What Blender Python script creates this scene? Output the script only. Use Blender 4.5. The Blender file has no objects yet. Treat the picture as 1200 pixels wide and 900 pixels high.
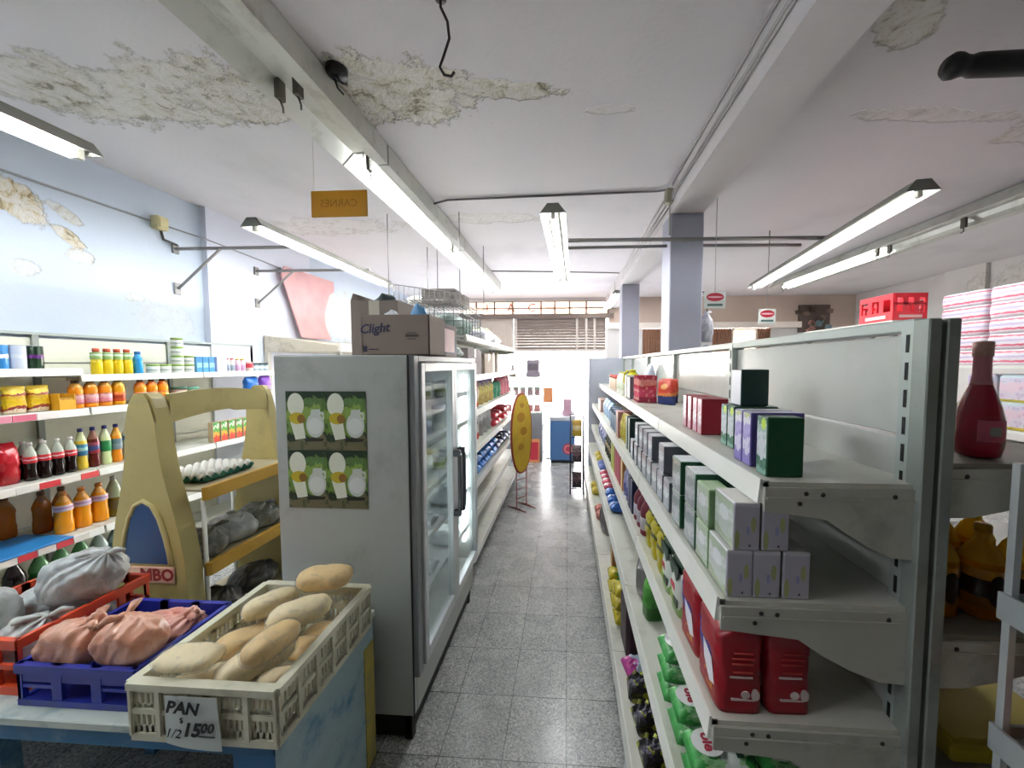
import bpy, bmesh, math, random
from mathutils import Vector, Matrix, Euler, noise
PI = math.pi
R = random.Random(11)
SC = bpy.context.scene
COL = SC.collection

# ------------------------------------------------------------------ materials
def lin(h):
    if isinstance(h, (tuple, list)):
        return (h[0], h[1], h[2], 1.0)
    h = h.lstrip('#')
    c = [int(h[i:i + 2], 16) / 255.0 for i in (0, 2, 4)]
    return tuple([(x / 12.92 if x <= .04045 else ((x + .055) / 1.055) ** 2.4) for x in c] + [1.0])

def newmat(name):
    m = bpy.data.materials.new(name)
    m.use_nodes = True
    nt = m.node_tree
    b = nt.nodes['Principled BSDF']
    return m, nt, b

def nd(nt, typ, **kw):
    n = nt.nodes.new(typ)
    for k, v in kw.items():
        setattr(n, k, v)
    return n

def mixc(nt, fac, a, b, blend='MIX'):
    n = nd(nt, 'ShaderNodeMix', data_type='RGBA', blend_type=blend)
    for sock, v in ((n.inputs[0], fac), (n.inputs[6], a), (n.inputs[7], b)):
        if isinstance(v, bpy.types.NodeSocket):
            nt.links.new(v, sock)
        elif isinstance(v, (int, float)):
            sock.default_value = v
        else:
            sock.default_value = lin(v) if isinstance(v, str) else v
    return n.outputs[2]

def mth(nt, op, a, b=0.0, c=0.0, clamp=False):
    n = nd(nt, 'ShaderNodeMath', operation=op)
    n.use_clamp = clamp
    for i, v in enumerate((a, b, c)):
        if isinstance(v, bpy.types.NodeSocket):
            nt.links.new(v, n.inputs[i])
        else:
            n.inputs[i].default_value = v
    return n.outputs[0]

def noisen(nt, vec, scale, detail=3, rough=.55, dist=0.0):
    n = nd(nt, 'ShaderNodeTexNoise')
    n.inputs['Scale'].default_value = scale
    n.inputs['Detail'].default_value = detail
    n.inputs['Roughness'].default_value = rough
    n.inputs['Distortion'].default_value = dist
    if vec is not None:
        nt.links.new(vec, n.inputs['Vector'])
    return n.outputs[0]

def ramp(nt, fac, stops, interp='LINEAR'):
    n = nd(nt, 'ShaderNodeValToRGB')
    n.color_ramp.interpolation = interp
    e = n.color_ramp.elements
    while len(e) < len(stops):
        e.new(.5)
    for i, (p, c) in enumerate(stops):
        e[i].position = p
        e[i].color = lin(c) if not isinstance(c, (int, float)) else (c, c, c, 1)
    nt.links.new(fac, n.inputs[0])
    return n.outputs[0]

def sstep(nt, v, a, b):
    n = nd(nt, 'ShaderNodeMapRange', interpolation_type='SMOOTHSTEP')
    nt.links.new(v, n.inputs[0])
    n.inputs[1].default_value = a
    n.inputs[2].default_value = b
    return n.outputs[0]

_MC = {}
def mat(col, rough=.5, metal=0.0, var=.08, vs=8.0, bump=0.0, bs=60.0, trans=0.0, alpha=1.0, coat=0.0, emit=0.0, dirt=None, da=.5, ds=5.0, ior=None):
    """plain surface: a colour with a little uneven tone, optional dirt blotches and grain"""
    key = (col, rough, metal, var, vs, bump, bs, trans, alpha, coat, emit, dirt, da, ds)
    if key in _MC:
        return _MC[key]
    m, nt, b = newmat('surface')
    tc = nd(nt, 'ShaderNodeTexCoord').outputs['Object']
    c = lin(col)
    f = noisen(nt, tc, vs, 3)
    dk = tuple([x * (1 - var) for x in c[:3]] + [1])
    lt = tuple([min(1, x * (1 + var)) for x in c[:3]] + [1])
    o = mixc(nt, f, dk, lt)
    if dirt:
        d = noisen(nt, tc, ds, 5, .65)
        d = mth(nt, 'MULTIPLY', sstep(nt, d, .5, .72), da)
        o = mixc(nt, d, o, dirt)
    nt.links.new(o, b.inputs['Base Color'])
    b.inputs['Roughness'].default_value = rough
    b.inputs['Metallic'].default_value = metal
    b.inputs['Transmission Weight'].default_value = trans
    b.inputs['Alpha'].default_value = alpha
    b.inputs['Coat Weight'].default_value = coat
    if ior:
        b.inputs['IOR'].default_value = ior
    if emit:
        b.inputs['Emission Color'].default_value = c
        b.inputs['Emission Strength'].default_value = emit
    if bump:
        bn = nd(nt, 'ShaderNodeBump')
        bn.inputs['Strength'].default_value = bump
        bn.inputs['Distance'].default_value = .01
        nt.links.new(noisen(nt, tc, bs, 4), bn.inputs['Height'])
        nt.links.new(bn.outputs[0], b.inputs['Normal'])
    _MC[key] = m
    return m

def pack(stops, spots=(), speck=None, rough=.35, dist=.0, dscale=3.0, axis='Z', sp_amt=.6, sp_scale=9.0, bump=0.0, seed=0.0, metal=0.0):
    """printed packaging: colour bands up the pack, round motifs, small print"""
    key = ('p', tuple(stops), tuple(spots), speck, rough, dist, dscale, axis, sp_amt, sp_scale, bump, seed)
    if key in _MC:
        return _MC[key]
    m, nt, b = newmat('printed_pack')
    g = nd(nt, 'ShaderNodeTexCoord').outputs['Generated']
    mp = nd(nt, 'ShaderNodeMapping')
    mp.inputs['Location'].default_value = (seed, seed * 1.7, seed * .6)
    nt.links.new(g, mp.inputs[0])
    sep = nd(nt, 'ShaderNodeSeparateXYZ')
    nt.links.new(g, sep.inputs[0])
    ax = {'X': sep.outputs[0], 'Y': sep.outputs[1], 'Z': sep.outputs[2]}
    v = ax[axis]
    if dist:
        n0 = noisen(nt, mp.outputs[0], dscale, 2)
        v = mth(nt, 'ADD', v, mth(nt, 'MULTIPLY', mth(nt, 'SUBTRACT', n0, .5), dist))
    o = ramp(nt, v, stops, 'CONSTANT')
    if speck:
        w = nd(nt, 'ShaderNodeTexVoronoi')
        w.inputs['Scale'].default_value = sp_scale
        nt.links.new(mp.outputs[0], w.inputs['Vector'])
        f = mth(nt, 'MULTIPLY', mth(nt, 'LESS_THAN', w.outputs['Distance'], .33), sp_amt)
        o = mixc(nt, f, o, speck)
    for (a, cu, cz, ru, rz, col) in spots:
        du = mth(nt, 'DIVIDE', mth(nt, 'SUBTRACT', ax[a], cu), ru)
        dz = mth(nt, 'DIVIDE', mth(nt, 'SUBTRACT', ax['Z'], cz), rz)
        r2 = mth(nt, 'ADD', mth(nt, 'MULTIPLY', du, du), mth(nt, 'MULTIPLY', dz, dz))
        o = mixc(nt, mth(nt, 'LESS_THAN', r2, 1.0), o, col)
    nt.links.new(o, b.inputs['Base Color'])
    b.inputs['Roughness'].default_value = rough
    b.inputs['Metallic'].default_value = metal
    if bump:
        bn = nd(nt, 'ShaderNodeBump')
        bn.inputs['Strength'].default_value = bump
        bn.inputs['Distance'].default_value = .01
        nt.links.new(noisen(nt, mp.outputs[0], 7, 4), bn.inputs['Height'])
        nt.links.new(bn.outputs[0], b.inputs['Normal'])
    _MC[key] = m
    return m

# ------------------------------------------------------------------ mesh builder
class MB:
    def __init__(s):
        s.bm = bmesh.new()
    def add(s, verts, faces, mi=0, smooth=False, mtx=None):
        bv = [s.bm.verts.new(mtx @ Vector(v) if mtx else v) for v in verts]
        for f in faces:
            try:
                fc = s.bm.faces.new([bv[i] for i in f])
                fc.material_index = mi
                fc.smooth = smooth
            except ValueError:
                pass
        return s
    def merge(s, t, mi=0, mtx=None, smooth=None):
        t.verts.ensure_lookup_table()
        t.verts.index_update()
        s.add([v.co.copy() for v in t.verts], [[v.index for v in f.verts] for f in t.faces], mi, bool(smooth), mtx)
        t.free()
        return s
    def box(s, x0, x1, y0, y1, z0, z1, mi=0, bev=0.0, seg=1, mtx=None):
        x0, x1 = sorted((x0, x1)); y0, y1 = sorted((y0, y1)); z0, z1 = sorted((z0, z1))
        vs = [(x0, y0, z0), (x1, y0, z0), (x1, y1, z0), (x0, y1, z0), (x0, y0, z1), (x1, y0, z1), (x1, y1, z1), (x0, y1, z1)]
        fs = [(3, 2, 1, 0), (4, 5, 6, 7), (0, 1, 5, 4), (1, 2, 6, 5), (2, 3, 7, 6), (3, 0, 4, 7)]
        if not bev:
            return s.add(vs, fs, mi, False, mtx)
        t = bmesh.new()
        bv = [t.verts.new(v) for v in vs]
        for f in fs:
            t.faces.new([bv[i] for i in f])
        bmesh.ops.bevel(t, geom=t.edges[:], offset=bev, segments=seg, affect='EDGES', profile=.5)
        return s.merge(t, mi, mtx)
    def lathe(s, prof, n=18, mi=0, mtx=None, close=True, mis=None):
        vs, fs = [], []
        for r, z in prof:
            for k in range(n):
                a = 2 * PI * k / n
                vs.append((r * math.cos(a), r * math.sin(a), z))
        m = len(prof)
        bv = [s.bm.verts.new(mtx @ Vector(v) if mtx else v) for v in vs]
        def F(ix, i):
            try:
                f = s.bm.faces.new([bv[q] for q in ix])
                f.smooth = True
                f.material_index = mis[i] if mis else mi
            except ValueError:
                pass
        for i in range(m - 1):
            for k in range(n):
                F((i * n + k, i * n + (k + 1) % n, (i + 1) * n + (k + 1) % n, (i + 1) * n + k), i)
        if close:
            F([k for k in range(n)][::-1], 0)
            F([(m - 1) * n + k for k in range(n)], m - 2)
        return s
    def tube(s, pts, r, seg=6, mi=0, closed=False, cap=True):
        P = [Vector(p) for p in pts]
        n = len(P)
        if n < 2:
            return s
        rings = []
        up = None
        for i in range(n):
            if closed:
                d = P[(i + 1) % n] - P[i - 1]
            else:
                d = P[min(i + 1, n - 1)] - P[max(i - 1, 0)]
            d.normalize()
            if up is None:
                up = Vector((0, 0, 1)) if abs(d.z) < .9 else Vector((1, 0, 0))
            u = up - d * up.dot(d)
            if u.length < 1e-4:
                u = Vector((0, 1, 0)) - d * d.y
            u.normalize()
            w = d.cross(u)
            up = u
            rr = r[i] if isinstance(r, (list, tuple)) else r
            rings.append([s.bm.verts.new(P[i] + (u * math.cos(2 * PI * k / seg) + w * math.sin(2 * PI * k / seg)) * rr) for k in range(seg)])
        m = n if closed else n - 1
        for i in range(m):
            a, b = rings[i], rings[(i + 1) % n]
            for k in range(seg):
                f = s.bm.faces.new((a[k], a[(k + 1) % seg], b[(k + 1) % seg], b[k]))
                f.smooth = True
                f.material_index = mi
        if cap and not closed:
            for rg in (rings[0][::-1], rings[-1]):
                f = s.bm.faces.new(rg)
                f.material_index = mi
        return s
    def prism(s, poly, axis, a, b, mi=0, mtx=None):
        """poly: 2D outline; axis X: (y,z), Y: (x,z), Z: (x,y); from a to b along the axis"""
        def V(p, t):
            return {'X': (t, p[0], p[1]), 'Y': (p[0], t, p[1]), 'Z': (p[0], p[1], t)}[axis]
        n = len(poly)
        vs = [V(p, a) for p in poly] + [V(p, b) for p in poly]
        fs = [tuple(range(n)), tuple(range(2 * n - 1, n - 1, -1))]
        fs += [(i, i + n, (i + 1) % n + n, (i + 1) % n) for i in range(n)]
        return s.add(vs, fs, mi, False, mtx)
    def grid(s, fn, nu, nv, mi=0, wrap_u=False, smooth=True, flip=False):
        vs = [fn(i / (nu if wrap_u else nu - 1), j / (nv - 1)) for j in range(nv) for i in range(nu)]
        fs = []
        for j in range(nv - 1):
            for i in range(nu if wrap_u else nu - 1):
                q = (j * nu + i, j * nu + (i + 1) % nu, (j + 1) * nu + (i + 1) % nu, (j + 1) * nu + i)
                fs.append(q[::-1] if flip else q)
        return s.add(vs, fs, mi, smooth)
    def text(s, string, size, mtx, mi=0, ext=.0006, align='CENTER', bold=0.0, shear=0.0):
        cu = bpy.data.curves.new('lettering', 'FONT')
        cu.body = string
        cu.size = size
        cu.extrude = ext
        cu.align_x = align
        cu.align_y = 'CENTER'
        cu.offset = bold
        cu.shear = shear
        cu.resolution_u = 2
        ob = bpy.data.objects.new('lettering', cu)
        COL.objects.link(ob)
        dg = bpy.context.evaluated_depsgraph_get()
        dg.update()
        me = bpy.data.meshes.new_from_object(ob.evaluated_get(dg))
        s.add([v.co.copy() for v in me.vertices], [list(p.vertices) for p in me.polygons], mi, False, mtx)
        bpy.data.objects.remove(ob)
        bpy.data.meshes.remove(me)
        bpy.data.curves.remove(cu)
        return s
    def build(s, name, mats, parent=None, loc=None, rz=0.0, recalc=True):
        if recalc:
            bmesh.ops.recalc_face_normals(s.bm, faces=s.bm.faces[:])
        me = bpy.data.meshes.new(name)
        s.bm.to_mesh(me)
        s.bm.free()
        for m in (mats if isinstance(mats, (list, tuple)) else [mats]):
            me.materials.append(m)
        o = bpy.data.objects.new(name, me)
        COL.objects.link(o)
        if parent is not None:
            o.parent = parent
        if loc is not None:
            o.location = loc
        o.rotation_euler.z = rz
        return o

def frame_mtx(origin, right, up):
    """matrix placing text: local x along right, local y along up"""
    r = Vector(right).normalized(); u = Vector(up).normalized()
    n = r.cross(u)
    m = Matrix(((r.x, u.x, n.x, origin[0]), (r.y, u.y, n.y, origin[1]), (r.z, u.z, n.z, origin[2]), (0, 0, 0, 1)))
    return m

def tag(o, label, cat, group=None):
    o['label'] = label
    o['category'] = cat
    if group:
        o['group'] = group
    return o

def empty(name, loc=(0, 0, 0), rz=0.0):
    o = bpy.data.objects.new(name, None)
    o.empty_display_size = .05
    COL.objects.link(o)
    o.location = loc
    o.rotation_euler.z = rz
    return o

def struct(o):
    o['kind'] = 'structure'
    return o

def dup(o, parent=None):
    c = o.copy()
    COL.objects.link(c)
    if parent is not None:
        c.parent = parent
    for ch in list(o.children):
        dup(ch, c)
    return c

# ------------------------------------------------------------------ goods register: labels are written at the end
ORD = 'first second third fourth fifth sixth seventh eighth ninth tenth eleventh twelfth thirteenth fourteenth fifteenth sixteenth seventeenth eighteenth nineteenth twentieth'.split()
ORD += ['twenty-' + w for w in ORD[:9]] + ['thirtieth'] + ['thirty-' + w for w in ORD[:9]]
REG = []
FRONT = {}
class Kind:
    def __init__(s, fn, desc, cat, plural, lie=False):
        s.fn, s.desc, s.cat, s.plural = fn, desc, cat, plural
        s.first = None
    def get(s):
        if s.first is None:
            s.first = s.fn()
            return s.first
        return dup(s.first)

def put(kind, x, y, z, rz=0.0, where='', end='', key=None, lvl='', scale=None, tilt=None):
    o = kind.get()
    o.location = (x, y, z)
    o.rotation_euler = (tilt[0], tilt[1], rz) if tilt else (0, 0, rz)
    xf = FRONT.get(where)
    if xf is not None:
        c, sn = math.cos(rz), math.sin(rz)
        lo = min(c * v[0] - sn * v[1] for q in [o] + list(o.children) if q.type == 'MESH' for v in q.bound_box) + x
        if lo < xf + .019:
            o.location.x += xf + .019 - lo
    if scale:
        o.scale = (scale,) * 3 if isinstance(scale, (int, float)) else scale
    REG.append((o, kind, where, end, y if key is None else key, lvl))
    return o

def finish_labels():
    fam = {}
    for r in REG:
        fam.setdefault((r[1].desc, r[2]), []).append(r)
    for (desc, where), rs in fam.items():
        lv = {}
        for r in rs:
            lv.setdefault(r[5], []).append(r)
        for l, q in lv.items():
            q.sort(key=lambda r: r[4])
            for i, r in enumerate(q):
                t = [desc]
                if len(q) > 1:
                    t.append(ORD[i] + ' ' + r[3])
                if where:
                    t.append(where)
                if l and len(lv) > 1:
                    t.append(l)
                t = ', '.join(t)
                if len(t.replace(',', '').split()) > 16:
                    print('LONG', len(t.split()), t)
                tag(r[0], t, r[1].cat, (r[1].plural + ', ' + where) if where else r[1].plural)

def settle(o, others, step=.003, lim=80):
    """lift a piece until it touches nothing that lies below it"""
    from mathutils.bvhtree import BVHTree
    def tree(r):
        vs, ps = [], []
        for q in [r] + list(r.children_recursive):
            if q.type != 'MESH':
                continue
            mw = q.matrix_world
            k = len(vs)
            vs += [mw @ v.co for v in q.data.vertices]
            ps += [tuple(k + i for i in p.vertices) for p in q.data.polygons]
        return BVHTree.FromPolygons(vs, ps)
    bpy.context.view_layer.update()
    T = [tree(q) for q in others]
    for i in range(lim):
        bpy.context.view_layer.update()
        t = tree(o)
        if not any(t.overlap(q) for q in T):
            return
        o.location.z += step

def glow_through(col, rough=.1, amt=.65, var=.15):
    """coloured liquid that lets light through"""
    m, nt, b = newmat('clear_liquid')
    tc = nd(nt, 'ShaderNodeTexCoord').outputs['Object']
    c = lin(col)
    o = mixc(nt, noisen(nt, tc, 12, 2), tuple([x * (1 - var) for x in c[:3]] + [1]), tuple([min(1, x * (1 + var)) for x in c[:3]] + [1]))
    t = nd(nt, 'ShaderNodeBsdfTranslucent'); mx = nd(nt, 'ShaderNodeMixShader')
    nt.links.new(o, t.inputs[0]); nt.links.new(o, b.inputs['Base Color'])
    b.inputs['Roughness'].default_value = rough
    mx.inputs[0].default_value = amt
    nt.links.new(b.outputs[0], mx.inputs[1]); nt.links.new(t.outputs[0], mx.inputs[2])
    nt.links.new(mx.outputs[0], nt.nodes['Material Output'].inputs[0])
    return m
TUBE = 54.0
WORLD = 15.0
EXPOSURE = 0.72
FRFILL = 14.0  # strength of the tubes added inside the fridge
# ================================================================== SETTING
ZC = 3.64
def peel(nt, tc, base, patches, under=('#cfc9b8', '#9a927c', '#6e6857'), grime=.10, eg=.8):
    """old paint: broad grime plus flaked patches (x, y, rx, ry, turn) in the plane given by the two axes"""
    out = base
    g = noisen(nt, tc, .55, 4, .6)
    out = mixc(nt, mth(nt, 'MULTIPLY', sstep(nt, g, .5, .75), grime * 3), out, '#9b979b')
    hts = None
    sep = nd(nt, 'ShaderNodeSeparateXYZ')
    nt.links.new(tc, sep.inputs[0])
    flake = noisen(nt, tc, 9, 6, .72, .6)
    warp = noisen(nt, tc, 3.2, 5, .7)
    for (ua, va, cx, cy, rx, ry, an, amt) in patches:
        u = mth(nt, 'SUBTRACT', sep.outputs[ua], cx)
        v = mth(nt, 'SUBTRACT', sep.outputs[va], cy)
        ca, sa = math.cos(an), math.sin(an)
        p = mth(nt, 'ADD', mth(nt, 'MULTIPLY', u, ca), mth(nt, 'MULTIPLY', v, sa))
        q = mth(nt, 'SUBTRACT', mth(nt, 'MULTIPLY', v, ca), mth(nt, 'MULTIPLY', u, sa))
        p = mth(nt, 'DIVIDE', p, rx); q = mth(nt, 'DIVIDE', q, ry)
        d = mth(nt, 'SQRT', mth(nt, 'ADD', mth(nt, 'MULTIPLY', p, p), mth(nt, 'MULTIPLY', q, q)))
        d = mth(nt, 'ADD', d, mth(nt, 'MULTIPLY', mth(nt, 'SUBTRACT', warp, .5), 2.2))
        m = mth(nt, 'MULTIPLY', sstep(nt, d, 1.0, .82), amt)
        c = ramp(nt, flake, [(.30, under[2]), (.38, under[1]), (.44, under[0]), (.52, '#dedad2'), (.64, '#e6e2dc'), (.68, under[1]), (.74, under[0])])
        edge = mth(nt, 'MULTIPLY', sstep(nt, mth(nt, 'ABSOLUTE', mth(nt, 'SUBTRACT', d, .88)), .16, .02), amt * eg)
        out = mixc(nt, mth(nt, 'MULTIPLY', edge, sstep(nt, flake, .35, .6)), out, under[2])
        out = mixc(nt, m, out, c)
        h = mth(nt, 'MULTIPLY', m, mth(nt, 'SUBTRACT', flake, .9))
        hts = h if hts is None else mth(nt, 'ADD', hts, h)
    return out, hts

def paint(name, col, patches, rough=.8, under=None, grime=.10, bump=.9, spots=()):
    m, nt, b = newmat(name)
    tc = nd(nt, 'ShaderNodeTexCoord').outputs['Object']
    c = lin(col)
    o = mixc(nt, noisen(nt, tc, 1.3, 4), tuple([x * .9 for x in c[:3]] + [1]), c)
    kw = {'under': under} if under else {}
    o, h = peel(nt, tc, o, patches, grime=grime, eg=.35 if under else .8, **kw)
    nt.links.new(o, b.inputs['Base Color'])
    b.inputs['Roughness'].default_value = rough
    bn = nd(nt, 'ShaderNodeBump')
    bn.inputs['Strength'].default_value = bump
    bn.inputs['Distance'].default_value = .03
    for (cx, cy, rx, ry) in spots:
        mp = nd(nt, 'ShaderNodeMapping')
        mp.vector_type = 'POINT'
        mp.inputs['Location'].default_value = (-cx / rx, -cy / ry, 0)
        mp.inputs['Scale'].default_value = (1 / rx, 1 / ry, 0)
        nt.links.new(tc, mp.inputs[0])
        ln = nd(nt, 'ShaderNodeVectorMath', operation='LENGTH')
        nt.links.new(mp.outputs[0], ln.inputs[0])
        dd = mth(nt, 'ADD', ln.outputs['Value'], mth(nt, 'MULTIPLY', noisen(nt, tc, 7, 4), .8))
        o = mixc(nt, mth(nt, 'MULTIPLY', sstep(nt, dd, 1.3, .4), .6), o, '#5d5a58')
    fine = mth(nt, 'MULTIPLY', noisen(nt, tc, 30, 4), .06)
    nt.links.new(mth(nt, 'ADD', h, fine) if h is not None else fine, bn.inputs['Height'])
    nt.links.new(bn.outputs[0], b.inputs['Normal'])
    return m

M_ceil = paint('ceiling_paint', '#e4e0e2', [
    (0, 1, -1.10, 2.45, .52, .30, .08, 1.0), (0, 1, -.42, 2.47, .42, .09, .12, 1.0), (0, 1, -1.42, 2.52, .3, .25, 0, .8),
    (0, 1, -2.75, 2.40, .85, .30, -.1, .8), (0, 1, -2.2, 2.46, .5, .2, .1, .9), (0, 1, -3.45, 2.2, .5, .25, 0, .7),
    (0, 1, 1.76, 2.12, .26, .12, .5, .8), (0, 1, -1.0, 4.55, .75, .16, 0, .4), (0, 1, -3.0, 4.7, .9, .3, 0, .35),
    (0, 1, 3.6, 3.1, .35, .2, 0, .5), (0, 1, 2.6, 2.9, .6, .08, .1, .35), (0, 1, 4.2, 2.9, .3, .3, 0, .4), (0, 1, .3, 2.7, .2, .05, 0, .4)], spots=((-1.38, 3.40, .16, .12), (-1.36, 6.0, .12, .3), (-1.30, 4.75, .14, .2), (2.2, 2.75, .35, .2), (5.6, 4.2, .6, 1.4)))
M_wallL = paint('blue_wall_paint', '#d3deec', [
    (1, 2, 2.55, 3.12, .26, .15, -.5, 1.0), (1, 2, 2.2, 3.2, .2, .12, -.5, 1.0), (1, 2, 2.9, 2.92, .12, .05, -.6, .9), (1, 2, 2.95, 2.78, .10, .07, 0, .55),
    (1, 2, 2.65, 2.6, .08, .06, 0, .4), (1, 2, 3.35, 2.5, .08, .05, 0, .4), (1, 2, 2.9, 3.1, .14, .05, -.5, .5),
    (1, 2, 6.6, 2.7, .8, .5, 0, .45), (1, 2, 3.6, 2.3, .3, .2, 0, .22)], under=('#d3c8aa', '#b09e78', '#7d7257'), grime=.05)
M_wall = paint('old_white_paint', '#e2dedb', [(1, 2, 6.5, 3.2, .9, .3, 0, .35), (1, 2, 9.0, 2.8, .7, .5, 0, .35)], grime=.10)
M_beam = paint('beam_paint', '#e6e2e2', [(1, 2, 2.2, 3.5, .5, .04, 0, .35)], grime=.06)
M_col = mat('#b4b5c4', .6, var=.05, vs=3, bump=.1, bs=30)

def floor_mat():
    m, nt, b = newmat('terrazzo_tiles')
    tc = nd(nt, 'ShaderNodeTexCoord').outputs['Object']
    br = nd(nt, 'ShaderNodeTexBrick')
    br.offset = 0.0
    br.squash = 1.0
    for k, v in (('Scale', 1.0), ('Mortar Size', .0016), ('Mortar Smooth', .1), ('Bias', 0), ('Brick Width', .30), ('Row Height', .335)):
        br.inputs[k].default_value = v
    br.inputs['Color1'].default_value = (.9, .9, .9, 1)
    br.inputs['Color2'].default_value = (1.06, 1.06, 1.06, 1)
    mp = nd(nt, 'ShaderNodeMapping')
    mp.inputs['Location'].default_value = (0.0, .07, 0)
    nt.links.new(tc, mp.inputs[0]); nt.links.new(mp.outputs[0], br.inputs['Vector'])
    v = nd(nt, 'ShaderNodeTexVoronoi')
    v.inputs['Scale'].default_value = 150
    nt.links.new(tc, v.inputs['Vector'])
    sp = nd(nt, 'ShaderNodeSeparateColor')
    nt.links.new(v.outputs['Color'], sp.inputs[0])
    chips = ramp(nt, sp.outputs[0], [(0, '#63656a'), (.14, '#8f918f'), (.4, '#adafac'), (.65, '#c2c3c0'), (.86, '#dcdcd8')], 'CONSTANT')
    fine = noisen(nt, tc, 130, 2)
    o = mixc(nt, .35, chips, ramp(nt, fine, [(.3, '#8a8c8c'), (.7, '#cfcfcc')]))
    o = mixc(nt, 1.0, o, br.outputs['Color'], 'MULTIPLY')
    o = mixc(nt, mth(nt, 'MULTIPLY', br.outputs['Fac'], .75), o, '#2c2c2a')
    dirt = noisen(nt, tc, 1.1, 4, .6)
    o = mixc(nt, mth(nt, 'MULTIPLY', sstep(nt, dirt, .5, .8), .35), o, '#6f6f6a')
    nt.links.new(o, b.inputs['Base Color'])
    rg = mth(nt, 'ADD', mth(nt, 'MULTIPLY', noisen(nt, tc, 5, 4), .22), .16)
    nt.links.new(rg, b.inputs['Roughness'])
    return m

fl = MB(); fl.box(-4.35, 7.55, -2.65, 10.2, -.1, 0)
struct(fl.build('floor', floor_mat()))
b_ = MB(); b_.box(-4.35, 7.55, -2.65, 10.2, ZC, ZC + .12)
struct(b_.build('ceiling', M_ceil))
b_ = MB(); b_.box(-4.35, -4.19, -2.65, 10.2, 0, ZC)
struct(b_.build('wall_left', M_wallL))
b_ = MB(); b_.box(-4.19, -4.12, 4.03, 5.72, 0, ZC)
struct(b_.build('trim_1', mat('#dfe3ef', .8, var=.04, vs=2, bump=.1, bs=20)))
b_ = MB(); b_.box(7.4, 7.55, -2.65, 10.2, 0, ZC); b_.box(7.33, 7.4, 7.0, 7.7, 0, ZC)
struct(b_.build('wall_right', M_wall))
b_ = MB(); b_.box(-4.19, 7.4, -2.65, -2.5, 0, ZC)
struct(b_.build('wall_rear', mat('#6f675e', .7, var=.1, vs=2)))
# street wall with the open shop door
b_ = MB()
b_.box(-4.19, -2.45, 10, 10.15, 0, 3.08); b_.box(-4.19, -2.95, 10, 10.15, 3.08, ZC)
b_.box(1.10, 7.4, 10, 10.15, 2.83, ZC, mi=1)
b_.box(1.03, 2.0, 10, 10.15, 0, 2.83); b_.box(2.5, 3.82, 10, 10.15, 0, 2.83); b_.box(5.3, 7.4, 10, 10.15, 0, 2.83)
b_.box(2.0, 2.5, 10, 10.15, 0, 1.0); b_.box(3.82, 5.3, 10, 10.15, 0, 1.0)
b_.box(-2.95, 1.10, 10, 10.15, 3.56, ZC)
struct(b_.build('wall_front', [M_wall, mat('#d2bdae', .8, var=.08, vs=2)]))
b_ = MB(); b_.box(1.10, 6.0, 9.86, 10, 2.80, 2.95)
struct(b_.build('trim_2', mat('#f3e8dc', .6)))
b_ = MB(); b_.box(-2.95, 1.22, 9.86, 10.1, 3.08, 3.2)
struct(b_.build('trim_3', mat('#7a6a62', .6, dirt='#4a3f3a')))
# glazed transom over the door
M_frost, nt, bs_ = newmat('frosted_glass')
for n_ in list(nt.nodes):
    if n_.type != 'OUTPUT_MATERIAL':
        nt.nodes.remove(n_)
tr_ = nd(nt, 'ShaderNodeBsdfTranslucent'); df_ = nd(nt, 'ShaderNodeBsdfDiffuse'); mx_ = nd(nt, 'ShaderNodeMixShader')
tr_.inputs[0].default_value = lin('#e8dccf'); df_.inputs[0].default_value = lin('#e8dccf')
nt.links.new(noisen(nt, nd(nt, 'ShaderNodeTexCoord').outputs['Object'], 4, 2), mx_.inputs[0])
nt.links.new(tr_.outputs[0], mx_.inputs[1]); nt.links.new(df_.outputs[0], mx_.inputs[2])
nt.links.new(mx_.outputs[0], nt.nodes['Material Output'].inputs[0])
w1 = MB(); w1.box(-2.95, 1.10, 10.05, 10.06, 3.2, 3.56)
for (s_, x_) in (('A', -1.55), ('C', -.98), ('I', -2.2)):
    w1.text(s_, .32, frame_mtx((x_, 10.045, 3.38), (1, 0, 0), (0, 0, 1)), 1)
w1 = struct(w1.build('window_1', [M_frost, mat('#c4392f', .5)]))
f_ = MB()
for x_ in (-2.93, -2.5, -2.0, -1.5, -.72, -.35, .05, .5, 1.08):
    f_.box(x_ - .018, x_ + .018, 10.02, 10.09, 3.2, 3.56)
f_.box(-2.95, 1.10, 10.02, 10.09, 3.36, 3.385); f_.box(-2.95, 1.1, 10.02, 10.09, 3.545, 3.56)
f_.build('window_frame', mat('#8c7367', .6), w1)
# roller shutter, rolled up over the opening
s_ = MB()
n = 11
for i in range(n):
    z0 = 2.26 + i * .82 / n
    s_.prism([(9.97, z0), (9.955, z0 + .02), (9.955, z0 + .05), (9.975, z0 + .072), (10.0, z0 + .072), (10.0, z0)], 'X', -1.45, 1.02)
dr = struct(s_.build('door_1', mat('#84766d', .6, var=.15, vs=3)))
s_ = MB(); s_.box(-1.47, 1.03, 9.93, 10.0, 2.2, 2.26)
for x_ in (-1.4, .25, .5, .72):
    s_.box(x_ - .03, x_ + .03, 9.92, 9.955, 2.26, 3.08)
s_.build('shutter_rail', mat('#c9beb6', .5), dr)
s_ = MB(); s_.box(-2.45, -1.48, 9.97, 10.05, 2.24, 3.08)
for x_ in (-2.4, -2.05, -1.72, -1.5):
    s_.box(x_ - .03, x_ + .03, 9.94, 9.97, 2.24, 3.08)
struct(s_.build('trim_4', mat('#cdbfb2', .7)))
s_ = MB(); s_.box(-2.5, -2.45, 9.95, 10.15, 0, 2.24); s_.box(1.03, 1.08, 9.95, 10.15, 0, 2.24)
struct(s_.build('trim_5', mat('#dcd6d2', .6)))
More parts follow.
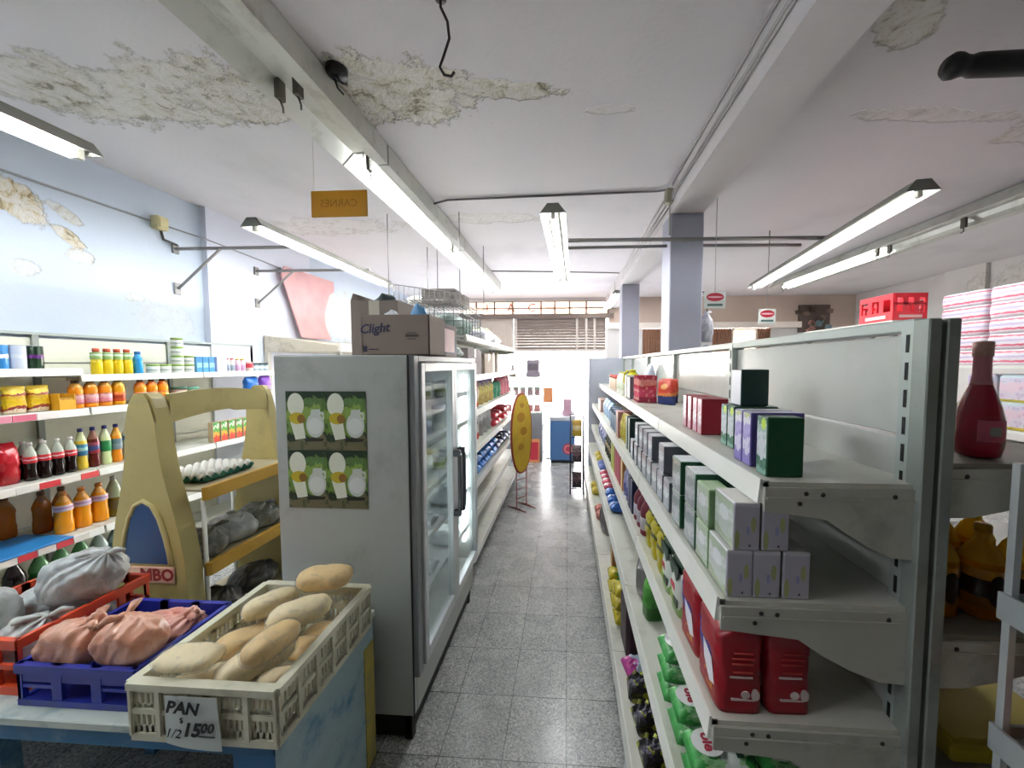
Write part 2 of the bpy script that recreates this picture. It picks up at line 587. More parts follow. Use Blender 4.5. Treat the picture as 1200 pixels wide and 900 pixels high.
# small openings beside the columns: brown lattices and one clear window
for i, (x0, x1, z0, z1) in enumerate(((2.0, 2.5, 1.0, 2.8), (3.82, 4.33, 1.0, 2.8), (4.98, 5.3, 1.0, 2.8))):
    s_ = MB(); s_.box(x0, x1, 10.07, 10.09, z0, z1)
    k = 0
    x_ = x0 + .03
    while x_ < x1:
        s_.box(x_ - .012, x_ + .012, 10.0, 10.05, z0, z1); x_ += .07
    z_ = z0
    while z_ < z1:
        s_.box(x0, x1, 10.01, 10.06, z_ - .012, z_ + .012); z_ += .09
    struct(s_.build('window_%d' % (i + 2), mat('#a4795f', .6, var=.15)))
s_ = MB(); s_.box(4.33, 4.98, 10.06, 10.07, 1.0, 2.8); s5 = struct(s_.build('window_5', M_frost))
s_ = MB(); s_.box(4.33, 4.37, 10.02, 10.1, 1, 2.8); s_.box(4.94, 4.98, 10.02, 10.1, 1, 2.8); s_.box(4.33, 4.98, 10.02, 10.1, 2.76, 2.8); s_.box(4.33, 4.98, 10.02, 10.1, 1, 1.04)
s_.build('window_frame', mat('#d9d2ca', .5), s5)
b_ = MB(); b_.box(-8, 12, 10.2, 22, -.12, -.02)
struct(b_.build('pavement', mat('#cfccc4', .8, var=.1, vs=2)))
# concrete beam on two columns
b_ = MB(); b_.box(1.02, 1.34, -2.5, 10, 3.35, ZC)
struct(b_.build('beam', M_beam))
for y0, y1 in ((3.8, 4.12), (7.05, 7.37)):
    b_ = MB(); b_.box(1.02, 1.345, y0, y1, 0, 3.35, bev=.008)
    struct(b_.build('column', M_col))

# ================================================================== LAMPS AND PIPES
M_tube = None
def tube_mat(strength):
    m, nt, b = newmat('lit_tube')
    b.inputs['Base Color'].default_value = (.9, .9, .9, 1)
    b.inputs['Emission Color'].default_value = (.93, .97, 1.0, 1)
    b.inputs['Emission Strength'].default_value = strength
    return m
M_tube = tube_mat(TUBE)
M_hous = mat('#8d8c84', .5, metal=.2, var=.12, vs=4, dirt='#5d5a50')
M_refl = mat('#dcdcd6', .35, var=.06, dirt='#a5a294', da=.4)
M_sock = mat('#d8d6cc', .4)
def lamp(p0, p1, z, label, lit=True, w=.10, drop=.0, prof=None, hang=(), tm=None):
    """tube light between two plan points; z is the height of the tube"""
    p0 = Vector(p0); p1 = Vector(p1)
    L = (p1 - p0).length
    an = math.atan2(-(p1 - p0).x, (p1 - p0).y)
    root = empty('ceiling_lamp', (p0.x, p0.y, z), an)
    h = MB()
    pr = prof or [(-w, .012), (-w * .42, .085), (w * .42, .085), (w, .012), (w * .97, .006), (w * .38, .074), (-w * .38, .074), (-w * .97, .006)]
    h.prism(pr, 'Y', 0, L)
    for y in (0.0, L - .006):
        h.prism([(-w, .012), (-w * .42, .085), (w * .42, .085), (w, .012)], 'Y', y, y + .006)
    h.build('reflector', M_hous, root)
    i_ = MB(); i_.box(-w * .3, w * .3, .02, L - .02, .035, .0735)
    i_.build('ballast_cover', M_refl, root)
    if lit:
        t = MB(); t.tube([(0, .07, .008), (0, L - .07, .008)], .019, 8)
        t.build('tube', tm or M_tube, root)
    for y in (.04, L - .04):
        s = MB(); s.box(-.016, .016, y - .02, y + .02, -.02, .05, bev=.004)
        s.build('socket', M_sock, root)
    if hang:
        g = MB()
        for y, zt in hang:
            g.tube([(0, y, .08), (0, y, zt - z)], .006, 5)
        g.build('hanger', M_hous, root)
    tag(root, label, 'lamp', None)
    return root

for a in (
    ((-2.70, -.45), (-2.70, 1.97), 3.0, 'short stretch of lit tube lamp high beside the flaking blue wall', [(.6, ZC), (1.8, ZC)]),
    ((-2.66, 3.0), (-2.66, 5.35), 3.0, 'lit tube lamp carried on two brackets from the blue wall', [(.75, 3.06 + .0), (1.68, 3.06)]),
    ((-.115, 2.83), (-.06, 5.25), 2.98, 'lit tube lamp hung over the aisle at the end of the twin pipes', [(.9, 3.03)]),
    ((2.33, 2.62), (2.78, 5.75), 2.98, 'lit tube lamp slanting to the right of the columns, hung under the pipes', [(1.1, 3.03), (2.6, ZC)]),
    ((1.0, 7.6), (1.0, 9.6), 3.27, 'short lit tube lamp beyond the far column near the shutter', [(.4, 3.6), (1.6, 3.6)]),
):
    lamp(a[0], a[1], a[2], a[3], hang=a[4], tm=tube_mat(TUBE * 1.8) if a[0][1] < 0 else None)
# long row along the ceiling
PA = [(-.19, -.02), (-.10, .07), (.07, .07), (.095, .02), (.095, -.03), (.19, -.03), (.19, .13), (-.12, .13), (-.20, -.01)]
M_hA = mat('#c7c8c0', .33, metal=.25, var=.10, vs=3, dirt='#8a8878')
def ceil_trunk(x, y0, y1, label, lit, zt, w=1.0, socks=()):
    root = empty('ceiling_lamp', (x, y0, zt))
    L = y1 - y0
    h = MB(); h.prism([(p[0] * w, p[1]) for p in PA], 'Y', 0, L)
    h.build('reflector', M_hA, root)
    if lit:
        t = MB(); t.tube([(0, .07, .0), (0, L - .07, .0)], .021, 8)
        t.build('tube', M_tube, root)
    for sx, sy in socks:
        s = MB(); s.box(sx - .016, sx + .016, sy - .03, sy + .03, -.045, .072, bev=.004)
        s.tube([(sx, sy, -.045), (sx + .01, sy + .01, -.085), (sx - .005, sy + .03, -.10)], .006, 5)
        s.build('socket', mat('#5b574e', .5), root)
    tag(root, label, 'lamp')
    return root
ceil_trunk(-1.65, -.6, 2.98, 'long grey ceiling lamp trough without a tube, two bare sockets, nearest the camera', False, 3.5, socks=((-.10, 2.82), (.03, 2.80)))
ceil_trunk(-1.65, 3.0, 5.22, 'lit ceiling tube lamp in the long row, next after the bare trough', True, 3.5, socks=((0, .05), (0, 2.17)))
ceil_trunk(-1.65, 5.24, 8.1, 'lit ceiling tube lamp at the shutter end of the long row', True, 3.5, socks=((0, .05), (0, 2.81)))
ceil_trunk(4.6, 2.6, 5.78, 'wide unlit ceiling lamp trough on the far right of the shop', False, 3.5, 1.3, socks=((.05, .6), (.05, 2.1), (.05, 3.1)))
ceil_trunk(4.6, 5.8, 8.3, 'lit ceiling tube lamp beyond the wide unlit trough, far right', True, 3.5, 1.3, socks=((0, .05), (0, 2.45)))

def wire(name, pts, r, m, label, cat, parent=None, seg=6):
    t = MB(); t.tube(pts, r, seg)
    o = t.build(name, m, parent)
    if label:
        tag(o, label, cat)
    return o
M_pipe = mat('#8f8c8a', .4, metal=.3, var=.1)
M_cond = mat('#b9b6b4', .45, metal=.2)
wire('ceiling_pipe', [(-.05, 3.74, 3.085), (2.6, 3.74, 3.06)], .02, M_pipe, 'grey pipe crossing in front of the near column', 'pipe')
wire('ceiling_pipe', [(-.05, 3.93, 3.07), (1.018, 3.93, 3.07)], .017, M_pipe, 'shorter grey pipe running from the aisle lamp to the near column', 'pipe')
wire('ceiling_pipe', [(1.347, 3.93, 3.07), (2.35, 3.93, 3.055)], .017, M_pipe, 'shorter grey pipe running from the near column to the slanting lamp', 'pipe')
for k, (z, r) in enumerate(((3.60, .009), (3.50, .011), (3.47, .009))):
    wire('ceiling_conduit', [(1.008, -2.4, z), (1.008, 1.5, z + .004), (1.008, 3.66, z), (1.0, 3.70, z - .03)], r, M_cond,
         ('uppermost thin conduit along the side of the beam', 'middle thin conduit along the side of the beam', 'lowest thin conduit along the side of the beam')[k], 'conduit')
for k, z in enumerate((3.58, 3.50, 3.44)):
    wire('ceiling_conduit', [(1.008, 3.84, z - .02), (1.008, 5.0, z), (1.008, 7.0, z)], .008, M_cond,
         ('upper conduit on the beam between the two columns', 'middle conduit on the beam between the two columns', 'lower conduit on the beam between the two columns')[k], 'conduit')
b_ = MB(); b_.box(.955, 1.019, 3.71, 3.80, 3.42, 3.56, bev=.006)
b_.box(.95, .955, 3.72, 3.79, 3.43, 3.55)
tag(b_.build('junction_box_mount', mat('#a59f87', .5)), 'small khaki junction box on the beam above the near column', 'junction box')
wire('ceiling_cable', [(-1.46, 4.02, 3.60), (-1.3, 4.0, 3.625), (0, 3.97, 3.63), (.92, 3.93, 3.625), (.97, 3.88, 3.61), (.985, 3.75, 3.562)], .011, mat('#6f6d70', .5), 'grey cable over the ceiling from the lamp row to the junction box', 'cable')
wire('ceiling_cable', [(-1.45, 7.05, 3.63), (0, 7.2, 3.63), (1.0, 7.3, 3.62)], .010, mat('#8a8484', .5), 'grey cable over the ceiling reaching the far column', 'cable')
wire('ceiling_conduit', [(1.0, 3.76, 3.42), (1.0, 3.76, 3.12)], .008, M_cond, 'short upright conduit from the junction box down the near column', 'conduit')
# lamp brackets on the blue wall
def bracket(y, label):
    root = empty('lamp_mount_bracket', (-4.19, y, 3.08))
    b = MB(); b.tube([(.0, 0, 0), (1.56, 0, -.005)], .018, 6); b.build('arm', M_pipe, root)
    b = MB(); b.tube([(.02, 0, -.42), (.52, 0, -.01)], .014, 6); b.box(.0, .02, -.03, .03, -.48, -.36); b.box(.0, .02, -.03, .03, -.05, .05); b.build('brace', M_pipe, root)
    tag(root, label, 'bracket')
bracket(3.74, 'grey wall bracket and brace beside the cream junction box')
bracket(4.68, 'grey wall bracket and brace further along the blue wall')
for o_ in bpy.data.objects:
    if o_.name.startswith('lamp_mount_bracket.001'):
        o_.location.x = -4.118
b_ = MB(); b_.box(-4.19, -4.11, 3.52, 3.63, 3.22, 3.35, bev=.008); b_.box(-4.11, -4.10, 3.54, 3.61, 3.24, 3.33)
jb = b_.build('junction_box_mount', mat('#dfd3a0', .5, dirt='#8d8360'))
tag(jb, 'cream junction box on the blue wall above the bracket', 'junction box')
wire('wall_cable', [(-4.17, 3.6, 3.22), (-4.17, 3.62, 3.14), (-4.13, 3.72, 3.11)], .012, mat('#4a4a48', .5), 'short dark cable from the cream junction box to the bracket', 'cable')
wire('wall_cable', [(-4.18, -1.5, 3.30), (-4.18, 1.0, 3.31), (-4.18, 2.4, 3.285), (-4.18, 3.51, 3.29)], .010, mat('#8f9296', .5), 'thin grey cable along the blue wall to the cream junction box', 'cable')
wire('wall_cable', [(-4.15, 3.635, 3.28), (-4.105, 4.05, 3.27), (-4.105, 5.7, 3.2)], .008, mat('#9ea0a6', .5), 'thin grey cable along the blue wall beyond the cream junction box', 'cable')
# hooks and fittings on the ceiling
b_ = MB(); b_.tube([(0, 0, 0), (.0, .0, -.06), (.03, .01, -.12), (.035, .02, -.19), (.0, .03, -.27), (-.02, .035, -.31), (.0, .04, -.345), (.035, .045, -.35), (.05, .045, -.33)], .007, 6)
b_.lathe([(.0, -.03), (.028, -.025), (.03, 0)], 10)
h_ = b_.build('ceiling_hook', mat('#3c3633', .5, metal=.4), loc=(-.62, 1.84, ZC))
tag(h_, 'bent dark wire hook hanging from the bare ceiling', 'hook')
rose = empty('ceiling_rose', (-1.40, 2.24, ZC))
b_ = MB(); b_.lathe([(.0, -.05), (.05, -.048), (.06, -.03), (.062, 0)], 14); b_.build('cover', mat('#181818', .5), rose)
b_ = MB()
b_.tube([(.0, 0, -.05), (.03, .0, -.09), (.05, .02, -.08)], .006, 5); b_.tube([(-.02, 0, -.05), (-.01, .02, -.1), (.01, .05, -.12)], .006, 5)
b_.build('wire', mat('#222222', .5), rose)
tag(rose, 'black round ceiling rose with loose wires in the flaking patch', 'ceiling fitting')
bb = empty('ceiling_pole', (2.02, 2.19, 3.45))
b_ = MB()
b_.lathe([(.0, 0), (.045, .008), (.062, .035), (.06, .06), (.05, .09), (.046, .12), (.056, .15), (.058, .3), (.058, 1.6)], 16, mtx=Matrix.Rotation(PI / 2, 4, 'Y'))
b_.build('pole', mat('#161616', .55), bb)
b_ = MB(); b_.tube([(.95, 0, .05), (.95, 0, .19)], .012, 6); b_.tube([(1.45, 0, .05), (1.45, 0, .19)], .012, 6); b_.build('hanger', mat('#222222', .5), bb)
tag(bb, 'thick black pole with a notched rounded end high near the ceiling', 'pole')
# hanging sign read from behind
M_signp, nt, bs_ = newmat('ochre_plastic')
tr_ = nd(nt, 'ShaderNodeBsdfTranslucent'); mx_ = nd(nt, 'ShaderNodeMixShader')
tr_.inputs[0].default_value = lin('#b89850'); bs_.inputs['Base Color'].default_value = lin('#9a8040'); mx_.inputs[0].default_value = .6
nt.links.new(bs_.outputs[0], mx_.inputs[1]); nt.links.new(tr_.outputs[0], mx_.inputs[2]); nt.links.new(mx_.outputs[0], nt.nodes['Material Output'].inputs[0])
hs = empty('hanging_sign', (-1.78, 2.83, 3.10))
b_ = MB(); b_.box(-.225, .225, -.006, .006, -.10, .10, bev=.002); b_.build('board', M_signp, hs)
b_ = MB(); b_.text('CARNES', .082, frame_mtx((0, -.0068, .0), (-1, 0, 0), (0, 0, 1)), 0)
b_.build('lettering', mat('#8a672a', .5), hs)
for x_ in (-.2, .2):
    b_ = MB(); b_.tube([(x_, 0, .10), (x_, 0, ZC - 3.10 if x_ < 0 else .41)], .0025, 4); b_.build('string', mat('#d8d4cc', .6), hs)
tag(hs, 'ochre sign board hung by strings below the lamp trough, letters seen reversed', 'sign')
# placards with a red oval
def placard(x, y, z, w, h, label, top):
    p = empty('hanging_placard_sign', (x, y, z))
    b = MB(); b.box(-w / 2, w / 2, -.005, .005, -h / 2, h / 2, bev=.002); b.build('board', mat('#dde2dc', .5), p)
    b = MB()
    b.prism([(w * .41 * math.cos(t * PI / 12), h * .18 + h * .25 * math.sin(t * PI / 12)) for t in range(24)], 'Y', -.0075, -.0055)
    b.prism([(w * .36 * math.cos(t * PI / 12), h * .18 + h * .055 * math.sin(t * PI / 12)) for t in range(24)], 'Y', -.009, -.0076, 1)
    b.box(-w * .36, w * .36, -.0075, -.0055, -h * .36, -h * .22, mi=2)
    b.build('print', [mat('#b8243a', .5), mat('#e9c3c8', .5), mat('#4f6b62', .5)], p)
    b = MB(); b.tube([(0, 0, h / 2), (0, 0, top - z)], .004, 4); b.build('string', M_cond, p)
    tag(p, label, 'sign')
placard(1.42, 3.68, 2.47, .2, .16, 'white placard with a red oval hanging in front of the near column', ZC)
placard(3.12, 6.0, 2.60, .26, .23, 'white placard with a red oval hanging beyond the columns', ZC)
# ================================================================== SHELVING
M_shelf = mat('#d3d3c8', .42, var=.05, vs=5, dirt='#8f8e80', da=.45, ds=4)
M_shelfD = mat('#b9bab0', .5, var=.08, vs=5, dirt='#77766a', da=.5, ds=5)
M_rail = mat('#e9e9e2', .35, var=.04)
M_panel = mat('#c3c6c0', .22, var=.04, vs=2, coat=.3, dirt='#aeb0a8', da=.4, ds=2.5)
M_panelB = mat('#bfc2cf', .4, var=.04, vs=2)
M_post = mat('#8f968f', .42, metal=.25, var=.08, vs=6, dirt='#5f645d', da=.5)
M_postL = mat('#a9b2ad', .4, metal=.25, var=.06)
M_slot = mat('#0e0e0e', .8)
M_dark = mat('#1d1c1b', .7)
M_bolt = mat('#3d3b38', .5, metal=.5)
def shelf_board(parent, xf, xb, y0, y1, z, lip=.06, rail=M_rail, m=M_shelf, nm='shelf'):
    s = 1 if xb > xf else -1
    b = MB()
    b.box(xf, xb, y0, y1, z - .018, z)
    b.box(xf, xf + s * .014, y0, y1, z - lip, z + .004)
    b.box(xf + s * .10, xf + s * .115, y0, y1, z - .04, z - .018)
    o = b.build(nm, m, parent)
    r = MB()
    r.prism([(xf, z - lip + .004), (xf - s * .012, z - lip + .002), (xf - s * .006, z + .006), (xf, z + .006)], 'Y', y0 + .004, y1 - .004)
    r.build('price_rail', rail, o)
    return o
def end_bracket(parent, xf, xb, y, z, deep=.17, m=M_shelfD, nm='bracket'):
    s = 1 if xb > xf else -1
    L = abs(xb - xf)
    b = MB()
    pts = [(0, -.012), (L, -.012), (L, -deep), (L * .86, -deep * .98), (L * .7, -deep * .84), (L * .55, -deep * .66), (L * .42, -.092), (.05, -.078), (0, -.074)]
    b.prism([(xf + s * p[0], z + p[1]) for p in pts], 'Y', y, y + .008)
    b.box(xf + s * .004, xb, y - .004, y, z - .042, z - .036)
    for u, v in ((.10, -.026), (.14, -.028), (.085, -.052), (L - .05, -.03)):
        b.lathe([(.0008, -.004), (.006, -.003), (.006, 0)], 8, mi=1, mtx=Matrix.Translation((xf + s * u, y - .001, z + v)) @ Matrix.Rotation(PI / 2, 4, 'X'))
    b.build(nm, [m, M_bolt], parent)

# ---- long shelving on the right of the aisle
GP = [.945, 1.99, 3.05, 4.05, 5.0, 5.78]
GL = [(.50, 1.551), (.40, 1.235), (.388, .905), (.33, .62), (.265, .24)]
gon = empty('gondola_shelving', (0, 0, 0))
def slotted(parent, x0, x1, y, z1, slot_x, slot_side, nm='post'):
    b = MB()
    b.box(x0, x1, y, y + .036, 0, z1)
    z = .2
    while z < z1 - .05:
        b.box(slot_x - .001, slot_x + .001, y + .012, y + .021, z, z + .045, mi=1)
        z += .07
    return b.build(nm, [M_postL, M_slot], parent)
for i, y in enumerate(GP):
    slotted(gon, .864, .926, y + (.001 if i else .03), 1.955, .864, -1)
b_ = MB()   # near end cover: two folded channels with a groove between
b_.box(.858, .888, .93, .974, 0, 1.96, bev=.003); b_.box(.900, .931, .93, .974, 0, 1.96, bev=.003); b_.box(.884, .904, .945, .97, 0, 1.955)
b_.build('end_post', M_post, gon)
for i in range(5):
    y0, y1 = GP[i] + .04, GP[i + 1]
    if i == 0:
        y0 = GP[0] + .067
    for (z0, z1) in ((.25, .78), (.784, 1.11), (1.114, 1.40), (1.404, 1.66), (1.664, 1.93)):
        b_ = MB(); b_.box(.889, .901, y0, y1, z0, z1 - .004, bev=.002)
        b_.build('back_panel', M_panel, gon)
b_ = MB(); b_.box(.866, .924, .976, 5.82, 1.932, 1.965, bev=.004); b_.build('top_rail', M_postL, gon)
for j, (xf, z) in enumerate(GL):
    for i in range(5):
        y0 = GP[i] + .012 if i else .953
        shelf_board(gon, xf, .888, y0, GP[i + 1] + .008, z, lip=.085 if j == 4 else .06)
    if j < 4:
        end_bracket(gon, xf, .862, .944, z, .19 if j == 0 else .2)
b_ = MB(); b_.box(.30, .9, .97, 5.78, 0, .15); b_.build('plinth', M_dark, gon)
for y in (1.0, 2.0, 3.06, 4.06, 5.0):
    b_ = MB(); b_.box(.272, .30, y, y + .03, .0, .155); b_.build('foot', M_dark, gon)
b_ = MB(); b_.box(.33, .88, 5.79, 5.81, .0, 1.95)
for z in (.35, .7, 1.05, 1.4, 1.7):
    b_.box(.33, .88, 5.783, 5.79, z, z + .008)
b_.build('end_panel', M_panelB, gon)
for j, (xb, z) in enumerate(((1.42, 1.605), (1.42, 1.165), (1.42, .78), (1.46, .40))):
    b_ = MB(); b_.box(.902, xb, .957, 5.78, z - .018, z); b_.box(xb - .014, xb, .957, 5.78, z - .06, z + .004)
    b_.build('shelf', mat('#8d8a7c', .5, var=.15, vs=9, dirt='#57503f', da=.6, ds=7), gon)
    end_bracket(gon, xb, .928, .946, z, .135)
tag(gon, 'long white metal shelving on the right of the aisle with a slotted grey end post', 'shelving')

# ---- shelving along the blue wall
wal = empty('wall_shelving', (0, 0, 0))
WP = [1.70, 2.60, 3.56, 4.55]
WL = [(-3.75, 1.765), (-3.68, 1.51), (-3.65, 1.03), (-3.62, .585), (-3.58, .20)]
M_cream = mat('#dcdccb', .5, var=.04, vs=2, dirt='#b5b59f', da=.3)
for y in WP:
    b_ = MB(); b_.box(-4.155, -4.12, y, y + .035, 0, 2.08); b_.build('post', M_post, wal)
for i in range(3):
    for (z0, z1) in ((.1, .6), (.605, 1.1), (1.105, 1.55), (1.555, 1.86), (1.865, 2.06)):
        b_ = MB(); b_.box(-4.15, -4.14, WP[i] + .036, WP[i + 1] - .001, z0, z1 - .004); b_.build('back_panel', M_cream, wal)
b_ = MB(); b_.box(-4.165, -4.115, 1.70, 4.58, 2.08, 2.10); b_.build('top_rail', M_postL, wal)
for j, (xf, z) in enumerate(WL):
    for i in range(3):
        zz, xx = z, xf
        if j == 0 and i == 0:
            zz, xx = 1.815, -3.71
        shelf_board(wal, xx, -4.118, WP[i] + .003, WP[i + 1] - .003, zz, lip=.05)
b_ = MB(); b_.box(-4.1, -3.7, 1.72, 4.56, 0, .13); b_.build('plinth', M_dark, wal)
tag(wal, 'white metal drinks shelving along the flaking blue wall', 'shelving')
def price_strip(x, y0, y1, z, cols, label):
    p = MB(); n = len(cols)
    for i, c in enumerate(cols):
        a = y0 + (y1 - y0) * i / n
        p.box(x, x + .003, a + .002, y0 + (y1 - y0) * (i + 1) / n - .002, z - .045, z - .002, mi=i)
    return tag(p.build('shelf_price_strip', [mat(c, .4) for c in cols], None), label, 'price strip')
price_strip(-3.636, 1.95, 2.60, 1.03, ['#d8d4cc', '#e8e2da', '#ddd8d0', '#c8333a', '#e6e0d6', '#d24a4a'], 'red and white price strip on the shelf below the cola bottles')
price_strip(-3.606, 1.95, 2.50, .585, ['#c9c4bd', '#d9d2ca', '#b8323a', '#d8d0c8', '#c23c44', '#d9d5cc'], 'red and white price strip under the blue tray')
price_strip(-3.666, 1.85, 2.42, 1.51, ['#7fb9cf', '#9cc9d8', '#d98a9c', '#cf6a80', '#e4dcd8'], 'pale blue and pink price strip below the yellow pouches')

# ---- snack shelving on the left of the aisle, beyond the fridge
sn = empty('snack_shelving', (0, 0, 0))
SP = [2.95, 3.9, 4.83, 5.75]
SL = [2.09, 1.75, 1.43, 1.095, .77, .50, .23]
for y in SP:
    b_ = MB(); b_.box(-1.27, -1.22, y, y + .035, 0, 2.3); b_.build('post', M_post, sn)
for i in range(3):
    b_ = MB(); b_.box(-1.25, -1.24, SP[i] + .036, SP[i + 1] - .001, .1, 2.09); b_.build('back_panel', M_shelfD, sn)
for j, z in enumerate(SL):
    for i in range(3):
        shelf_board(sn, -.83 + (.05 if j == 6 else 0), -1.218, SP[i] + .003, SP[i + 1] - .003, z, lip=.05)
for z in SL[:6]:
    end_bracket(sn, -.835, -1.22, 5.75, z, .13)
b_ = MB(); b_.box(-1.2, -.85, 2.97, 5.7, 0, .15); b_.build('plinth', M_dark, sn)
tag(sn, 'white metal snack shelving left of the aisle just past the glass-door fridge', 'shelving')

# ================================================================== GLASS-DOOR FRIDGE
M_white = mat('#b4b9b4', .4, var=.06, vs=2.5, dirt='#888b84', da=.5, ds=3)
M_alu = mat('#d2d5d6', .35, metal=.3, var=.06)
M_glass, nt, bs_ = newmat('clear_glass')
for n_ in list(nt.nodes):
    if n_.type != 'OUTPUT_MATERIAL':
        nt.nodes.remove(n_)
ta_ = nd(nt, 'ShaderNodeBsdfTransparent'); gl_ = nd(nt, 'ShaderNodeBsdfGlossy'); mx_ = nd(nt, 'ShaderNodeMixShader'); fr_ = nd(nt, 'ShaderNodeLayerWeight')
ta_.inputs[0].default_value = (.86, .90, .90, 1); gl_.inputs['Roughness'].default_value = .06; fr_.inputs[0].default_value = .5
nt.links.new(mth(nt, 'ADD', mth(nt, 'MULTIPLY', mth(nt, 'POWER', fr_.outputs[1], 4.0), .7), .04, clamp=True), mx_.inputs[0]); nt.links.new(ta_.outputs[0], mx_.inputs[1]); nt.links.new(gl_.outputs[0], mx_.inputs[2])
nt.links.new(mx_.outputs[0], nt.nodes['Material Output'].inputs[0])
fr = empty('display_fridge', (0, 0, 0))
FX0, FX1, FY0, FY1, FT = -1.385, -.735, 1.65, 2.77, 1.893
b_ = MB()
b_.box(FX0, FX1, FY0, FY0 + .04, .14, FT, bev=.006); b_.box(FX0, FX1, FY1 - .04, FY1, .14, FT, bev=.006)
b_.box(FX0, FX0 + .04, FY0 + .04, FY1 - .04, .14, FT); b_.box(FX0, FX1, FY0 + .04, FY1 - .04, FT - .05, FT); b_.box(FX0, FX1, FY0 + .04, FY1 - .04, .14, .35)
b_.build('cabinet', M_white, fr)
b_ = MB(); b_.box(FX1, FX1 + .03, FY0, FY0 + .055, .34, FT, bev=.004); b_.box(FX1, FX1 + .03, FY0 + .055, FY1, FT - .03, FT, bev=.003)
b_.box(FX1, FX1 + .012, FY1 - .03, FY1, .34, FT - .03)
b_.build('front_trim', mat('#8e9294', .35, metal=.5, var=.1), fr)
b_ = MB(); b_.box(FX1 - .002, FX1 + .004, FY0 - .004, FY0, .14, FT); b_.build('edge_strip', mat('#2c2d2c', .5), fr)
b_ = MB(); b_.box(FX0 + .03, FX1 - .03, FY0 + .02, FY1 - .02, .02, .14); b_.build('grille', M_dark, fr)
for y in (FY0 + .02, FY1 - .07):
    for x in (FX0 + .03, FX1 - .06):
        b_ = MB(); b_.box(x, x + .04, y, y + .04, 0, .14, bev=.004); b_.build('foot', M_dark, fr)
b_ = MB(); b_.box(FX0 + .041, FX0 + .045, FY0 + .041, FY1 - .041, .351, FT - .051); b_.box(FX0 + .045, FX1, FY0 + .041, FY0 + .045, .351, FT - .051)
b_.build('liner', mat('#e3e6e4', .4), fr)
FS = [.62, .90, 1.16, 1.42, 1.64]
for z in FS:
    b_ = MB(); b_.box(FX0 + .05, FX1 - .03, FY0 + .05, FY1 - .05, z - .008, z); b_.box(FX1 - .03, FX1 - .02, FY0 + .05, FY1 - .05, z - .02, z + .012)
    b_.build('shelf', mat('#e4e7e6', .4), fr)
b_ = MB(); b_.tube([(FX1 - .05, FY0 + .07, .5), (FX1 - .05, FY0 + .07, FT - .12)], .012, 8); b_.build('added_fill_tube', tube_mat(FRFILL), fr)  # tube added to brighten the interior behind the glass
b_ = MB(); b_.tube([(FX1 - .05, FY1 - .07, .5), (FX1 - .05, FY1 - .07, FT - .12)], .012, 8); b_.build('added_fill_tube', tube_mat(FRFILL), fr)  # second added tube, brightens the interior from the far side
for (y0, y1, hy) in ((FY0 + .058, 2.215, 2.175), (2.22, FY1 - .012, 2.262)):
    d = MB(); x0, x1 = FX1 + .002, FX1 + .042
    d.box(x0, x1, y0, y0 + .045, .36, FT - .035, bev=.004); d.box(x0, x1, y1 - .045, y1, .36, FT - .035, bev=.004)
    d.box(x0, x1, y0 + .045, y1 - .045, .36, .42, bev=.003); d.box(x0, x1, y0 + .045, y1 - .045, FT - .08, FT - .035, bev=.003)
    d = d.build('door', M_alu, fr)
    g = MB(); g.box(x0 + .014, x0 + .02, y0 + .045, y1 - .045, .42, FT - .08); g.build('glass', M_glass, d)
    h = MB()
    h.box(x1, x1 + .045, hy - .016, hy + .016, 1.29, 1.33, bev=.006); h.box(x1, x1 + .045, hy - .016, hy + .016, .92, .96, bev=.006)
    h.box(x1 + .028, x1 + .05, hy - .015, hy + .015, .95, 1.30, bev=.006)
    h.build('handle', mat('#34383c', .4, metal=.3), d)
tag(fr, 'tall pale grey fridge with two glass doors and dark handles', 'fridge')

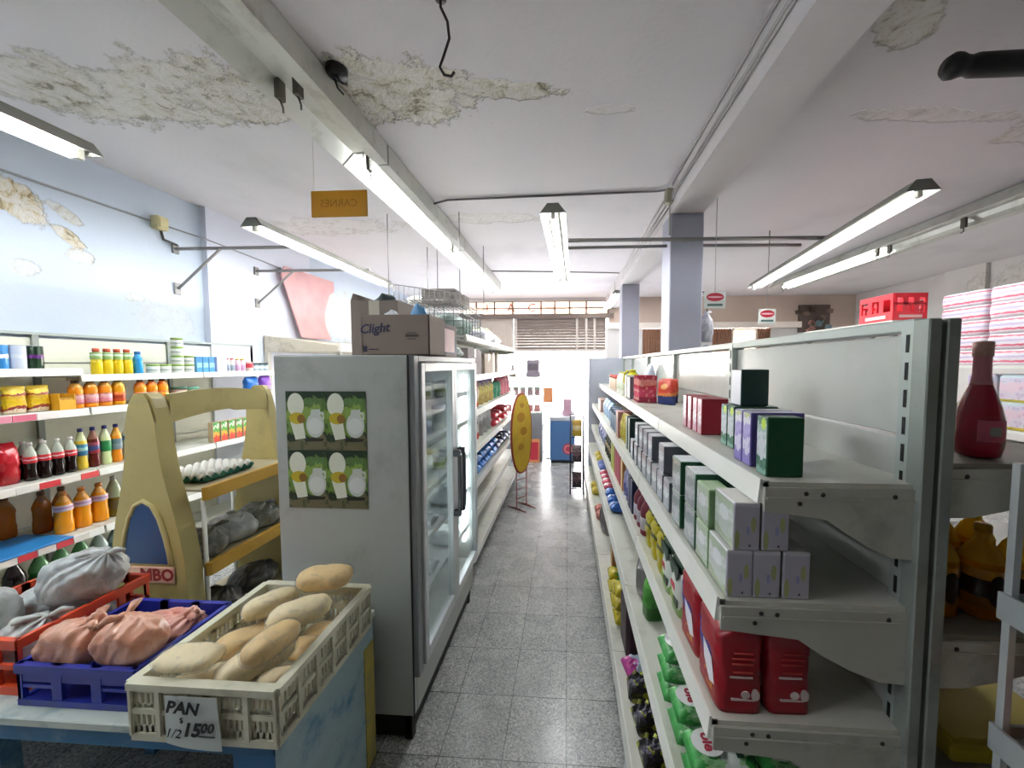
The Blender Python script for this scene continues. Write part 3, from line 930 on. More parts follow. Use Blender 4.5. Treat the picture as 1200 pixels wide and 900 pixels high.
# posters on the side of the fridge
M_pbg = pack([(0, '#6f6a4c'), (.2, '#22301f'), (.3, '#6f8f3c'), (.55, '#8aa84e'), (.72, '#5a7a3a'), (.84, '#1f3320')], speck='#2f4a28', rough=.4, dist=.5, dscale=5, sp_scale=7, seed=3)
def poster(cx, cz, w, h):
    p = empty('poster', (cx, FY0 - .0015, cz))
    b = MB(); b.box(-w / 2, w / 2, -.0012, 0, -h / 2, h / 2); b.build('sheet', M_pbg, p)
    b = MB()
    def disc(x, z, rx, rz, y, mi, k=20):
        b.prism([(x + rx * math.cos(2 * PI * t / k), z + rz * math.sin(2 * PI * t / k)) for t in range(k)], 'Y', -y - .0004, -y, mi)
    disc(-.25 * w, .27 * h, .21 * w, .20 * h, .0012, 0)
    b.prism([(-.40 * w, -.02 * h), (-.08 * w, .0), (-.02 * w, -.30 * h), (-.28 * w, -.33 * h)], 'Y', -.0017, -.0012, 0)
    disc(-.22 * w, .04 * h, .2 * w, .10 * h, .0018, 1); disc(-.12 * w, .03 * h, .1 * w, .075 * h, .0023, 2)
    disc(.23 * w, -.08 * h, .23 * w, .21 * h, .0012, 3)
    b.prism([(.10 * w, .02 * h), (.14 * w, .19 * h), (.36 * w, .20 * h), (.38 * w, .02 * h)], 'Y', -.0017, -.0013, 3)
    b.prism([(.36 * w, .16 * h), (.46 * w, .14 * h), (.46 * w, .02 * h), (.42 * w, .02 * h), (.42 * w, .10 * h), (.36 * w, .12 * h)], 'Y', -.0016, -.0012, 3)
    disc(.23 * w, -.09 * h, .19 * w, .14 * h, .0018, 4)
    b.prism([(-.05 * w, -.30 * h), (.45 * w, -.30 * h), (.40 * w, -.35 * h), (-.02 * w, -.36 * h)], 'Y', -.0017, -.0012, 5)
    for q in range(4):
        b.box(-.02 * w + q * .12 * w, .06 * w + q * .12 * w, -.0018, -.0012, .27 * h, .38 * h, mi=6)
    b.build('print', [mat('#e6ead8', .4), mat('#c9b52e', .4), mat('#8f6a2a', .5), mat('#cfd6cf', .4), mat('#e2e6e2', .4), mat('#22231c', .5), mat('#5d8048', .5)], p)
    return p
for i, (cx, cz, t) in enumerate(((-1.23, 1.585, 'upper poster nearest the bread rack'), (-1.035, 1.585, 'upper poster nearest the doors'), (-1.23, 1.305, 'lower poster nearest the bread rack'), (-1.035, 1.305, 'lower poster nearest the doors'))):
    tag(poster(cx, cz, .194, .278), 'green printed drink jug ' + t.replace('poster', 'poster on the fridge side,'), 'poster', 'jug posters on the fridge side')

# ================================================================== TABLE
M_tblue = mat('#2f6a94', .55, var=.25, vs=5, dirt='#8fb0b8', da=.8, ds=4)
M_twhite = mat('#c6d0c8', .5, var=.1, vs=4, dirt='#6f93a0', da=.6, ds=8)
tb = empty('painted_table', (0, 0, 0))
b_ = MB(); b_.box(-3.1, -.90, 1.03, 1.62, .668, .698, bev=.004); b_.build('table_top', M_twhite, tb)
b_ = MB(); b_.box(-3.08, -.93, 1.05, 1.07, .60, .667); b_.box(-3.08, -.93, 1.58, 1.60, .60, .667); b_.build('apron', M_tblue, tb)
b_ = MB(); b_.box(-.925, -.905, 1.05, 1.60, .0, .667); b_.build('end_board', mat('#a9c3cc', .55, var=.15, vs=6, dirt='#3f86b4', da=.95, ds=5), tb)
b_ = MB(); b_.box(-.904, -.90, 1.52, 1.595, .0, .57); b_.build('edge_stripe', mat('#c9b45a', .55, var=.2, vs=9, dirt='#6d8c86', da=.7), tb)
b_ = MB(); b_.box(-3.08, -.93, 1.56, 1.575, .0, .60); b_.build('added_shade_board', mat('#2a2c2c', .7), tb)  # board added to block light, so the floor under the table stays dark
b_ = MB(); b_.box(-1.12, -.93, 1.10, 1.13, .0, .60); b_.build('front_board', mat('#2c6fa8', .5, var=.2), tb)
for x, y in ((-3.05, 1.08), (-3.05, 1.53), (-2.0, 1.08), (-2.0, 1.53)):
    b_ = MB(); b_.box(x, x + .05, y, y + .05, 0, .6); b_.build('leg', M_tblue, tb)
b_ = MB(); b_.tube([(-2.0, 1.1, .58), (-2.6, 1.12, .2)], .014, 6); b_.build('brace', mat('#b9bdb6', .5), tb)
tag(tb, 'low table painted blue and white under the three plastic crates', 'table')

# ================================================================== PLASTIC CRATES
def crate(name, cx, cy, z, w, d, h, style, m, label):
    root = empty(name, (cx, cy, z))
    b = MB()
    X, Y, t = w / 2, d / 2, .012
    def wall(n, L, org, ax):
        """bars of one side; u runs along the side"""
        def bar(u0, u1, z0, z1, o0=0.0, o1=t):
            if ax == 'x':
                s = -1 if org < 0 else 1
                b.box(u0, u1, org - s * o1, org - s * o0, z0, z1)
            else:
                s = -1 if org < 0 else 1
                b.box(org - s * o1, org - s * (o0 + .0004), u0, u1, z0 + .0004, z1 - .0006)
        if style == 'slots':
            bar(-L, L, h - .022, h, -.012, t + .006); bar(-L, L, 0, .024, -.004, t); bar(-L, L, h * .5 - .008, h * .5 + .008, -.004, t)
            k = max(3, int(L * 2 / .085))
            for i in range(k + 1):
                u = -L + i * 2 * L / k
                bar(max(-L, u - .008), min(L, u + .008), .02, h - .02, -.008, t)
                if i < k:
                    v = u + .012
                    q = 5
                    for j in range(q):
                        c = u + (j + .5) * 2 * L / k / q
                        bar(c - .0045, c + .0045, .02, h - .02, .002, t - .002)
            bar(-L, L, .02, .045, .002, t); bar(-L, L, h * .5 + .008, h * .5 + .02, .002, t); bar(-L, L, h - .04, h - .02, .002, t)
        elif style == 'windows':
            bar(-L, L, h - .03, h, -.006, t); bar(-L, L, 0, .022, -.002, t)
            k = max(2, int(round(L * 2 / .15)))
            for i in range(k + 1):
                u = -L + i * 2 * L / k
                bar(max(-L, u - .018), min(L, u + .018), 0, h, 0, t)
            bar(-L, L, h - .062, h - .03, .002, t)
            bar(-L, -L + 2 * L / k, h * .42, h * .50, .002, t); bar(L - 2 * L / k, L, h * .42, h * .50, .002, t)
        else:
            bar(-L, L, h - .035, h, -.006, t); bar(-L, L, 0, .03, -.002, t); bar(-L, L, h * .45, h * .53, 0, t)
            k = max(3, int(round(L * 2 / .10)))
            for i in range(k + 1):
                u = -L + i * 2 * L / k
                bar(max(-L, u - .012), min(L, u + .012), 0, h, 0, t)
    wall(0, X, -Y, 'x'); wall(1, X, Y, 'x'); wall(2, Y, -X, 'y'); wall(3, Y, X, 'y')
    b.build('wall_panel', m, root)
    b = MB(); b.box(-X + .012, X - .012, -Y + .012, Y - .012, .004, .012); b.build('bottom', m, root)
    tag(root, label, 'crate')
    return root
M_cwhite = mat('#d5d3bd', .45, var=.08, vs=6, dirt='#a8a68c', da=.5)
cw = crate('plastic_crate', -1.095, 1.245, .70, .47, .51, .188, 'slots', M_cwhite, 'white slotted plastic crate of bread with the price paper')
cb = crate('plastic_crate', -1.635, 1.245, .70, .43, .345, .145, 'windows', mat('#1a2a94', .4, var=.1, coat=.2), 'deep blue plastic crate of pink bags between the other two')
co = crate('plastic_crate', -2.125, 1.305, .70, .46, .40, .20, 'grid', mat('#d8481f', .42, var=.1, coat=.2), 'orange plastic crate holding grey shopping bags')
# handwritten price paper, taped to the front of the bread crate
pp = empty('hanging_price_paper', (-1.115, .974, .79))
b_ = MB()
b_.grid(lambda u, v: ((u - .5) * .165 + (.012 * (1 - v) if u > .5 else 0), -.002 - .006 * math.sin(u * 3) * (1 - v) , (v - .5) * .15 - (.015 * u * (1 - v))), 8, 8)
for f in b_.bm.faces:
    f.smooth = True
sh_ = b_.build('sheet', mat('#cfd8d4', .6, var=.05), pp)
b_ = MB()
b_.text('PAN', .052, frame_mtx((-.02, -.0105, .045), (1, 0, -.05), (.05, 0, 1)), 0, bold=.0015, shear=.25)
b_.text('15', .058, frame_mtx((.005, -.0105, -.022), (1, 0, .02), (-.02, 0, 1)), 0, bold=.002, shear=.3)
b_.text('00', .042, frame_mtx((.055, -.0105, -.014), (1, 0, .02), (-.02, 0, 1)), 0, bold=.001, shear=.3)
b_.box(.03, .08, -.0112, -.010, -.040, -.037)
b_.text('1/2', .04, frame_mtx((-.052, -.0105, -.035), (1, 0, -.05), (.05, 0, 1)), 0, shear=.3)
b_.text('$', .024, frame_mtx((-.022, -.0105, .008), (1, 0, 0), (0, 0, 1)), 0)
b_.build('lettering', mat('#16181a', .6), pp)
tag(pp, 'white paper with handwritten bread price on the front of the white crate', 'price paper')

# ================================================================== BREAD STAND
M_oliv = mat('#b7a768', .42, var=.08, vs=4, dirt='#8f8350', da=.4, coat=.2)
M_yel = mat('#c99a33', .45, var=.1, vs=6, dirt='#8c6d2a', da=.3)
bs = empty('bread_stand', (-2.14, 1.70, 0))
HW = [(.0, .215), (.3, .215), (.62, .212), (.82, .203), (.95, .185), (1.08, .158), (1.2, .128), (1.3, .106), (1.42, .088), (1.55, .08), (1.63, .072), (1.68, .055), (1.705, .03)]
def flank(y0, y1, inset):
    b = MB()
    poly = [(w, z) for z, w in HW] + [(-w, z) for z, w in HW[::-1]]
    b.prism(poly, 'Y', y0, y1)
    bmesh.ops.bevel(b.bm, geom=[e for e in b.bm.edges if abs(e.verts[0].co.y - e.verts[1].co.y) < 1e-6], offset=.010, segments=2, affect='EDGES')
    return b
b_ = flank(.0, .085, 0); fp = b_.build('side_panel', M_oliv, bs)
AR = [(-.125, .835), (-.118, .90), (-.103, .98), (-.078, 1.06), (-.045, 1.125), (0, 1.15), (.045, 1.125), (.078, 1.06), (.103, .98), (.118, .90), (.125, .835)]
b_ = MB(); b_.prism(AR, 'Y', -.006, -.001); b_.build('window', mat('#123f74', .3, var=.2, vs=6), fp)
b_ = MB(); b_.tube([(x * 1.06, -.004, z + (.01 if z > 1 else 0)) for x, z in AR], .012, 6); b_.build('window_rim', mat('#c9bb80', .4), fp)
b_ = MB(); b_.box(-.15, .15, -.010, -.001, .735, .82, mi=0, bev=.004); b_.text('MBO', .085, frame_mtx((.06, -.0115, .778), (1, 0, 0), (0, 0, 1)), 1, bold=.003)
b_.build('name_plate', [mat('#ddb49c', .45), mat('#8f1f22', .45)], fp)
b_ = flank(.70, .76, 0); b_.build('side_panel', M_oliv, bs)
b_ = MB()   # curved header board between the two flanks
pts = []
n = 14
for i in range(n + 1):
    u = i / n
    pts.append((.085 + u * .615, 1.695 + .02 * math.sin(u * PI * 1.2) - .01 * u))
for i in range(n, -1, -1):
    u = i / n
    pts.append((.085 + u * .615, 1.545 + .035 * math.sin(u * PI) * (1 if u < .6 else .6)))
b_.prism(pts, 'X', .045, .07); b_.build('header_board', M_oliv, bs)
for z in (1.20, .79, .40):
    b_ = MB(); b_.box(-.20, .215, .086, .699, z - .022, z - .010)
    b_.build('shelf', mat('#b3a98b', .5), bs)
    b_ = MB()
    b_.prism([(.225, .09), (.24, .10), (.24, .68), (.225, .699), (.215, .699), (.215, .09)], 'Z', z - .07, z)
    b_.build('shelf_rim', M_yel, bs)
for x, y in ((.20, .11), (.20, .67), (-.18, .11), (-.18, .67)):
    b_ = MB(); b_.tube([(x, y, 0), (x, y, 1.135)], .011, 6); b_.build('leg_tube', mat('#d8d8d0', .4), bs)
tag(bs, 'olive yellow plastic bread stand with a blue arched window and yellow shelf rims', 'display stand')
# ================================================================== GOODS: makers
def W(h, r=.4, **k):
    return mat(h, r, **k)
def m_carton(name, w, d, h, side, front=None, top=None, bev=.003, face='-X'):
    """w along x, d along y; front print on one face"""
    def f():
        b = MB(); b.box(-w / 2, w / 2, -d / 2, d / 2, 0, h, bev=bev)
        b.bm.normal_update()
        bmesh.ops.recalc_face_normals(b.bm, faces=b.bm.faces[:])
        ms = [side]
        if front:
            ms.append(front)
            ax = Vector({'-X': (-1, 0, 0), 'X': (1, 0, 0), '-Y': (0, -1, 0)}[face])
            for fc in b.bm.faces:
                if fc.normal.dot(ax) > .9:
                    fc.material_index = 1
        if top:
            ms.append(top)
            for fc in b.bm.faces:
                if fc.normal.z > .9:
                    fc.material_index = len(ms) - 1
        return b.build(name, ms)
    return f
def m_pouch(name, w, d, h, m, crimp=.12, bottom=.35, wr=.006, seed=0, nu=26, nv=16, tuck=.85, extra=None, e=.55):
    """standing soft pack; broad face towards x, w along y, d along x"""
    def f():
        b = MB()
        def P(u, v):
            a = 2 * PI * u
            c, s = math.cos(a), math.sin(a)
            y = math.copysign(abs(c) ** e, c) * w / 2
            x = math.copysign(abs(s) ** e, s)
            t = min(1.0, v / bottom) if bottom else 1
            dd = .62 + .38 * math.sin(t * PI / 2)
            if bottom < .05:
                dd = 1
            if v > 1 - crimp * 3:
                q = (1 - v) / (crimp * 3)
                dd *= .06 + .94 * q ** .75
            x *= d / 2 * dd
            y *= 1 - .06 * math.sin(v * PI) if v < .95 else tuck + .12
            nz = noise.noise(Vector((x * 24 + seed * 7.3, y * 24, v * 6 + seed))) + .6 * noise.noise(Vector((x * 60, y * 60 + seed, v * 17)))
            k = wr * (1.0 if v > .08 else 0)
            return Vector((x + nz * k * 1.5, y + nz * k, v * h))
        b.grid(P, nu, nv, 0, wrap_u=True)
        n = len(b.bm.verts)
        b.bm.verts.ensure_lookup_table()
        for ring in (range(nu), range(n - nu, n)):
            try:
                b.bm.faces.new([b.bm.verts[i] for i in ring])
            except ValueError:
                pass
        ms = [m]
        if extra:
            ms += extra(b)
        return b.build(name, ms)
    return f
def m_pillow(name, lx, ly, lz, m, wr=.007, seed=0, n=20, ends='x', extra=None):
    """soft pack lying down, crimped at two ends"""
    def f():
        b = MB()
        def prof(u, v, sg):
            a, c = 2 * u - 1, 2 * v - 1
            q = a if ends == 'x' else c
            o = c if ends == 'x' else a
            th = max(0, 1 - abs(q) ** 3.2) ** .55 * max(0, 1 - abs(o) ** 4) ** .5
            nz = noise.noise(Vector((a * 3.5 + seed * 5.1, c * 3.5, seed))) + .6 * noise.noise(Vector((a * 9, c * 9 + seed, 3)))
            z = th * lz / 2 * sg
            if sg > 0:
                z += nz * wr * th * 2.2
            x = a * lx / 2 * (1 - .05 * (1 - abs(q)) * (1 if ends == 'y' else 0))
            y = c * ly / 2
            if ends == 'x':
                y *= .90 + .1 * abs(q) ** 2
            else:
                x *= .90 + .1 * abs(q) ** 2
            return Vector((x, y, max(0, z + lz / 2)))
        b.grid(lambda u, v: prof(u, v, 1), n, n)
        b.grid(lambda u, v: prof(u, v, -1), n, n, flip=True)
        bmesh.ops.remove_doubles(b.bm, verts=b.bm.verts[:], dist=.0004)
        ms = [m]
        if extra:
            ms += extra(b)
        return b.build(name, ms)
    return f
def prof_pet(r, h):
    return [(.72 * r, 0), (.92 * r, .012 * h), (r, .05 * h), (r, .28 * h), (.93 * r, .33 * h), (.93 * r, .55 * h), (r, .60 * h), (.97 * r, .66 * h), (.72 * r, .77 * h), (.44 * r, .86 * h), (.34 * r, .89 * h), (.34 * r, .95 * h)]
def prof_cola(r, h):
    return [(.75 * r, 0), (.95 * r, .02 * h), (r, .10 * h), (.84 * r, .28 * h), (.86 * r, .36 * h), (r, .48 * h), (r, .62 * h), (.92 * r, .70 * h), (.60 * r, .82 * h), (.40 * r, .89 * h), (.36 * r, .95 * h)]
def prof_juice(r, h):
    return [(.9 * r, 0), (r, .02 * h), (r, .12 * h), (.96 * r, .14 * h), (.96 * r, .52 * h), (r, .55 * h), (r, .64 * h), (.9 * r, .75 * h), (.62 * r, .86 * h), (.48 * r, .89 * h), (.48 * r, .93 * h)]
def prof_flask(r, h):
    return [(.8 * r, 0), (r, .02 * h), (r, .44 * h), (.97 * r, .50 * h), (.86 * r, .54 * h), (.97 * r, .60 * h), (.9 * r, .70 * h), (.6 * r, .80 * h), (.55 * r, .90 * h)]
M_clear = mat('#dfe6e4', .12, alpha=.45, var=.02)
def m_bottle(name, r, h, prof, liquid, cap, label=None, lz=(.33, .55), fill=.75, clear=None, capr=.40, n=16, lr=1.0):
    def f():
        p = prof(r, h)
        mis = [0 if p[i + 1][1] <= fill * h + 1e-6 else 1 for i in range(len(p) - 1)]
        b = MB(); b.lathe(p, n, mis=mis)
        o = b.build(name, [liquid, clear or M_clear])
        b = MB(); z0 = p[-1][1]
        b.lathe([(capr * r, z0 - .035 * h), (capr * r, h * .985), (capr * r * .85, h)], 12)
        b.build('cap', cap, o)
        if label:
            b = MB(); b.lathe([(r * lr * .985, lz[0] * h), (r * lr * 1.02, lz[0] * h + .002), (r * lr * 1.02, lz[1] * h - .002), (r * lr * .985, lz[1] * h)], n, close=False)
            b.build('label', label, o)
        return o
    return f
def m_jar(name, r, h, body, lid, lidh=.2, n=14, lidr=1.02):
    def f():
        b = MB(); b.lathe([(r * .94, 0), (r, .004), (r, h * (1 - lidh) - .006), (r * .93, h * (1 - lidh))], n)
        o = b.build(name, body)
        b = MB(); b.lathe([(r * lidr, h * (1 - lidh) + .0005), (r * lidr, h - .002), (r * lidr * .96, h)], n)
        b.build('lid', lid, o)
        return o
    return f
def m_can(name, r, h, body, rim):
    def f():
        b = MB(); b.lathe([(r * .95, 0), (r, .005), (r, h - .006), (r * .95, h - .001)], 16)
        o = b.build(name, body)
        b = MB(); b.lathe([(r * .95, h - .001), (r * .96, h + .003), (r * .88, h + .003), (r * .86, h)], 16)
        b.build('rim', rim, o)
        return o
    return f
GTOP, GSEC, GTHI, GFOU, GDECK = ['%s gondola shelf' % w for w in ('top', 'second', 'third', 'fourth')] + ['bottom gondola deck']
PE = 'from the post'
WTOP, WSEC, WTHI, WFOU, WLOW = ['%s blue-wall shelf' % w for w in ('top', 'second', 'third', 'fourth', 'lowest')]
WE = 'from the table'
S1, S2, S3, S4, S5 = ['%s snack shelf' % w for w in ('top', 'second', 'third', 'fourth', 'fifth')]
SE = 'from the fridge'
e = .0015
FRONT.update({GTOP: .50, GSEC: .40, GTHI: .388, GFOU: .33, GDECK: .265})
def j(a=.05):
    return R.uniform(-a, a)

# ------------------------------------------------------------------ right gondola, top shelf
M_dgreen = W('#0f4a2c', .4, var=.12, vs=20)
M_teafront = pack([(0, '#7fa79a'), (.12, '#2f6a50'), (.3, '#c6ccd2'), (.72, '#9fb6b4'), (.86, '#3f6b58')], spots=[('Y', .35, .88, .22, .10, '#b9d43a')], speck='#5f8f7c', rough=.3, dist=.25, sp_amt=.4, sp_scale=6)
M_purfront = pack([(0, '#8f83c4'), (.25, '#d6d2e6'), (.5, '#b0a4d6'), (.75, '#d9d8e0'), (.9, '#b9c08a')], speck='#7c6cc0', rough=.3, dist=.4, sp_scale=7)
M_redfront = pack([(0, '#d9a9b6'), (.3, '#efe0e4'), (.6, '#d9b0c0'), (.85, '#e9d6dd')], speck='#b95a70', rough=.3, dist=.3, sp_scale=7)
K_green = Kind(m_carton('tea_box', .095, .054, .158, M_dgreen, M_teafront), 'dark green tea box with a pale printed front', 'box', 'dark green tea boxes')
K_purple = Kind(m_carton('tea_box', .15, .05, .158, W('#5a4f95', .4), M_purfront, W('#cfcdd8', .4)), 'purple tea box with a lilac printed front', 'box', 'purple tea boxes')
K_green2 = Kind(m_carton('tea_box', .15, .052, .15, W('#1c4634', .4), M_teafront), 'wide bottle-green tea box', 'box', 'wide green tea boxes')
K_red = Kind(m_carton('tea_box', .11, .05, .152, W('#a82a3a', .4), M_redfront), 'crimson tea box with a pink printed front', 'box', 'crimson tea boxes')
K_dark = Kind(m_carton('tea_box', .095, .08, .128, W('#1e3b35', .3, var=.3, vs=10), W('#cdd0da', .35)), 'dark glossy box standing upright on the green tea boxes', 'box', 'dark boxes')
z = 1.551 + e
put(K_green, .572, 1.016, z, .0, GTOP, PE)
for y in (1.112, 1.166):
    put(K_purple, .605, y, z, j(.01), GTOP, PE)
for y in (1.335, 1.390):
    put(K_green2, .655, y, z, j(.01), GTOP, PE)
put(K_dark, .655, 1.362, z + .1515, 0, '', PE)
for y in (1.60, 1.66, 1.73, 1.80):
    put(K_red, .62, y, z, j(.02), GTOP, PE)
K_orp = Kind(m_pouch('snack_pouch', .15, .07, .185, pack([(0, '#20306e'), (.34, '#d8803a'), (.46, '#d2402c'), (.8, '#d84a30')], spots=[('Y', .5, .72, .22, .12, '#e8a04a')], rough=.35, dist=.15), seed=1), 'orange and navy snack pouch', 'pouch', 'orange pouches')
put(K_orp, .74, 2.78, z, .6, GTOP, PE); put(K_orp, .80, 2.93, z, .6, GTOP, PE)
K_pnk = Kind(m_pouch('snack_pouch', .15, .05, .21, pack([(0, '#b02a4a'), (.2, '#d8486a'), (.5, '#c92f4a'), (.62, '#e08a80'), (.85, '#b8304a')], speck='#e6b0a0', rough=.35, dist=.15, sp_scale=5), seed=2), 'pink and red flat snack pouch', 'pouch', 'pink pouches')
for y in (2.90, 2.98, 3.06):
    put(K_pnk, .62, y, z, 1.45, GTOP, PE)
K_gry = Kind(m_carton('cereal_box', .14, .05, .19, W('#6d6a72', .4), W('#b9b4b4', .4)), 'grey slim cereal box', 'box', 'grey cereal boxes')
for y in (3.19, 3.27):
    put(K_gry, .60, y, z, j(), GTOP, PE)
K_wht = Kind(m_carton('cereal_box', .13, .06, .20, W('#dcd6c6', .4), W('#e6ddc0', .4)), 'cream slim cereal box', 'box', 'cream cereal boxes')
put(K_wht, .59, 3.36, z, 0, GTOP, PE)
def m_can_jug():
    b = MB(); b.lathe([(.055, 0), (.06, .01), (.06, .17), (.045, .21), (.03, .225)], 14)
    o = b.build('oil_bottle', W('#d8cf2a', .35))
    b = MB(); b.tube([(-.02, 0, .21), (-.05, 0, .235), (-.075, 0, .215), (-.078, 0, .14), (-.055, 0, .10)], .012, 6); b.build('handle', W('#cfc628', .35), o)
    b = MB(); b.lathe([(.03, .2255), (.03, .245), (.02, .25)], 10); b.build('cap', W('#c8b820', .4), o)
    return o
put(Kind(m_can_jug, 'bright yellow jug with a looped handle', 'bottle', 'yellow jugs'), .57, 3.47, z, 0, GTOP, PE)
K_wbot = Kind(m_bottle('cleaner_bottle', .045, .22, prof_juice, W('#e6e6de', .35), W('#d9d94a', .4), W('#d9e0c8', .4), (.2, .5), fill=1), 'white plastic bottle with a yellow cap', 'bottle', 'white bottles')
for y in (3.66, 3.80, 3.95):
    put(K_wbot, .57, y, z, 0, GTOP, PE)
K_rjar = Kind(m_jar('preserve_jar', .055, .17, W('#d8c0a8', .3), W('#b8483a', .4)), 'pale jar with a red lid', 'jar', 'red lidded jars')
for y in (4.2, 4.4, 4.62):
    put(K_rjar, .58, y, z, 0, GTOP, PE)
K_lil = Kind(m_pouch('paper_bag', .16, .10, .30, W('#cfd2e2', .4, var=.12), seed=5), 'pale lilac plastic bag standing at the back', 'bag', 'lilac bags')
put(K_lil, .83, 3.75, z, 0, GTOP, PE)

# ------------------------------------------------------------------ second shelf
M_latside = pack([(0, '#b9b8c4'), (.08, '#b4b2c0'), (.92, '#c4c4cc')], spots=[('X', .75, .55, .10, .16, '#aab07a'), ('X', .15, .22, .10, .2, '#a9ae78'), ('X', .55, .42, .07, .10, '#9a9cc8'), ('X', .62, .10, .04, .03, '#4a4a56')], rough=.35, dist=.05)
M_latfront = pack([(0, '#b9c4ac'), (.2, '#d2d8d4'), (.5, '#e2e6e6'), (.75, '#c6d4c0')], speck='#b9cfae', rough=.14, dist=.5, sp_scale=6, sp_amt=.5, metal=.25, spots=[('Y', .5, .62, .25, .16, '#eef2f4')])
K_lat = Kind(m_carton('infusion_box', .068, .122, .126, M_latside, M_latfront, W('#d4d2cc', .25, var=.15, vs=30)), 'lilac-grey infusion box', 'box', 'pale infusion boxes')
z = 1.235 + e
for i, x in enumerate((.449, .523, .597)):
    put(K_lat, x, 1.026, z, 0, GSEC, 'from the aisle', key=i, lvl='lower tier')
for i, x in enumerate((.468, .541)):
    put(K_lat, x, 1.026, z + .1275, 0, GSEC, 'from the aisle', key=i, lvl='upper tier')
K_lat2 = Kind(m_carton('infusion_box', .068, .10, .12, W('#7fa070', .4), M_latfront, W('#8fae80', .3)), 'small pale green infusion box', 'box', 'small green infusion boxes')
M_silv = pack([(0, '#c9ced4'), (.3, '#dfe3e8'), (.55, '#b8c2c4'), (.8, '#dde2e6')], speck='#a9b4bc', rough=.14, dist=.6, sp_scale=7, sp_amt=.45, metal=.5)
put(K_lat2, .445, 1.145, z, 0, GSEC, PE, lvl='lower tier'); put(K_lat2, .445, 1.145, z + .1215, 0, GSEC, PE, lvl='upper tier')
K_sg = Kind(m_carton('infusion_box', .16, .105, .126, W('#2a5a3e', .4), M_silv, W('#c5cad0', .15, var=.15, vs=25)), 'dark green silver-fronted box', 'box', 'silver fronted green boxes')
for y in (1.265, 1.42):
    for l in (0, 1):
        put(K_sg, .50 if y < 1.3 else .492, y, z + l * .1275, 0, GSEC, PE, lvl=('lower tier', 'upper tier')[l])
K_gc = Kind(m_carton('infusion_box', .15, .095, .125, W('#5a5d66', .4), pack([(0, '#aab0b8'), (.4, '#d2d4d8'), (.7, '#b6aeb2')], speck='#8c8f9c', rough=.2, dist=.4, sp_scale=6), W('#bfc2c8', .18, var=.15, vs=25)), 'charcoal box with a silver-grey printed front', 'box', 'charcoal boxes')
for i, y in enumerate((1.56, 1.67, 1.78, 1.90, 2.02, 2.14, 2.27, 2.40)):
    put(K_gc, .49, y, z, j(.02), GSEC, PE, lvl='lower tier')
    if i in (1, 3, 4, 5, 6):
        put(K_gc, .50, y, z + .1275, j(.02), GSEC, PE, lvl='upper tier')
K_tallg = Kind(m_carton('cereal_box', .2, .06, .24, W('#1f3c36', .4), W('#a8b4a8', .35)), 'tall blackish-green box', 'box', 'tall green boxes')
for y in (2.58, 2.68):
    put(K_tallg, .53, y, z, 0, GSEC, PE)
K_ylw = Kind(m_pouch('rice_pouch', .12, .07, .22, pack([(0, '#c2b22a'), (.5, '#d9cf5a'), (.7, '#b8a424')], speck='#8f8a2a', dist=.2, rough=.35), seed=7), 'mustard yellow pouch', 'pouch', 'yellow pouches')
for y in (2.83, 2.97):
    put(K_ylw, .46, y, z, .2, GSEC, PE)
K_pale = Kind(m_carton('cereal_box', .12, .05, .22, W('#c88f8f', .4), W('#d8c2b4', .4)), 'dusty pink slim box', 'box', 'pink slim boxes')
put(K_pale, .47, 3.09, z, 0, GSEC, PE); put(K_pale, .47, 3.16, z, 0, GSEC, PE)
K_blj = Kind(m_jar('powder_jar', .05, .20, W('#8f9fb8', .3), W('#58687f', .4)), 'blue-grey powder jar', 'jar', 'blue-grey jars')
for y in (3.32, 3.46, 3.60):
    put(K_blj, .47, y, z, 0, GSEC, PE)
K_lb = Kind(m_pouch('sugar_bag', .16, .09, .20, W('#8fb4d8', .35, var=.15), seed=9), 'light blue sugar bag', 'bag', 'light blue bags')
for y in (4.0, 4.25, 4.5):
    put(K_lb, .49, y, z, .1, GSEC, PE)
K_pb = Kind(m_carton('biscuit_box', .1, .07, .16, W('#c7a8a0', .4), W('#dcb8b8', .4)), 'pale pink biscuit box at the far end', 'box', 'pink biscuit boxes')
for y in (4.75, 4.86, 4.98):
    put(K_pb, .47, y, z, 0, GSEC, PE)

# ------------------------------------------------------------------ third shelf: red bags and so on
def red_art(b):
    """print on the broad aisle face and the narrow face of the red bag"""
    for (x0, x1, z0, z1, mi) in ((-.035, .035, .035, .040, 2), (-.04, .03, .098, .101, 2), (-.03, .03, .112, .114, 3), (-.035, .035, .15, .152, 3), (-.03, .03, .165, .167, 3), (-.035, .03, .135, .137, 3)):
        b.box(x0 + .01, x1, -.0808, -.076, z0 + .0, z1, mi=mi)
    for (x, rx, rz) in ((.012, .012, .010), (.038, .011, .015)):
        b.prism([(x + rx * math.cos(k * PI / 8), .052 + rz * math.sin(k * PI / 8)) for k in range(16)], 'Y', -.0812, -.076, 2)
    b.prism([(-.05, .06), (-.01, .05), (.06, .12), (.06, .18), (-.02, .135)], 'X', -.0605, -.059, 4)
    b.prism([(-.055, .055), (-.02, .04), (.02, .08), (.03, .13), (-.03, .115)], 'X', -.0615, -.060, 1)
    b.prism([(-.04, .025), (.0, .02), (.02, .05), (-.01, .075), (-.04, .06)], 'X', -.0610, -.0595, 5)
    return [W('#e6e4ea', .4), W('#d0c2c0', .45), W('#c44a40', .45), W('#26348f', .4), W('#c98a2c', .4)]
K_redb = Kind(m_pouch('powder_bag', .162, .12, .245, W('#94101f', .33, var=.12, vs=12, bump=.2, bs=18), bottom=.02, wr=.004, seed=3, nu=36, nv=22, crimp=.05, e=.33, extra=red_art), 'big crimson powder bag', 'bag', 'crimson powder bags')
z = .905 + e
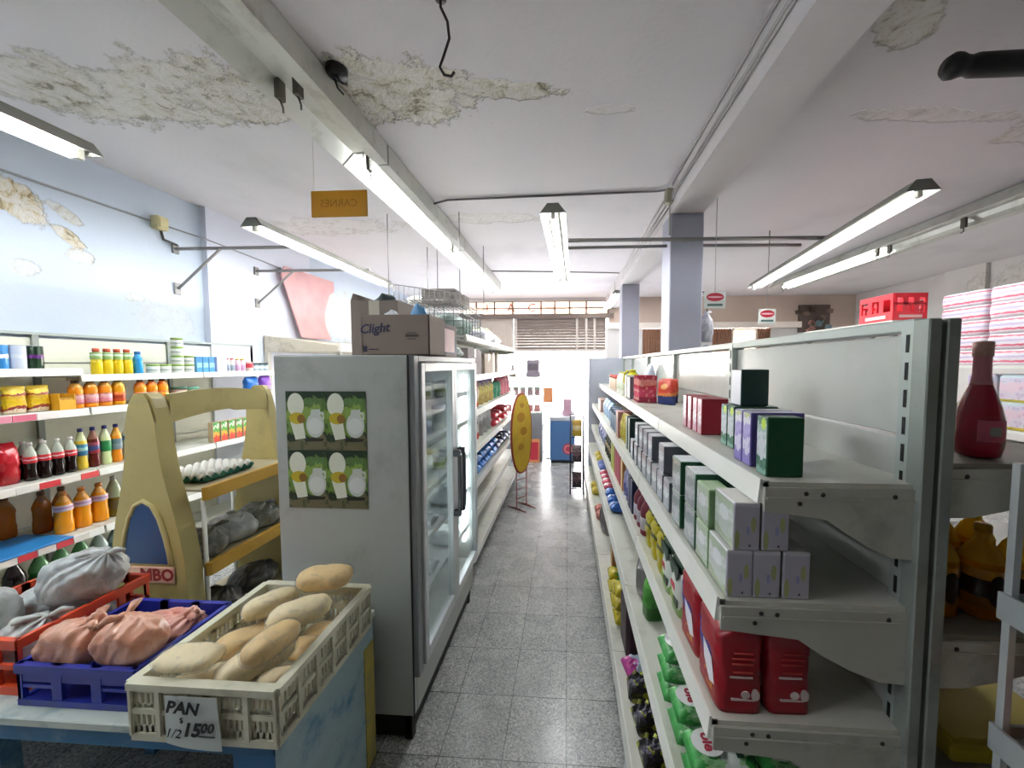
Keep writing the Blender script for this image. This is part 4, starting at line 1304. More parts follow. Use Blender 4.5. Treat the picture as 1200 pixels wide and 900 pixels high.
put(K_redb, .452, 1.055, z, 0, GTHI, PE, lvl='aisle side'); put(K_redb, .60, 1.06, z, .02, GTHI, PE, lvl='panel side')
put(K_redb, .455, 1.235, z, .03, GTHI, PE, lvl='aisle side')
def on_art(b):
    b.text('on', .05, frame_mtx((-.0462, .01, .10), (0, -1, 0), (0, 0, 1)), 1, bold=.002)
    b.prism([(-.055, .19), (.055, .19), (.05, .15), (.02, .135), (.0, .15), (-.03, .13), (-.05, .15)], 'X', -.0455, -.041, 2)
    b.box(-.0455, -.041, -.04, .0, .03, .06, mi=2); b.box(-.0455, -.041, .012, .045, .03, .055, mi=3)
    return [W('#b8283a', .4), W('#20382a', .4), W('#8fa640', .4)]
K_on = Kind(m_pouch('yerba_pouch', .125, .085, .225, pack([(0, '#7fa05a'), (.16, '#dfe3da'), (.62, '#e3e6e0'), (.74, '#26402e')], rough=.35, dist=.25, dscale=4), bottom=.02, seed=4, nu=24, nv=14, crimp=.06, extra=on_art), 'white and dark green pouch with red lettering', 'pouch', 'white and green pouches')
for y in (1.395, 1.535):
    put(K_on, .455, y, z, 0, GTHI, PE)
M_yb = pack([(0, '#b5a61e'), (.45, '#2f3520'), (.52, '#cbbb2a'), (.8, '#3a3f22'), (.86, '#d0c02c')], speck='#7f8a2a', rough=.3, dist=.2, sp_amt=.5, sp_scale=6)
K_yb = Kind(m_pouch('soap_pouch', .115, .08, .215, M_yb, seed=6, bottom=.02), 'yellow and black standing pouch', 'pouch', 'yellow and black pouches')
for y in (1.68, 1.80, 1.92):
    put(K_yb, .46, y, z, j(.1), GTHI, PE)
K_pk = Kind(m_bottle('cleaner_bottle', .042, .20, prof_juice, W('#7a1f36', .35), W('#d86a78', .4), W('#c8c2cc', .4), (.15, .5), fill=1), 'maroon bottle with a pink cap and pale label', 'bottle', 'maroon bottles')
for y in (2.03, 2.13, 2.23):
    put(K_pk, .44, y, z, 0, GTHI, PE)
K_navy = Kind(m_carton('detergent_box', .09, .07, .21, W('#23304f', .4), W('#3c4468', .4)), 'navy detergent box', 'box', 'navy detergent boxes')
for y in (2.33, 2.42):
    put(K_navy, .45, y, z, 0, GTHI, PE)
K_lilb = Kind(m_bottle('cleaner_bottle', .04, .23, prof_flask, W('#a8a4cc', .35), W('#e6e2e8', .4), W('#5a5fa0', .4), (.15, .42), fill=1, capr=.6), 'lilac cleaner bottle', 'bottle', 'lilac bottles')
put(K_lilb, .44, 2.53, z, 0, GTHI, PE); put(K_lilb, .44, 2.64, z, 0, GTHI, PE)
K_or = Kind(m_carton('detergent_box', .09, .08, .235, W('#c98a4a', .4), W('#e0c08a', .4)), 'orange and cream detergent box', 'box', 'orange detergent boxes')
put(K_or, .45, 2.75, z, 0, GTHI, PE)
K_rr = Kind(m_carton('detergent_box', .1, .09, .24, W('#9f2440', .4), W('#c04560', .4)), 'raspberry red detergent box', 'box', 'raspberry detergent boxes')
for y in (2.88, 2.99, 3.10):
    put(K_rr, .45, y, z, 0, GTHI, PE)
K_lime = Kind(m_carton('detergent_box', .1, .10, .25, W('#9aa83a', .4), W('#b8bd4a', .4)), 'lime green detergent box', 'box', 'lime detergent boxes')
for y in (3.24, 3.36):
    put(K_lime, .45, y, z, 0, GTHI, PE)
K_dkb = Kind(m_bottle('cleaner_bottle', .045, .24, prof_pet, W('#3f4a3c', .35), W('#d8d8d0', .4), W('#b8a88a', .4), (.33, .55), fill=1), 'dark olive bottle with a pale cap', 'bottle', 'dark olive bottles')
for y in (3.55, 3.68, 3.81, 3.95):
    put(K_dkb, .45, y, z, 0, GTHI, PE)
K_prp = Kind(m_pouch('soap_pouch', .13, .08, .2, W('#7a86b4', .35, var=.15), seed=12), 'dull blue standing pouch', 'pouch', 'dull blue pouches')
for y in (4.2, 4.4, 4.62, 4.85):
    put(K_prp, .46, y, z, .1, GTHI, PE)

# ------------------------------------------------------------------ fourth shelf
def ole_art(b):
    b.prism([(.045 * math.cos(k * PI / 10) - .035, .04 * math.sin(k * PI / 10)) for k in range(20)], 'Z', .0655, .067, 1)
    b.text('ol\u00e9', .042, frame_mtx((-.035, 0, .0672), (0, -1, 0), (1, 0, 0)), 2, bold=.0016)
    b.box(.035, .055, -.035, .03, .062, .064, mi=3)
    return [W('#e6e8e6', .4), W('#b02a40', .4), W('#20402a', .4)]
K_ole = Kind(m_pillow('rice_packet', .185, .125, .062, pack([(0, '#3f9a4a'), (.25, '#8fc48a'), (.42, '#d9e0da'), (.78, '#a8d09c'), (.9, '#2f8a40')], rough=.3, dist=.9, dscale=4, axis='X', speck='#2f7a3c', sp_amt=.35, sp_scale=6), ends='x', seed=2, n=16, extra=ole_art), 'green and white rice packet', 'packet', 'green and white rice packets')
z = .62 + e
for i, y in enumerate((1.03, 1.18, 1.33)):
    for c, x in enumerate((.435, .63)):
        for l in range((2, 2, 3)[i] if c == 0 else 2):
            put(K_ole, x, y, z + l * .0725, j(.02), GFOU, PE, lvl=('%s tier, %s side' % (('lowest', 'middle', 'top')[l], ('aisle', 'panel')[c])))
K_gp = Kind(m_pouch('soap_pouch', .09, .085, .205, pack([(0, '#2f6a26'), (.3, '#3f8a30'), (.7, '#57a83c'), (.86, '#9ac86a')], speck='#2a5a22', rough=.3, sp_amt=.4, sp_scale=5), seed=8, bottom=.02), 'leaf green standing pouch', 'pouch', 'green pouches')
put(K_gp, .42, 1.765, z, .15, GFOU, PE)
K_sv = Kind(m_pouch('snack_bag', .13, .09, .22, mat('#9a9494', .22, metal=.5, var=.3, vs=25, bump=.3, bs=30), seed=14), 'crumpled silver snack bag', 'bag', 'silver snack bags')
put(K_sv, .42, 1.90, z, .5, GFOU, PE)
K_blb = Kind(m_pillow('napkin_packet', .17, .15, .07, pack([(0, '#2f5fae'), (.5, '#cfd8e8'), (.7, '#2a66b8')], rough=.25, dist=.6, axis='Y'), seed=4), 'blue and white napkin packet', 'packet', 'blue napkin packets')
for i, y in enumerate((3.05, 3.22, 3.39)):
    put(K_blb, .44, y, z, j(.1), GFOU, PE)
K_rwb = Kind(m_pillow('napkin_packet', .16, .13, .06, pack([(0, '#c8566a'), (.4, '#e8dcdc'), (.7, '#b84a5a')], rough=.25, dist=.6, axis='Y'), seed=5), 'red and white napkin packet', 'packet', 'red napkin packets')
for y in (3.58, 3.73, 3.88, 4.03):
    put(K_rwb, .44, y, z, j(.1), GFOU, PE)
K_bb2 = Kind(m_pillow('napkin_packet', .15, .14, .08, W('#6a7ec0', .3, var=.3), seed=6), 'violet-blue napkin packet', 'packet', 'violet napkin packets')
for y in (4.22, 4.38):
    put(K_bb2, .44, y, z, j(.1), GFOU, PE)
K_yy = Kind(m_pillow('napkin_packet', .15, .14, .09, W('#d2bc4a', .35, var=.25), seed=7), 'yellow packet at the far end', 'packet', 'yellow packets')
put(K_yy, .44, 4.60, z, 0, GFOU, PE); put(K_yy, .44, 4.78, z, 0, GFOU, PE)

# ------------------------------------------------------------------ bottom deck
z = .24 + e
K_blk = Kind(m_pillow('charcoal_bag', .145, .12, .11, pack([(0, '#1b191c'), (.3, '#4a4654'), (.42, '#8a8694'), (.5, '#1a181e'), (.88, '#b4b52e')], rough=.2, dist=1.1, dscale=4, axis='Y', speck='#9fa02c', sp_amt=.5, sp_scale=3.2), wr=.012, seed=3, n=18), 'rounded black bag with yellow patches', 'bag', 'black bags with yellow patches')  # grey bands are silvery highlights put into the bag's colour
for i, y in enumerate((1.10, 1.25, 1.40, 1.55, 1.70)):
    put(K_blk, .365, y, z, j(.1), GDECK, PE, lvl='aisle row')
    put(K_blk, .545, y + .01, z, j(.1), GDECK, PE, lvl='back row')
K_mag = Kind(m_pillow('soap_packet', .16, .13, .09, pack([(0, '#b03a8a'), (.3, '#c8d0e8'), (.6, '#8a2f86'), (.8, '#d8dcec')], rough=.2, dist=.9, axis='X'), wr=.008, seed=8), 'magenta and silver packet', 'packet', 'magenta packets')
put(K_mag, .375, 1.84, z, .2, GDECK, PE)
K_mar = Kind(m_carton('bulk_bag', .16, .20, .30, W('#2e1420', .45, var=.3, vs=9), None, None, bev=.02), 'tall dark maroon bag', 'bag', 'maroon bags')
put(K_mar, .40, 2.03, z, .03, GDECK, PE)
K_gy = Kind(m_pillow('pasta_packet', .17, .14, .07, pack([(0, '#c9b62a'), (.3, '#4f9a3c'), (.5, '#dbe4dc'), (.68, '#3f8f3a'), (.85, '#d2c02c')], rough=.25, dist=.7, axis='X', speck='#2f7a34', sp_amt=.3), wr=.008, seed=9), 'green, yellow and white pasta packet', 'packet', 'green pasta packets')
for i, y in enumerate((2.24, 2.40, 2.56)):
    for l in range((3, 2, 2)[i]):
        put(K_gy, .38, y, z + l * .086, j(.03), GDECK, PE, lvl=('lowest', 'middle', 'top')[l] + ' tier')
put(Kind(m_carton('tin_box', .09, .09, .16, W('#a8682a', .4, var=.2), W('#c98a3a', .4)), 'rust orange square tin', 'tin', 'tins'), .40, 2.88, z, 0, GDECK, PE)
for y in (3.45, 3.60):
    put(K_sv, .38, y, z, .4, GDECK, PE)
K_pr = Kind(m_pillow('pasta_packet', .16, .14, .09, W('#b86a5a', .3, var=.3), seed=10), 'brick red packet', 'packet', 'brick red packets')
for y in (3.76, 3.92):
    put(K_pr, .38, y, z, 0, GDECK, PE)
put(K_yy, .38, 4.5, z, 0, GDECK, PE); put(K_yy, .38, 4.7, z, 0, GDECK, PE)
b_ = MB(); b_.grid(lambda u, v: (.248 - .012 * math.sin(v * 3), 1.36 + .10 * u, .06 + .15 * v), 5, 6)
tag(b_.build('hanging_price_tag', mat('#cfd2d0', .6)), 'white paper tag hanging over the edge of the bottom deck', 'tag').location.x = .0
# ------------------------------------------------------------------ shelves along the blue wall
z = 1.815 + e
for y, c, lab, t in ((2.26, '#2f7fc0', 'blue', None), (2.345, '#c8cede', 'silvery white', None), (2.43, '#16301c', 'dark green', None)):
    put(Kind(m_can('drink_can', .039, .165, pack([(0, c), (.2, c), (.45, '#d8dde4' if c != '#16301c' else '#5a2a70'), (.6, c)], rough=.25, dist=.3), W('#b8bcc0', .3, metal=.6)), lab + ' tall drink can', 'can', 'tall cans'), -3.84, y, z, 0, WTOP, WE)
M_yj = W('#e2c41a', .2, var=.08)
K_yj = Kind(m_bottle('juice_bottle', .034, .215, prof_flask, M_yj, W('#d05a3a', .4), pack([(0, '#8fae6a'), (.5, '#c8d8c0'), (.8, '#7f9f5a')], rough=.3), (.58, .84), fill=.6, clear=W('#b8c89a', .3), capr=.62), 'yellow juice bottle with green sleeve and red cap', 'bottle', 'yellow juice bottles')
z = 1.765 + e
for y in (2.79, 2.86, 2.93, 3.0):
    put(K_yj, -3.86, y, z, 0, WTOP, WE)
put(Kind(m_bottle('juice_bottle', .033, .20, prof_flask, W('#1f8fd0', .2), W('#2a6fb0', .4), None, fill=.7, clear=W('#3a9fd8', .25), capr=.62), 'bright blue sports drink bottle', 'bottle', 'blue bottles'), -3.86, 3.08, z, 0, WTOP, WE)
M_tubw = pack([(0, '#d8dcd6'), (.35, '#a8b0aa'), (.6, '#e2e4de')], rough=.35)
K_tub = Kind(m_jar('food_tub', .045, .085, M_tubw, W('#8fae5a', .4), .22), 'white tub with a green lid', 'tub', 'white tubs')
for y in (3.20, 3.30):
    put(K_tub, -3.86, y, z, 0, WTOP, WE, lvl='standing single')
for l in range(4):
    put(K_tub, -3.86, 3.42, z + l * .0865, 0, WTOP, 'up', key=l, lvl='in the taller stack')
for l in range(2):
    put(K_tub, -3.86, 3.52, z + l * .0865, 0, WTOP, 'up', key=l, lvl='in the shorter stack')
K_blp = Kind(m_carton('milk_carton', .07, .06, .165, W('#6fb0d8', .4), pack([(0, '#3f8fc8'), (.3, '#8fc4e0'), (.6, '#3a84c0')], rough=.35, dist=.3), face='X'), 'sky blue carton', 'carton', 'sky blue cartons')
for y in (3.605, 3.672, 3.739):
    put(K_blp, -3.86, y, z, 0, WTOP, WE)
put(Kind(m_carton('milk_carton', .1, .12, .165, W('#b8c0e2', .4), W('#c8cfea', .4), face='X'), 'pale lilac carton', 'carton', 'lilac cartons'), -3.87, 3.85, z, 0, WTOP, WE)
K_rw = Kind(m_bottle('sauce_bottle', .028, .155, prof_juice, W('#d8d4d2', .35), W('#c8323a', .4), W('#8f98a8', .4), (.1, .5), fill=1, capr=.6), 'white sauce bottle with a red cap', 'bottle', 'white sauce bottles')
for y in (3.95, 4.01):
    put(K_rw, -3.86, y, z, 0, WTOP, WE)
K_yp = Kind(m_bottle('sauce_bottle', .03, .15, prof_juice, W('#e2c8d8', .35), W('#d8b83a', .4), W('#cf9fc0', .4), (.1, .5), fill=1, capr=.7), 'pink sauce bottle with a yellow cap', 'bottle', 'pink sauce bottles')
for y in (4.08, 4.145):
    put(K_yp, -3.86, y, z, 0, WTOP, WE)
K_rtin = Kind(m_can('food_tin', .042, .11, pack([(0, '#d8c8c0'), (.4, '#c83a48'), (.85, '#d8a8a8')], rough=.3), W('#c8c8c8', .3, metal=.6)), 'red and cream tin', 'tin', 'red tins')
put(K_rtin, -3.86, 4.235, z, 0, WTOP, WE)
K_djar = Kind(m_jar('food_jar', .034, .10, pack([(0, '#a8bcc8'), (.4, '#dfe4e6'), (.8, '#8fb0bc')], rough=.3), W('#3a4a48', .4)), 'pale jar with a dark lid', 'jar', 'dark lidded jars')
for y in (4.32, 4.395, 4.47):
    put(K_djar, -3.86, y, z, 0, WTOP, WE)
# second shelf
z = 1.51 + e
M_yp2 = pack([(0, '#d8c8b0'), (.14, '#8a2f2a'), (.25, '#d9b41e'), (.5, '#c8a018'), (.62, '#8f2a28'), (.7, '#e2c22a')], speck='#b87a1a', rough=.35, dist=.3, sp_amt=.4, sp_scale=5)
K_yp2 = Kind(m_pouch('cocoa_pouch', .105, .06, .19, M_yp2, seed=21, bottom=.3), 'yellow pouch with maroon print', 'pouch', 'yellow pouches')
K_gp2 = Kind(m_pouch('cocoa_pouch', .10, .06, .165, pack([(0, '#c8b02a'), (.3, '#9ab8a8'), (.6, '#5a9a8f'), (.85, '#20302c')], dist=.3, rough=.35), seed=22), 'teal and yellow pouch', 'pouch', 'teal pouches')
put(K_gp2, -3.80, 2.16, z, 0, WSEC, WE)
for y in (2.28, 2.395):
    put(K_yp2, -3.79, y, z, 0, WSEC, WE)
def m_tray():
    b = MB()
    b.box(-.06, .06, -.045, .045, 0, .004); b.box(-.06, -.056, -.045, .045, .004, .12); b.box(.056, .06, -.045, .045, .004, .075); b.box(-.056, .056, -.045, -.041, .004, .12); b.box(-.056, .056, .041, .045, .004, .12)
    o = b.build('display_carton', W('#dba52a', .5, var=.1))
    c = MB()
    for q in range(3):
        c.box(-.05 + .002, .05, -.039 + q * .026, -.015 + q * .026, .005, .09)
    c.build('inner_sachet', W('#b8862a', .5, var=.2), o)
    return o
put(Kind(m_tray, 'open yellow display carton', 'carton', 'display cartons'), -3.77, 2.50, z, 0, WSEC, WE)
M_oj = W('#e08a1c', .2, var=.08)
K_oj = Kind(m_bottle('juice_bottle', .040, .215, prof_juice, M_oj, W('#3a2a1a', .4), pack([(0, '#c86a2a'), (.1, '#d88a9a'), (.5, '#d8a8a8'), (.9, '#c87a5a')], speck='#5a2a30', rough=.3, sp_amt=.5, sp_scale=4), (.14, .50), fill=.76, clear=W('#e6a84a', .2), capr=.52), 'orange juice bottle with pink label', 'bottle', 'pink label juice bottles')
for y in (2.60, 2.69, 2.78):
    put(K_oj, -3.79, y, z, 0, WSEC, WE)
K_oj3 = Kind(m_bottle('juice_bottle', .040, .215, prof_juice, W('#e2a01c', .2), W('#2f2418', .4), pack([(0, '#c8522a'), (.3, '#a83a22'), (.7, '#d8782a')], rough=.3), (.14, .50), fill=.76, clear=W('#e6b84a', .2), capr=.52), 'amber juice bottle with a red label and dark cap', 'bottle', 'red label juice bottles')
put(K_oj3, -3.79, 2.87, z, 0, WSEC, WE)
K_oj2 = Kind(m_bottle('juice_bottle', .040, .205, prof_juice, W('#e8951e', .2), W('#4a2a18', .4), pack([(0, '#d8701a'), (.5, '#e8a82a'), (.8, '#d86a1a')], rough=.3), (.14, .46), fill=.76, clear=W('#e67a2a', .2), capr=.5), 'deep orange juice bottle with an orange label', 'bottle', 'orange label juice bottles')
for y in (3.03, 3.12, 3.21):
    put(K_oj2, -3.79, y, z, 0, WSEC, WE)
put(Kind(m_jar('jam_jar', .06, .12, W('#a88a80', .3), W('#2f5a44', .4)), 'brown jam jar with a dark green lid', 'jar', 'jam jars'), -3.80, 3.36, z, 0, WSEC, WE)
put(Kind(m_jar('jam_jar', .045, .11, pack([(0, '#8fb04a'), (.3, '#d8e0d0'), (.6, '#7aa86a')], rough=.3), W('#6fae9a', .4)), 'green and white jar', 'jar', 'green jars'), -3.80, 3.50, z, 0, WSEC, WE)
K_bbg = Kind(m_pouch('snack_bag', .16, .1, .19, W('#2a6fc8', .3, var=.3, vs=14), seed=31), 'blue glossy snack bag', 'bag', 'blue bags')
put(K_bbg, -3.80, 4.18, z, 0, WSEC, WE)
K_vbg = Kind(m_pouch('snack_bag', .14, .1, .20, W('#8a4fc0', .3, var=.35, vs=14), seed=32), 'violet glossy snack bag', 'bag', 'violet bags')
put(K_vbg, -3.80, 4.38, z, 0, WSEC, WE)
# third shelf: sodas
z = 1.03 + e
M_cola = W('#160a08', .12, var=.05)
M_colab = pack([(0, '#160a08'), (.4, '#1c0c0a')], rough=.15)
M_redl = pack([(0, '#c01f28'), (.42, '#d8c8c8'), (.58, '#c01f28')], rough=.3, dist=.35, dscale=2.5)
K_colaL = Kind(m_bottle('soda_bottle', .052, .36, prof_cola, M_cola, W('#c8242c', .4), M_redl, (.44, .62), fill=.72, clear=W('#3a2a28', .15, var=.1), capr=.42), 'large cola bottle with a red label', 'bottle', 'large cola bottles')
K_cola = Kind(m_bottle('soda_bottle', .032, .27, prof_cola, M_cola, W('#d8d2d0', .4), M_redl, (.47, .64), fill=.66, clear=mat('#aeb4a6', .15, var=.1), capr=.44), 'small white-capped cola bottle', 'bottle', 'small cola bottles')
put(K_colaL, -3.79, 2.105, z, 0, WTHI, WE)
put(K_colaL, -3.92, 2.08, z, 0, WTHI, WE)
K_rpk = Kind(m_pouch('shrink_pack', .10, .13, .285, pack([(0, '#a81822'), (.5, '#c02430'), (.7, '#b01c28')], rough=.2, dist=.4, speck='#d85a60', sp_amt=.3, sp_scale=3), seed=33, wr=.006, crimp=.09), 'red shrink-wrapped cola pack', 'pack', 'cola packs')
put(K_rpk, -3.82, 2.235, z, 0, WTHI, WE)
for x, y in ((-3.77, 2.325), (-3.77, 2.395), (-3.77, 2.465), (-3.77, 2.535)):
    put(K_cola, x, y, z, 0, WTHI, WE, lvl='front row')
for x, y in ((-3.88, 2.36), (-3.88, 2.45)):
    put(K_cola, x, y, z, 0, WTHI, WE, lvl='back row')
def soda(name, liq, lab, desc, clear, cap='#2a2a78', h=.32):
    return Kind(m_bottle('soda_bottle', .034, h, prof_cola, W(liq, .15, var=.06), W(cap, .4), pack(lab, rough=.3, dist=.3), (.34, .62), fill=.70, clear=W(clear, .15), capr=.42), desc, 'bottle', desc + 's')
sodas = [
    (2.61, soda('soda', '#d8b83a', [(0, '#2a6a8f'), (.4, '#8fb8b0'), (.7, '#2f7a94')], 'lemon yellow soda bottle with a teal label and blue cap', '#c8cfa0')),
    (2.685, soda('soda', '#5a1818', [(0, '#a82a3a'), (.3, '#3a4a80'), (.7, '#8f3a4a')], 'dark red soda bottle with a blue label and blue cap', '#8a5a4a')),
    (2.76, soda('soda', '#c8d49a', [(0, '#2a8a4a'), (.6, '#1f7a44')], 'pale lime soda bottle with a green label and blue cap', '#c8d4a8')),
    (2.835, soda('soda', '#e0861c', [(0, '#8a98a0'), (.5, '#5f7a80')], 'orange soda bottle with a grey label and blue cap', '#e0a040'))]
for y, k in sodas:
    put(k, -3.79, y, z, 0, WTHI, WE)
K_lmd = Kind(m_bottle('soda_bottle', .042, .33, prof_pet, W('#cfd2b0', .15), W('#d8d8cc', .4), pack([(0, '#5f90b8'), (.4, '#3a3f6a'), (.7, '#7fb0c8')], rough=.3, dist=.3), (.52, .66), fill=.6, clear=W('#cdd2bc', .15)), 'cloudy lemonade bottle with a blue label', 'bottle', 'cloudy lemonade bottles')
for y in (2.925, 3.02, 3.115):
    put(K_lmd, -3.79, y, z, 0, WTHI, WE)
K_jp = Kind(m_carton('juice_carton', .06, .075, .21, W('#c8b090', .4), pack([(0, '#d84a3a'), (.3, '#e8a83a'), (.5, '#5fae4a'), (.7, '#cfd8c8'), (.85, '#3f9a44')], rough=.35, dist=.6, dscale=4), face='X'), 'bright fruit juice carton', 'carton', 'fruit juice cartons')
for y in (3.62, 3.71, 3.80, 3.89, 3.98, 4.07):
    put(K_jp, -3.72, y, z, 0, WTHI, WE)
K_gj = Kind(m_carton('juice_carton', .07, .1, .2, W('#8f8a86', .4), pack([(0, '#a8a4a4'), (.4, '#c8c4c4'), (.7, '#b87a80')], rough=.4, dist=.3), face='X'), 'grey and pink carton', 'carton', 'grey cartons')
for y in (4.19, 4.30, 4.41):
    put(K_gj, -3.73, y, z, 0, WTHI, WE)
# fourth shelf
z = .585 + e
b_ = MB(); b_.box(-4.0, -3.60, 1.95, 2.41, 0, .012, bev=.003)
o_ = b_.build('flat_tray', W('#2a7fc0', .35)); o_.location.z = z
tag(o_, 'flat bright blue tray on the fourth blue-wall shelf', 'tray')
K_os = Kind(m_bottle('soda_bottle', .048, .31, prof_pet, W('#e0901a', .15, var=.06), W('#c8782a', .4), pack([(0, '#d8c8d0'), (.4, '#b88ab0'), (.7, '#d8c0c0')], rough=.3, dist=.3), (.55, .70), fill=.77, clear=W('#e0a04a', .15)), 'large orange soda bottle with a pale lilac label', 'bottle', 'large orange soda bottles')
for y in (2.475, 2.58, 2.685):
    put(K_os, -3.77, y, z, 0, WFOU, WE, lvl='front row')
K_os2 = Kind(m_bottle('soda_bottle', .048, .31, prof_pet, W('#b0601a', .15, var=.1), W('#6a3a1a', .4), None, fill=.77, clear=W('#a06a3a', .15)), 'dull amber soda bottle', 'bottle', 'dull amber soda bottles')
for y in (2.25, 2.36, 2.47, 2.58):
    put(K_os2, -4.06 if y < 2.42 else -3.94, y, z + (.0 if y > 2.42 else .0), 0, WFOU, WE, lvl='back row')
K_bs = Kind(m_bottle('soda_bottle', .045, .335, prof_cola, W('#6a5a1c', .15, var=.2), W('#c8c8c0', .4), W('#5a5030', .3), (.2, .4), fill=.6, clear=W('#a0a888', .12)), 'olive brown soda bottle with a white cap', 'bottle', 'olive soda bottles')
put(K_bs, -3.78, 2.79, z, 0, WFOU, WE)
K_br = Kind(m_bottle('soda_bottle', .045, .335, prof_cola, W('#5f2a14', .15, var=.2), W('#b8402a', .4), W('#7a3a20', .3), (.2, .4), fill=.62, clear=W('#b08a78', .12)), 'reddish brown soda bottle with a red cap', 'bottle', 'brown soda bottles')
for y in (2.90, 3.01):
    put(K_br, -3.78, y, z, 0, WFOU, WE)
# lowest shelf
z = .20 + e
M_gcl = mat('#2f8a3a', .1, alpha=.7, var=.1)
K_gb = Kind(m_bottle('water_bottle', .05, .33, prof_pet, W('#2f7a34', .12, var=.25), W('#1f5a2a', .4), W('#2a6a36', .3), (.35, .5), fill=.6, clear=W('#5f9a64', .1)), 'clear green soda bottle', 'bottle', 'green soda bottles')
for x, y in ((-3.72, 2.30), (-3.72, 2.41), (-3.72, 2.52)):
    put(K_gb, x, y, z, 0, WLOW, WE)
K_wb = Kind(m_bottle('water_bottle', .05, .33, prof_pet, W('#8fa8a4', .12, var=.2), W('#c8d0d4', .4), W('#6a8088', .3), (.35, .5), fill=.6, clear=W('#a8b8b4', .1)), 'clear water bottle', 'bottle', 'water bottles')
for x, y in ((-3.72, 2.63), (-3.72, 2.74), (-3.72, 2.85), (-3.72, 2.96)):
    put(K_wb, x, y, z, 0, WLOW, WE)
put(Kind(m_bottle('soda_bottle', .05, .33, prof_cola, M_cola, W('#1a1a1a', .4), None, fill=.7, clear=W('#2a2020', .15)), 'black cola bottle with a black cap', 'bottle', 'black cola bottles'), -3.72, 2.18, z, 0, WLOW, WE)

# ------------------------------------------------------------------ snack shelving
K_cp = Kind(m_pouch('crisp_bag', .19, .10, .25, pack([(0, '#d86a3a'), (.28, '#e2c8b8'), (.6, '#cfa89a'), (.8, '#c88a8a')], rough=.25, dist=.6, speck='#b89a6a', sp_amt=.5, sp_scale=5), seed=41, bottom=.3), 'orange and pale pink crisp bag', 'bag', 'pink crisp bags')
K_cy = Kind(m_pouch('crisp_bag', .19, .11, .26, pack([(0, '#b8a05a'), (.4, '#d2c06a'), (.7, '#a89a7a'), (.85, '#7a6aa0')], rough=.25, dist=.6, speck='#8a7a4a', sp_amt=.5, sp_scale=6), seed=42, bottom=.3), 'golden crisp bag with a violet top', 'bag', 'golden crisp bags')
K_cg = Kind(m_pouch('crisp_bag', .19, .10, .20, W('#1f7a56', .3, var=.2), seed=43, bottom=.3), 'plain green crisp bag', 'bag', 'green crisp bags')
K_cr = Kind(m_pouch('crisp_bag', .18, .10, .24, W('#c86a78', .3, var=.2), seed=44, bottom=.3), 'rose red crisp bag', 'bag', 'rose crisp bags')
K_cc = Kind(m_pouch('cereal_bag', .15, .09, .25, pack([(0, '#c84a3a'), (.3, '#d8cfc8'), (.6, '#b8b0aa'), (.85, '#d8d4d0')], rough=.2, dist=.5, speck='#8f8078', sp_amt=.5, sp_scale=6), seed=45, bottom=.3), 'clear cereal bag with a red base', 'bag', 'clear cereal bags')
K_cgr = Kind(m_pouch('cereal_bag', .15, .09, .24, mat('#8f8c8a', .25, var=.3, vs=20), seed=46), 'grey cereal bag', 'bag', 'grey cereal bags')
K_crp = Kind(m_pillow('biscuit_packet', .2, .16, .08, pack([(0, '#c83a4a'), (.5, '#d8b0b0'), (.7, '#b83444')], rough=.3, dist=.5, axis='Y'), seed=11), 'red and pink biscuit packet', 'packet', 'biscuit packets')
K_cb = Kind(m_pillow('biscuit_packet', .24, .18, .09, W('#2a78c8', .2, var=.35, vs=16), wr=.01, seed=12), 'bright blue packet', 'packet', 'bright blue packets')
K_cn = Kind(m_pillow('biscuit_packet', .22, .17, .09, W('#4a4a78', .25, var=.3, vs=14), seed=13), 'indigo packet', 'packet', 'indigo packets')
K_cw = Kind(m_jar('candy_tub', .05, .07, W('#d8cfae', .4), W('#b8a878', .4)), 'small cream candy tub', 'tub', 'candy tubs')
z = 1.43 + e
for y, k in ((3.08, K_cp), (3.30, K_cp), (3.52, K_cp), (3.74, K_cy), (3.98, K_cy), (4.22, K_cy), (4.48, K_cg), (4.72, K_cg), (4.98, K_cr), (5.22, K_cr), (5.48, K_cr)):
    put(k, -.95, y, z, PI - .55, S3, SE)
z = 1.095 + e
for y, k in ((3.05, K_cc), (3.23, K_cc), (3.41, K_cc), (3.59, K_cc), (3.78, K_cgr), (3.98, K_cgr), (4.18, K_cgr)):
    put(k, -.95, y, z, PI - .55, S4, SE)
for y in (4.4, 4.62, 5.0, 5.22):
    for l in (0, 1):
        put(K_crp, -.95, y, z + l * .094, j(.05), S4, SE, lvl=('lower', 'upper')[l] + ' tier')
z = .77 + e
for i, y in enumerate((3.05, 3.17, 3.29)):
    for c, x in enumerate((-.90, -1.03)):
        for l in (0, 1):
            put(K_cw, x, y, z + l * .0715, 0, S5, SE, lvl='%s tier, %s row' % (('lower', 'upper')[l], ('front', 'back')[c]))
for y in (3.50, 3.70, 3.90, 4.12, 4.33):
    for l in (0, 1):
        put(K_cb, -.97, y, z + l * .108, j(.06), S5, SE, lvl=('lower', 'upper')[l] + ' tier')
for y in (4.56, 4.76, 5.0, 5.2, 5.4):
    put(K_cn, -.96, y, z, j(.06), S5, SE)
z = 1.75 + e
def m_openbox(w, d, h, m, tape=None, flap=.0):
    b = MB(); t = .006
    b.box(-w / 2, w / 2, -d / 2, d / 2, 0, t); b.box(-w / 2, -w / 2 + t, -d / 2, d / 2, t, h); b.box(w / 2 - t, w / 2, -d / 2, d / 2, t, h)
    b.box(-w / 2 + t, w / 2 - t, -d / 2, -d / 2 + t, t, h); b.box(-w / 2 + t, w / 2 - t, d / 2 - t, d / 2, t, h)
    return b
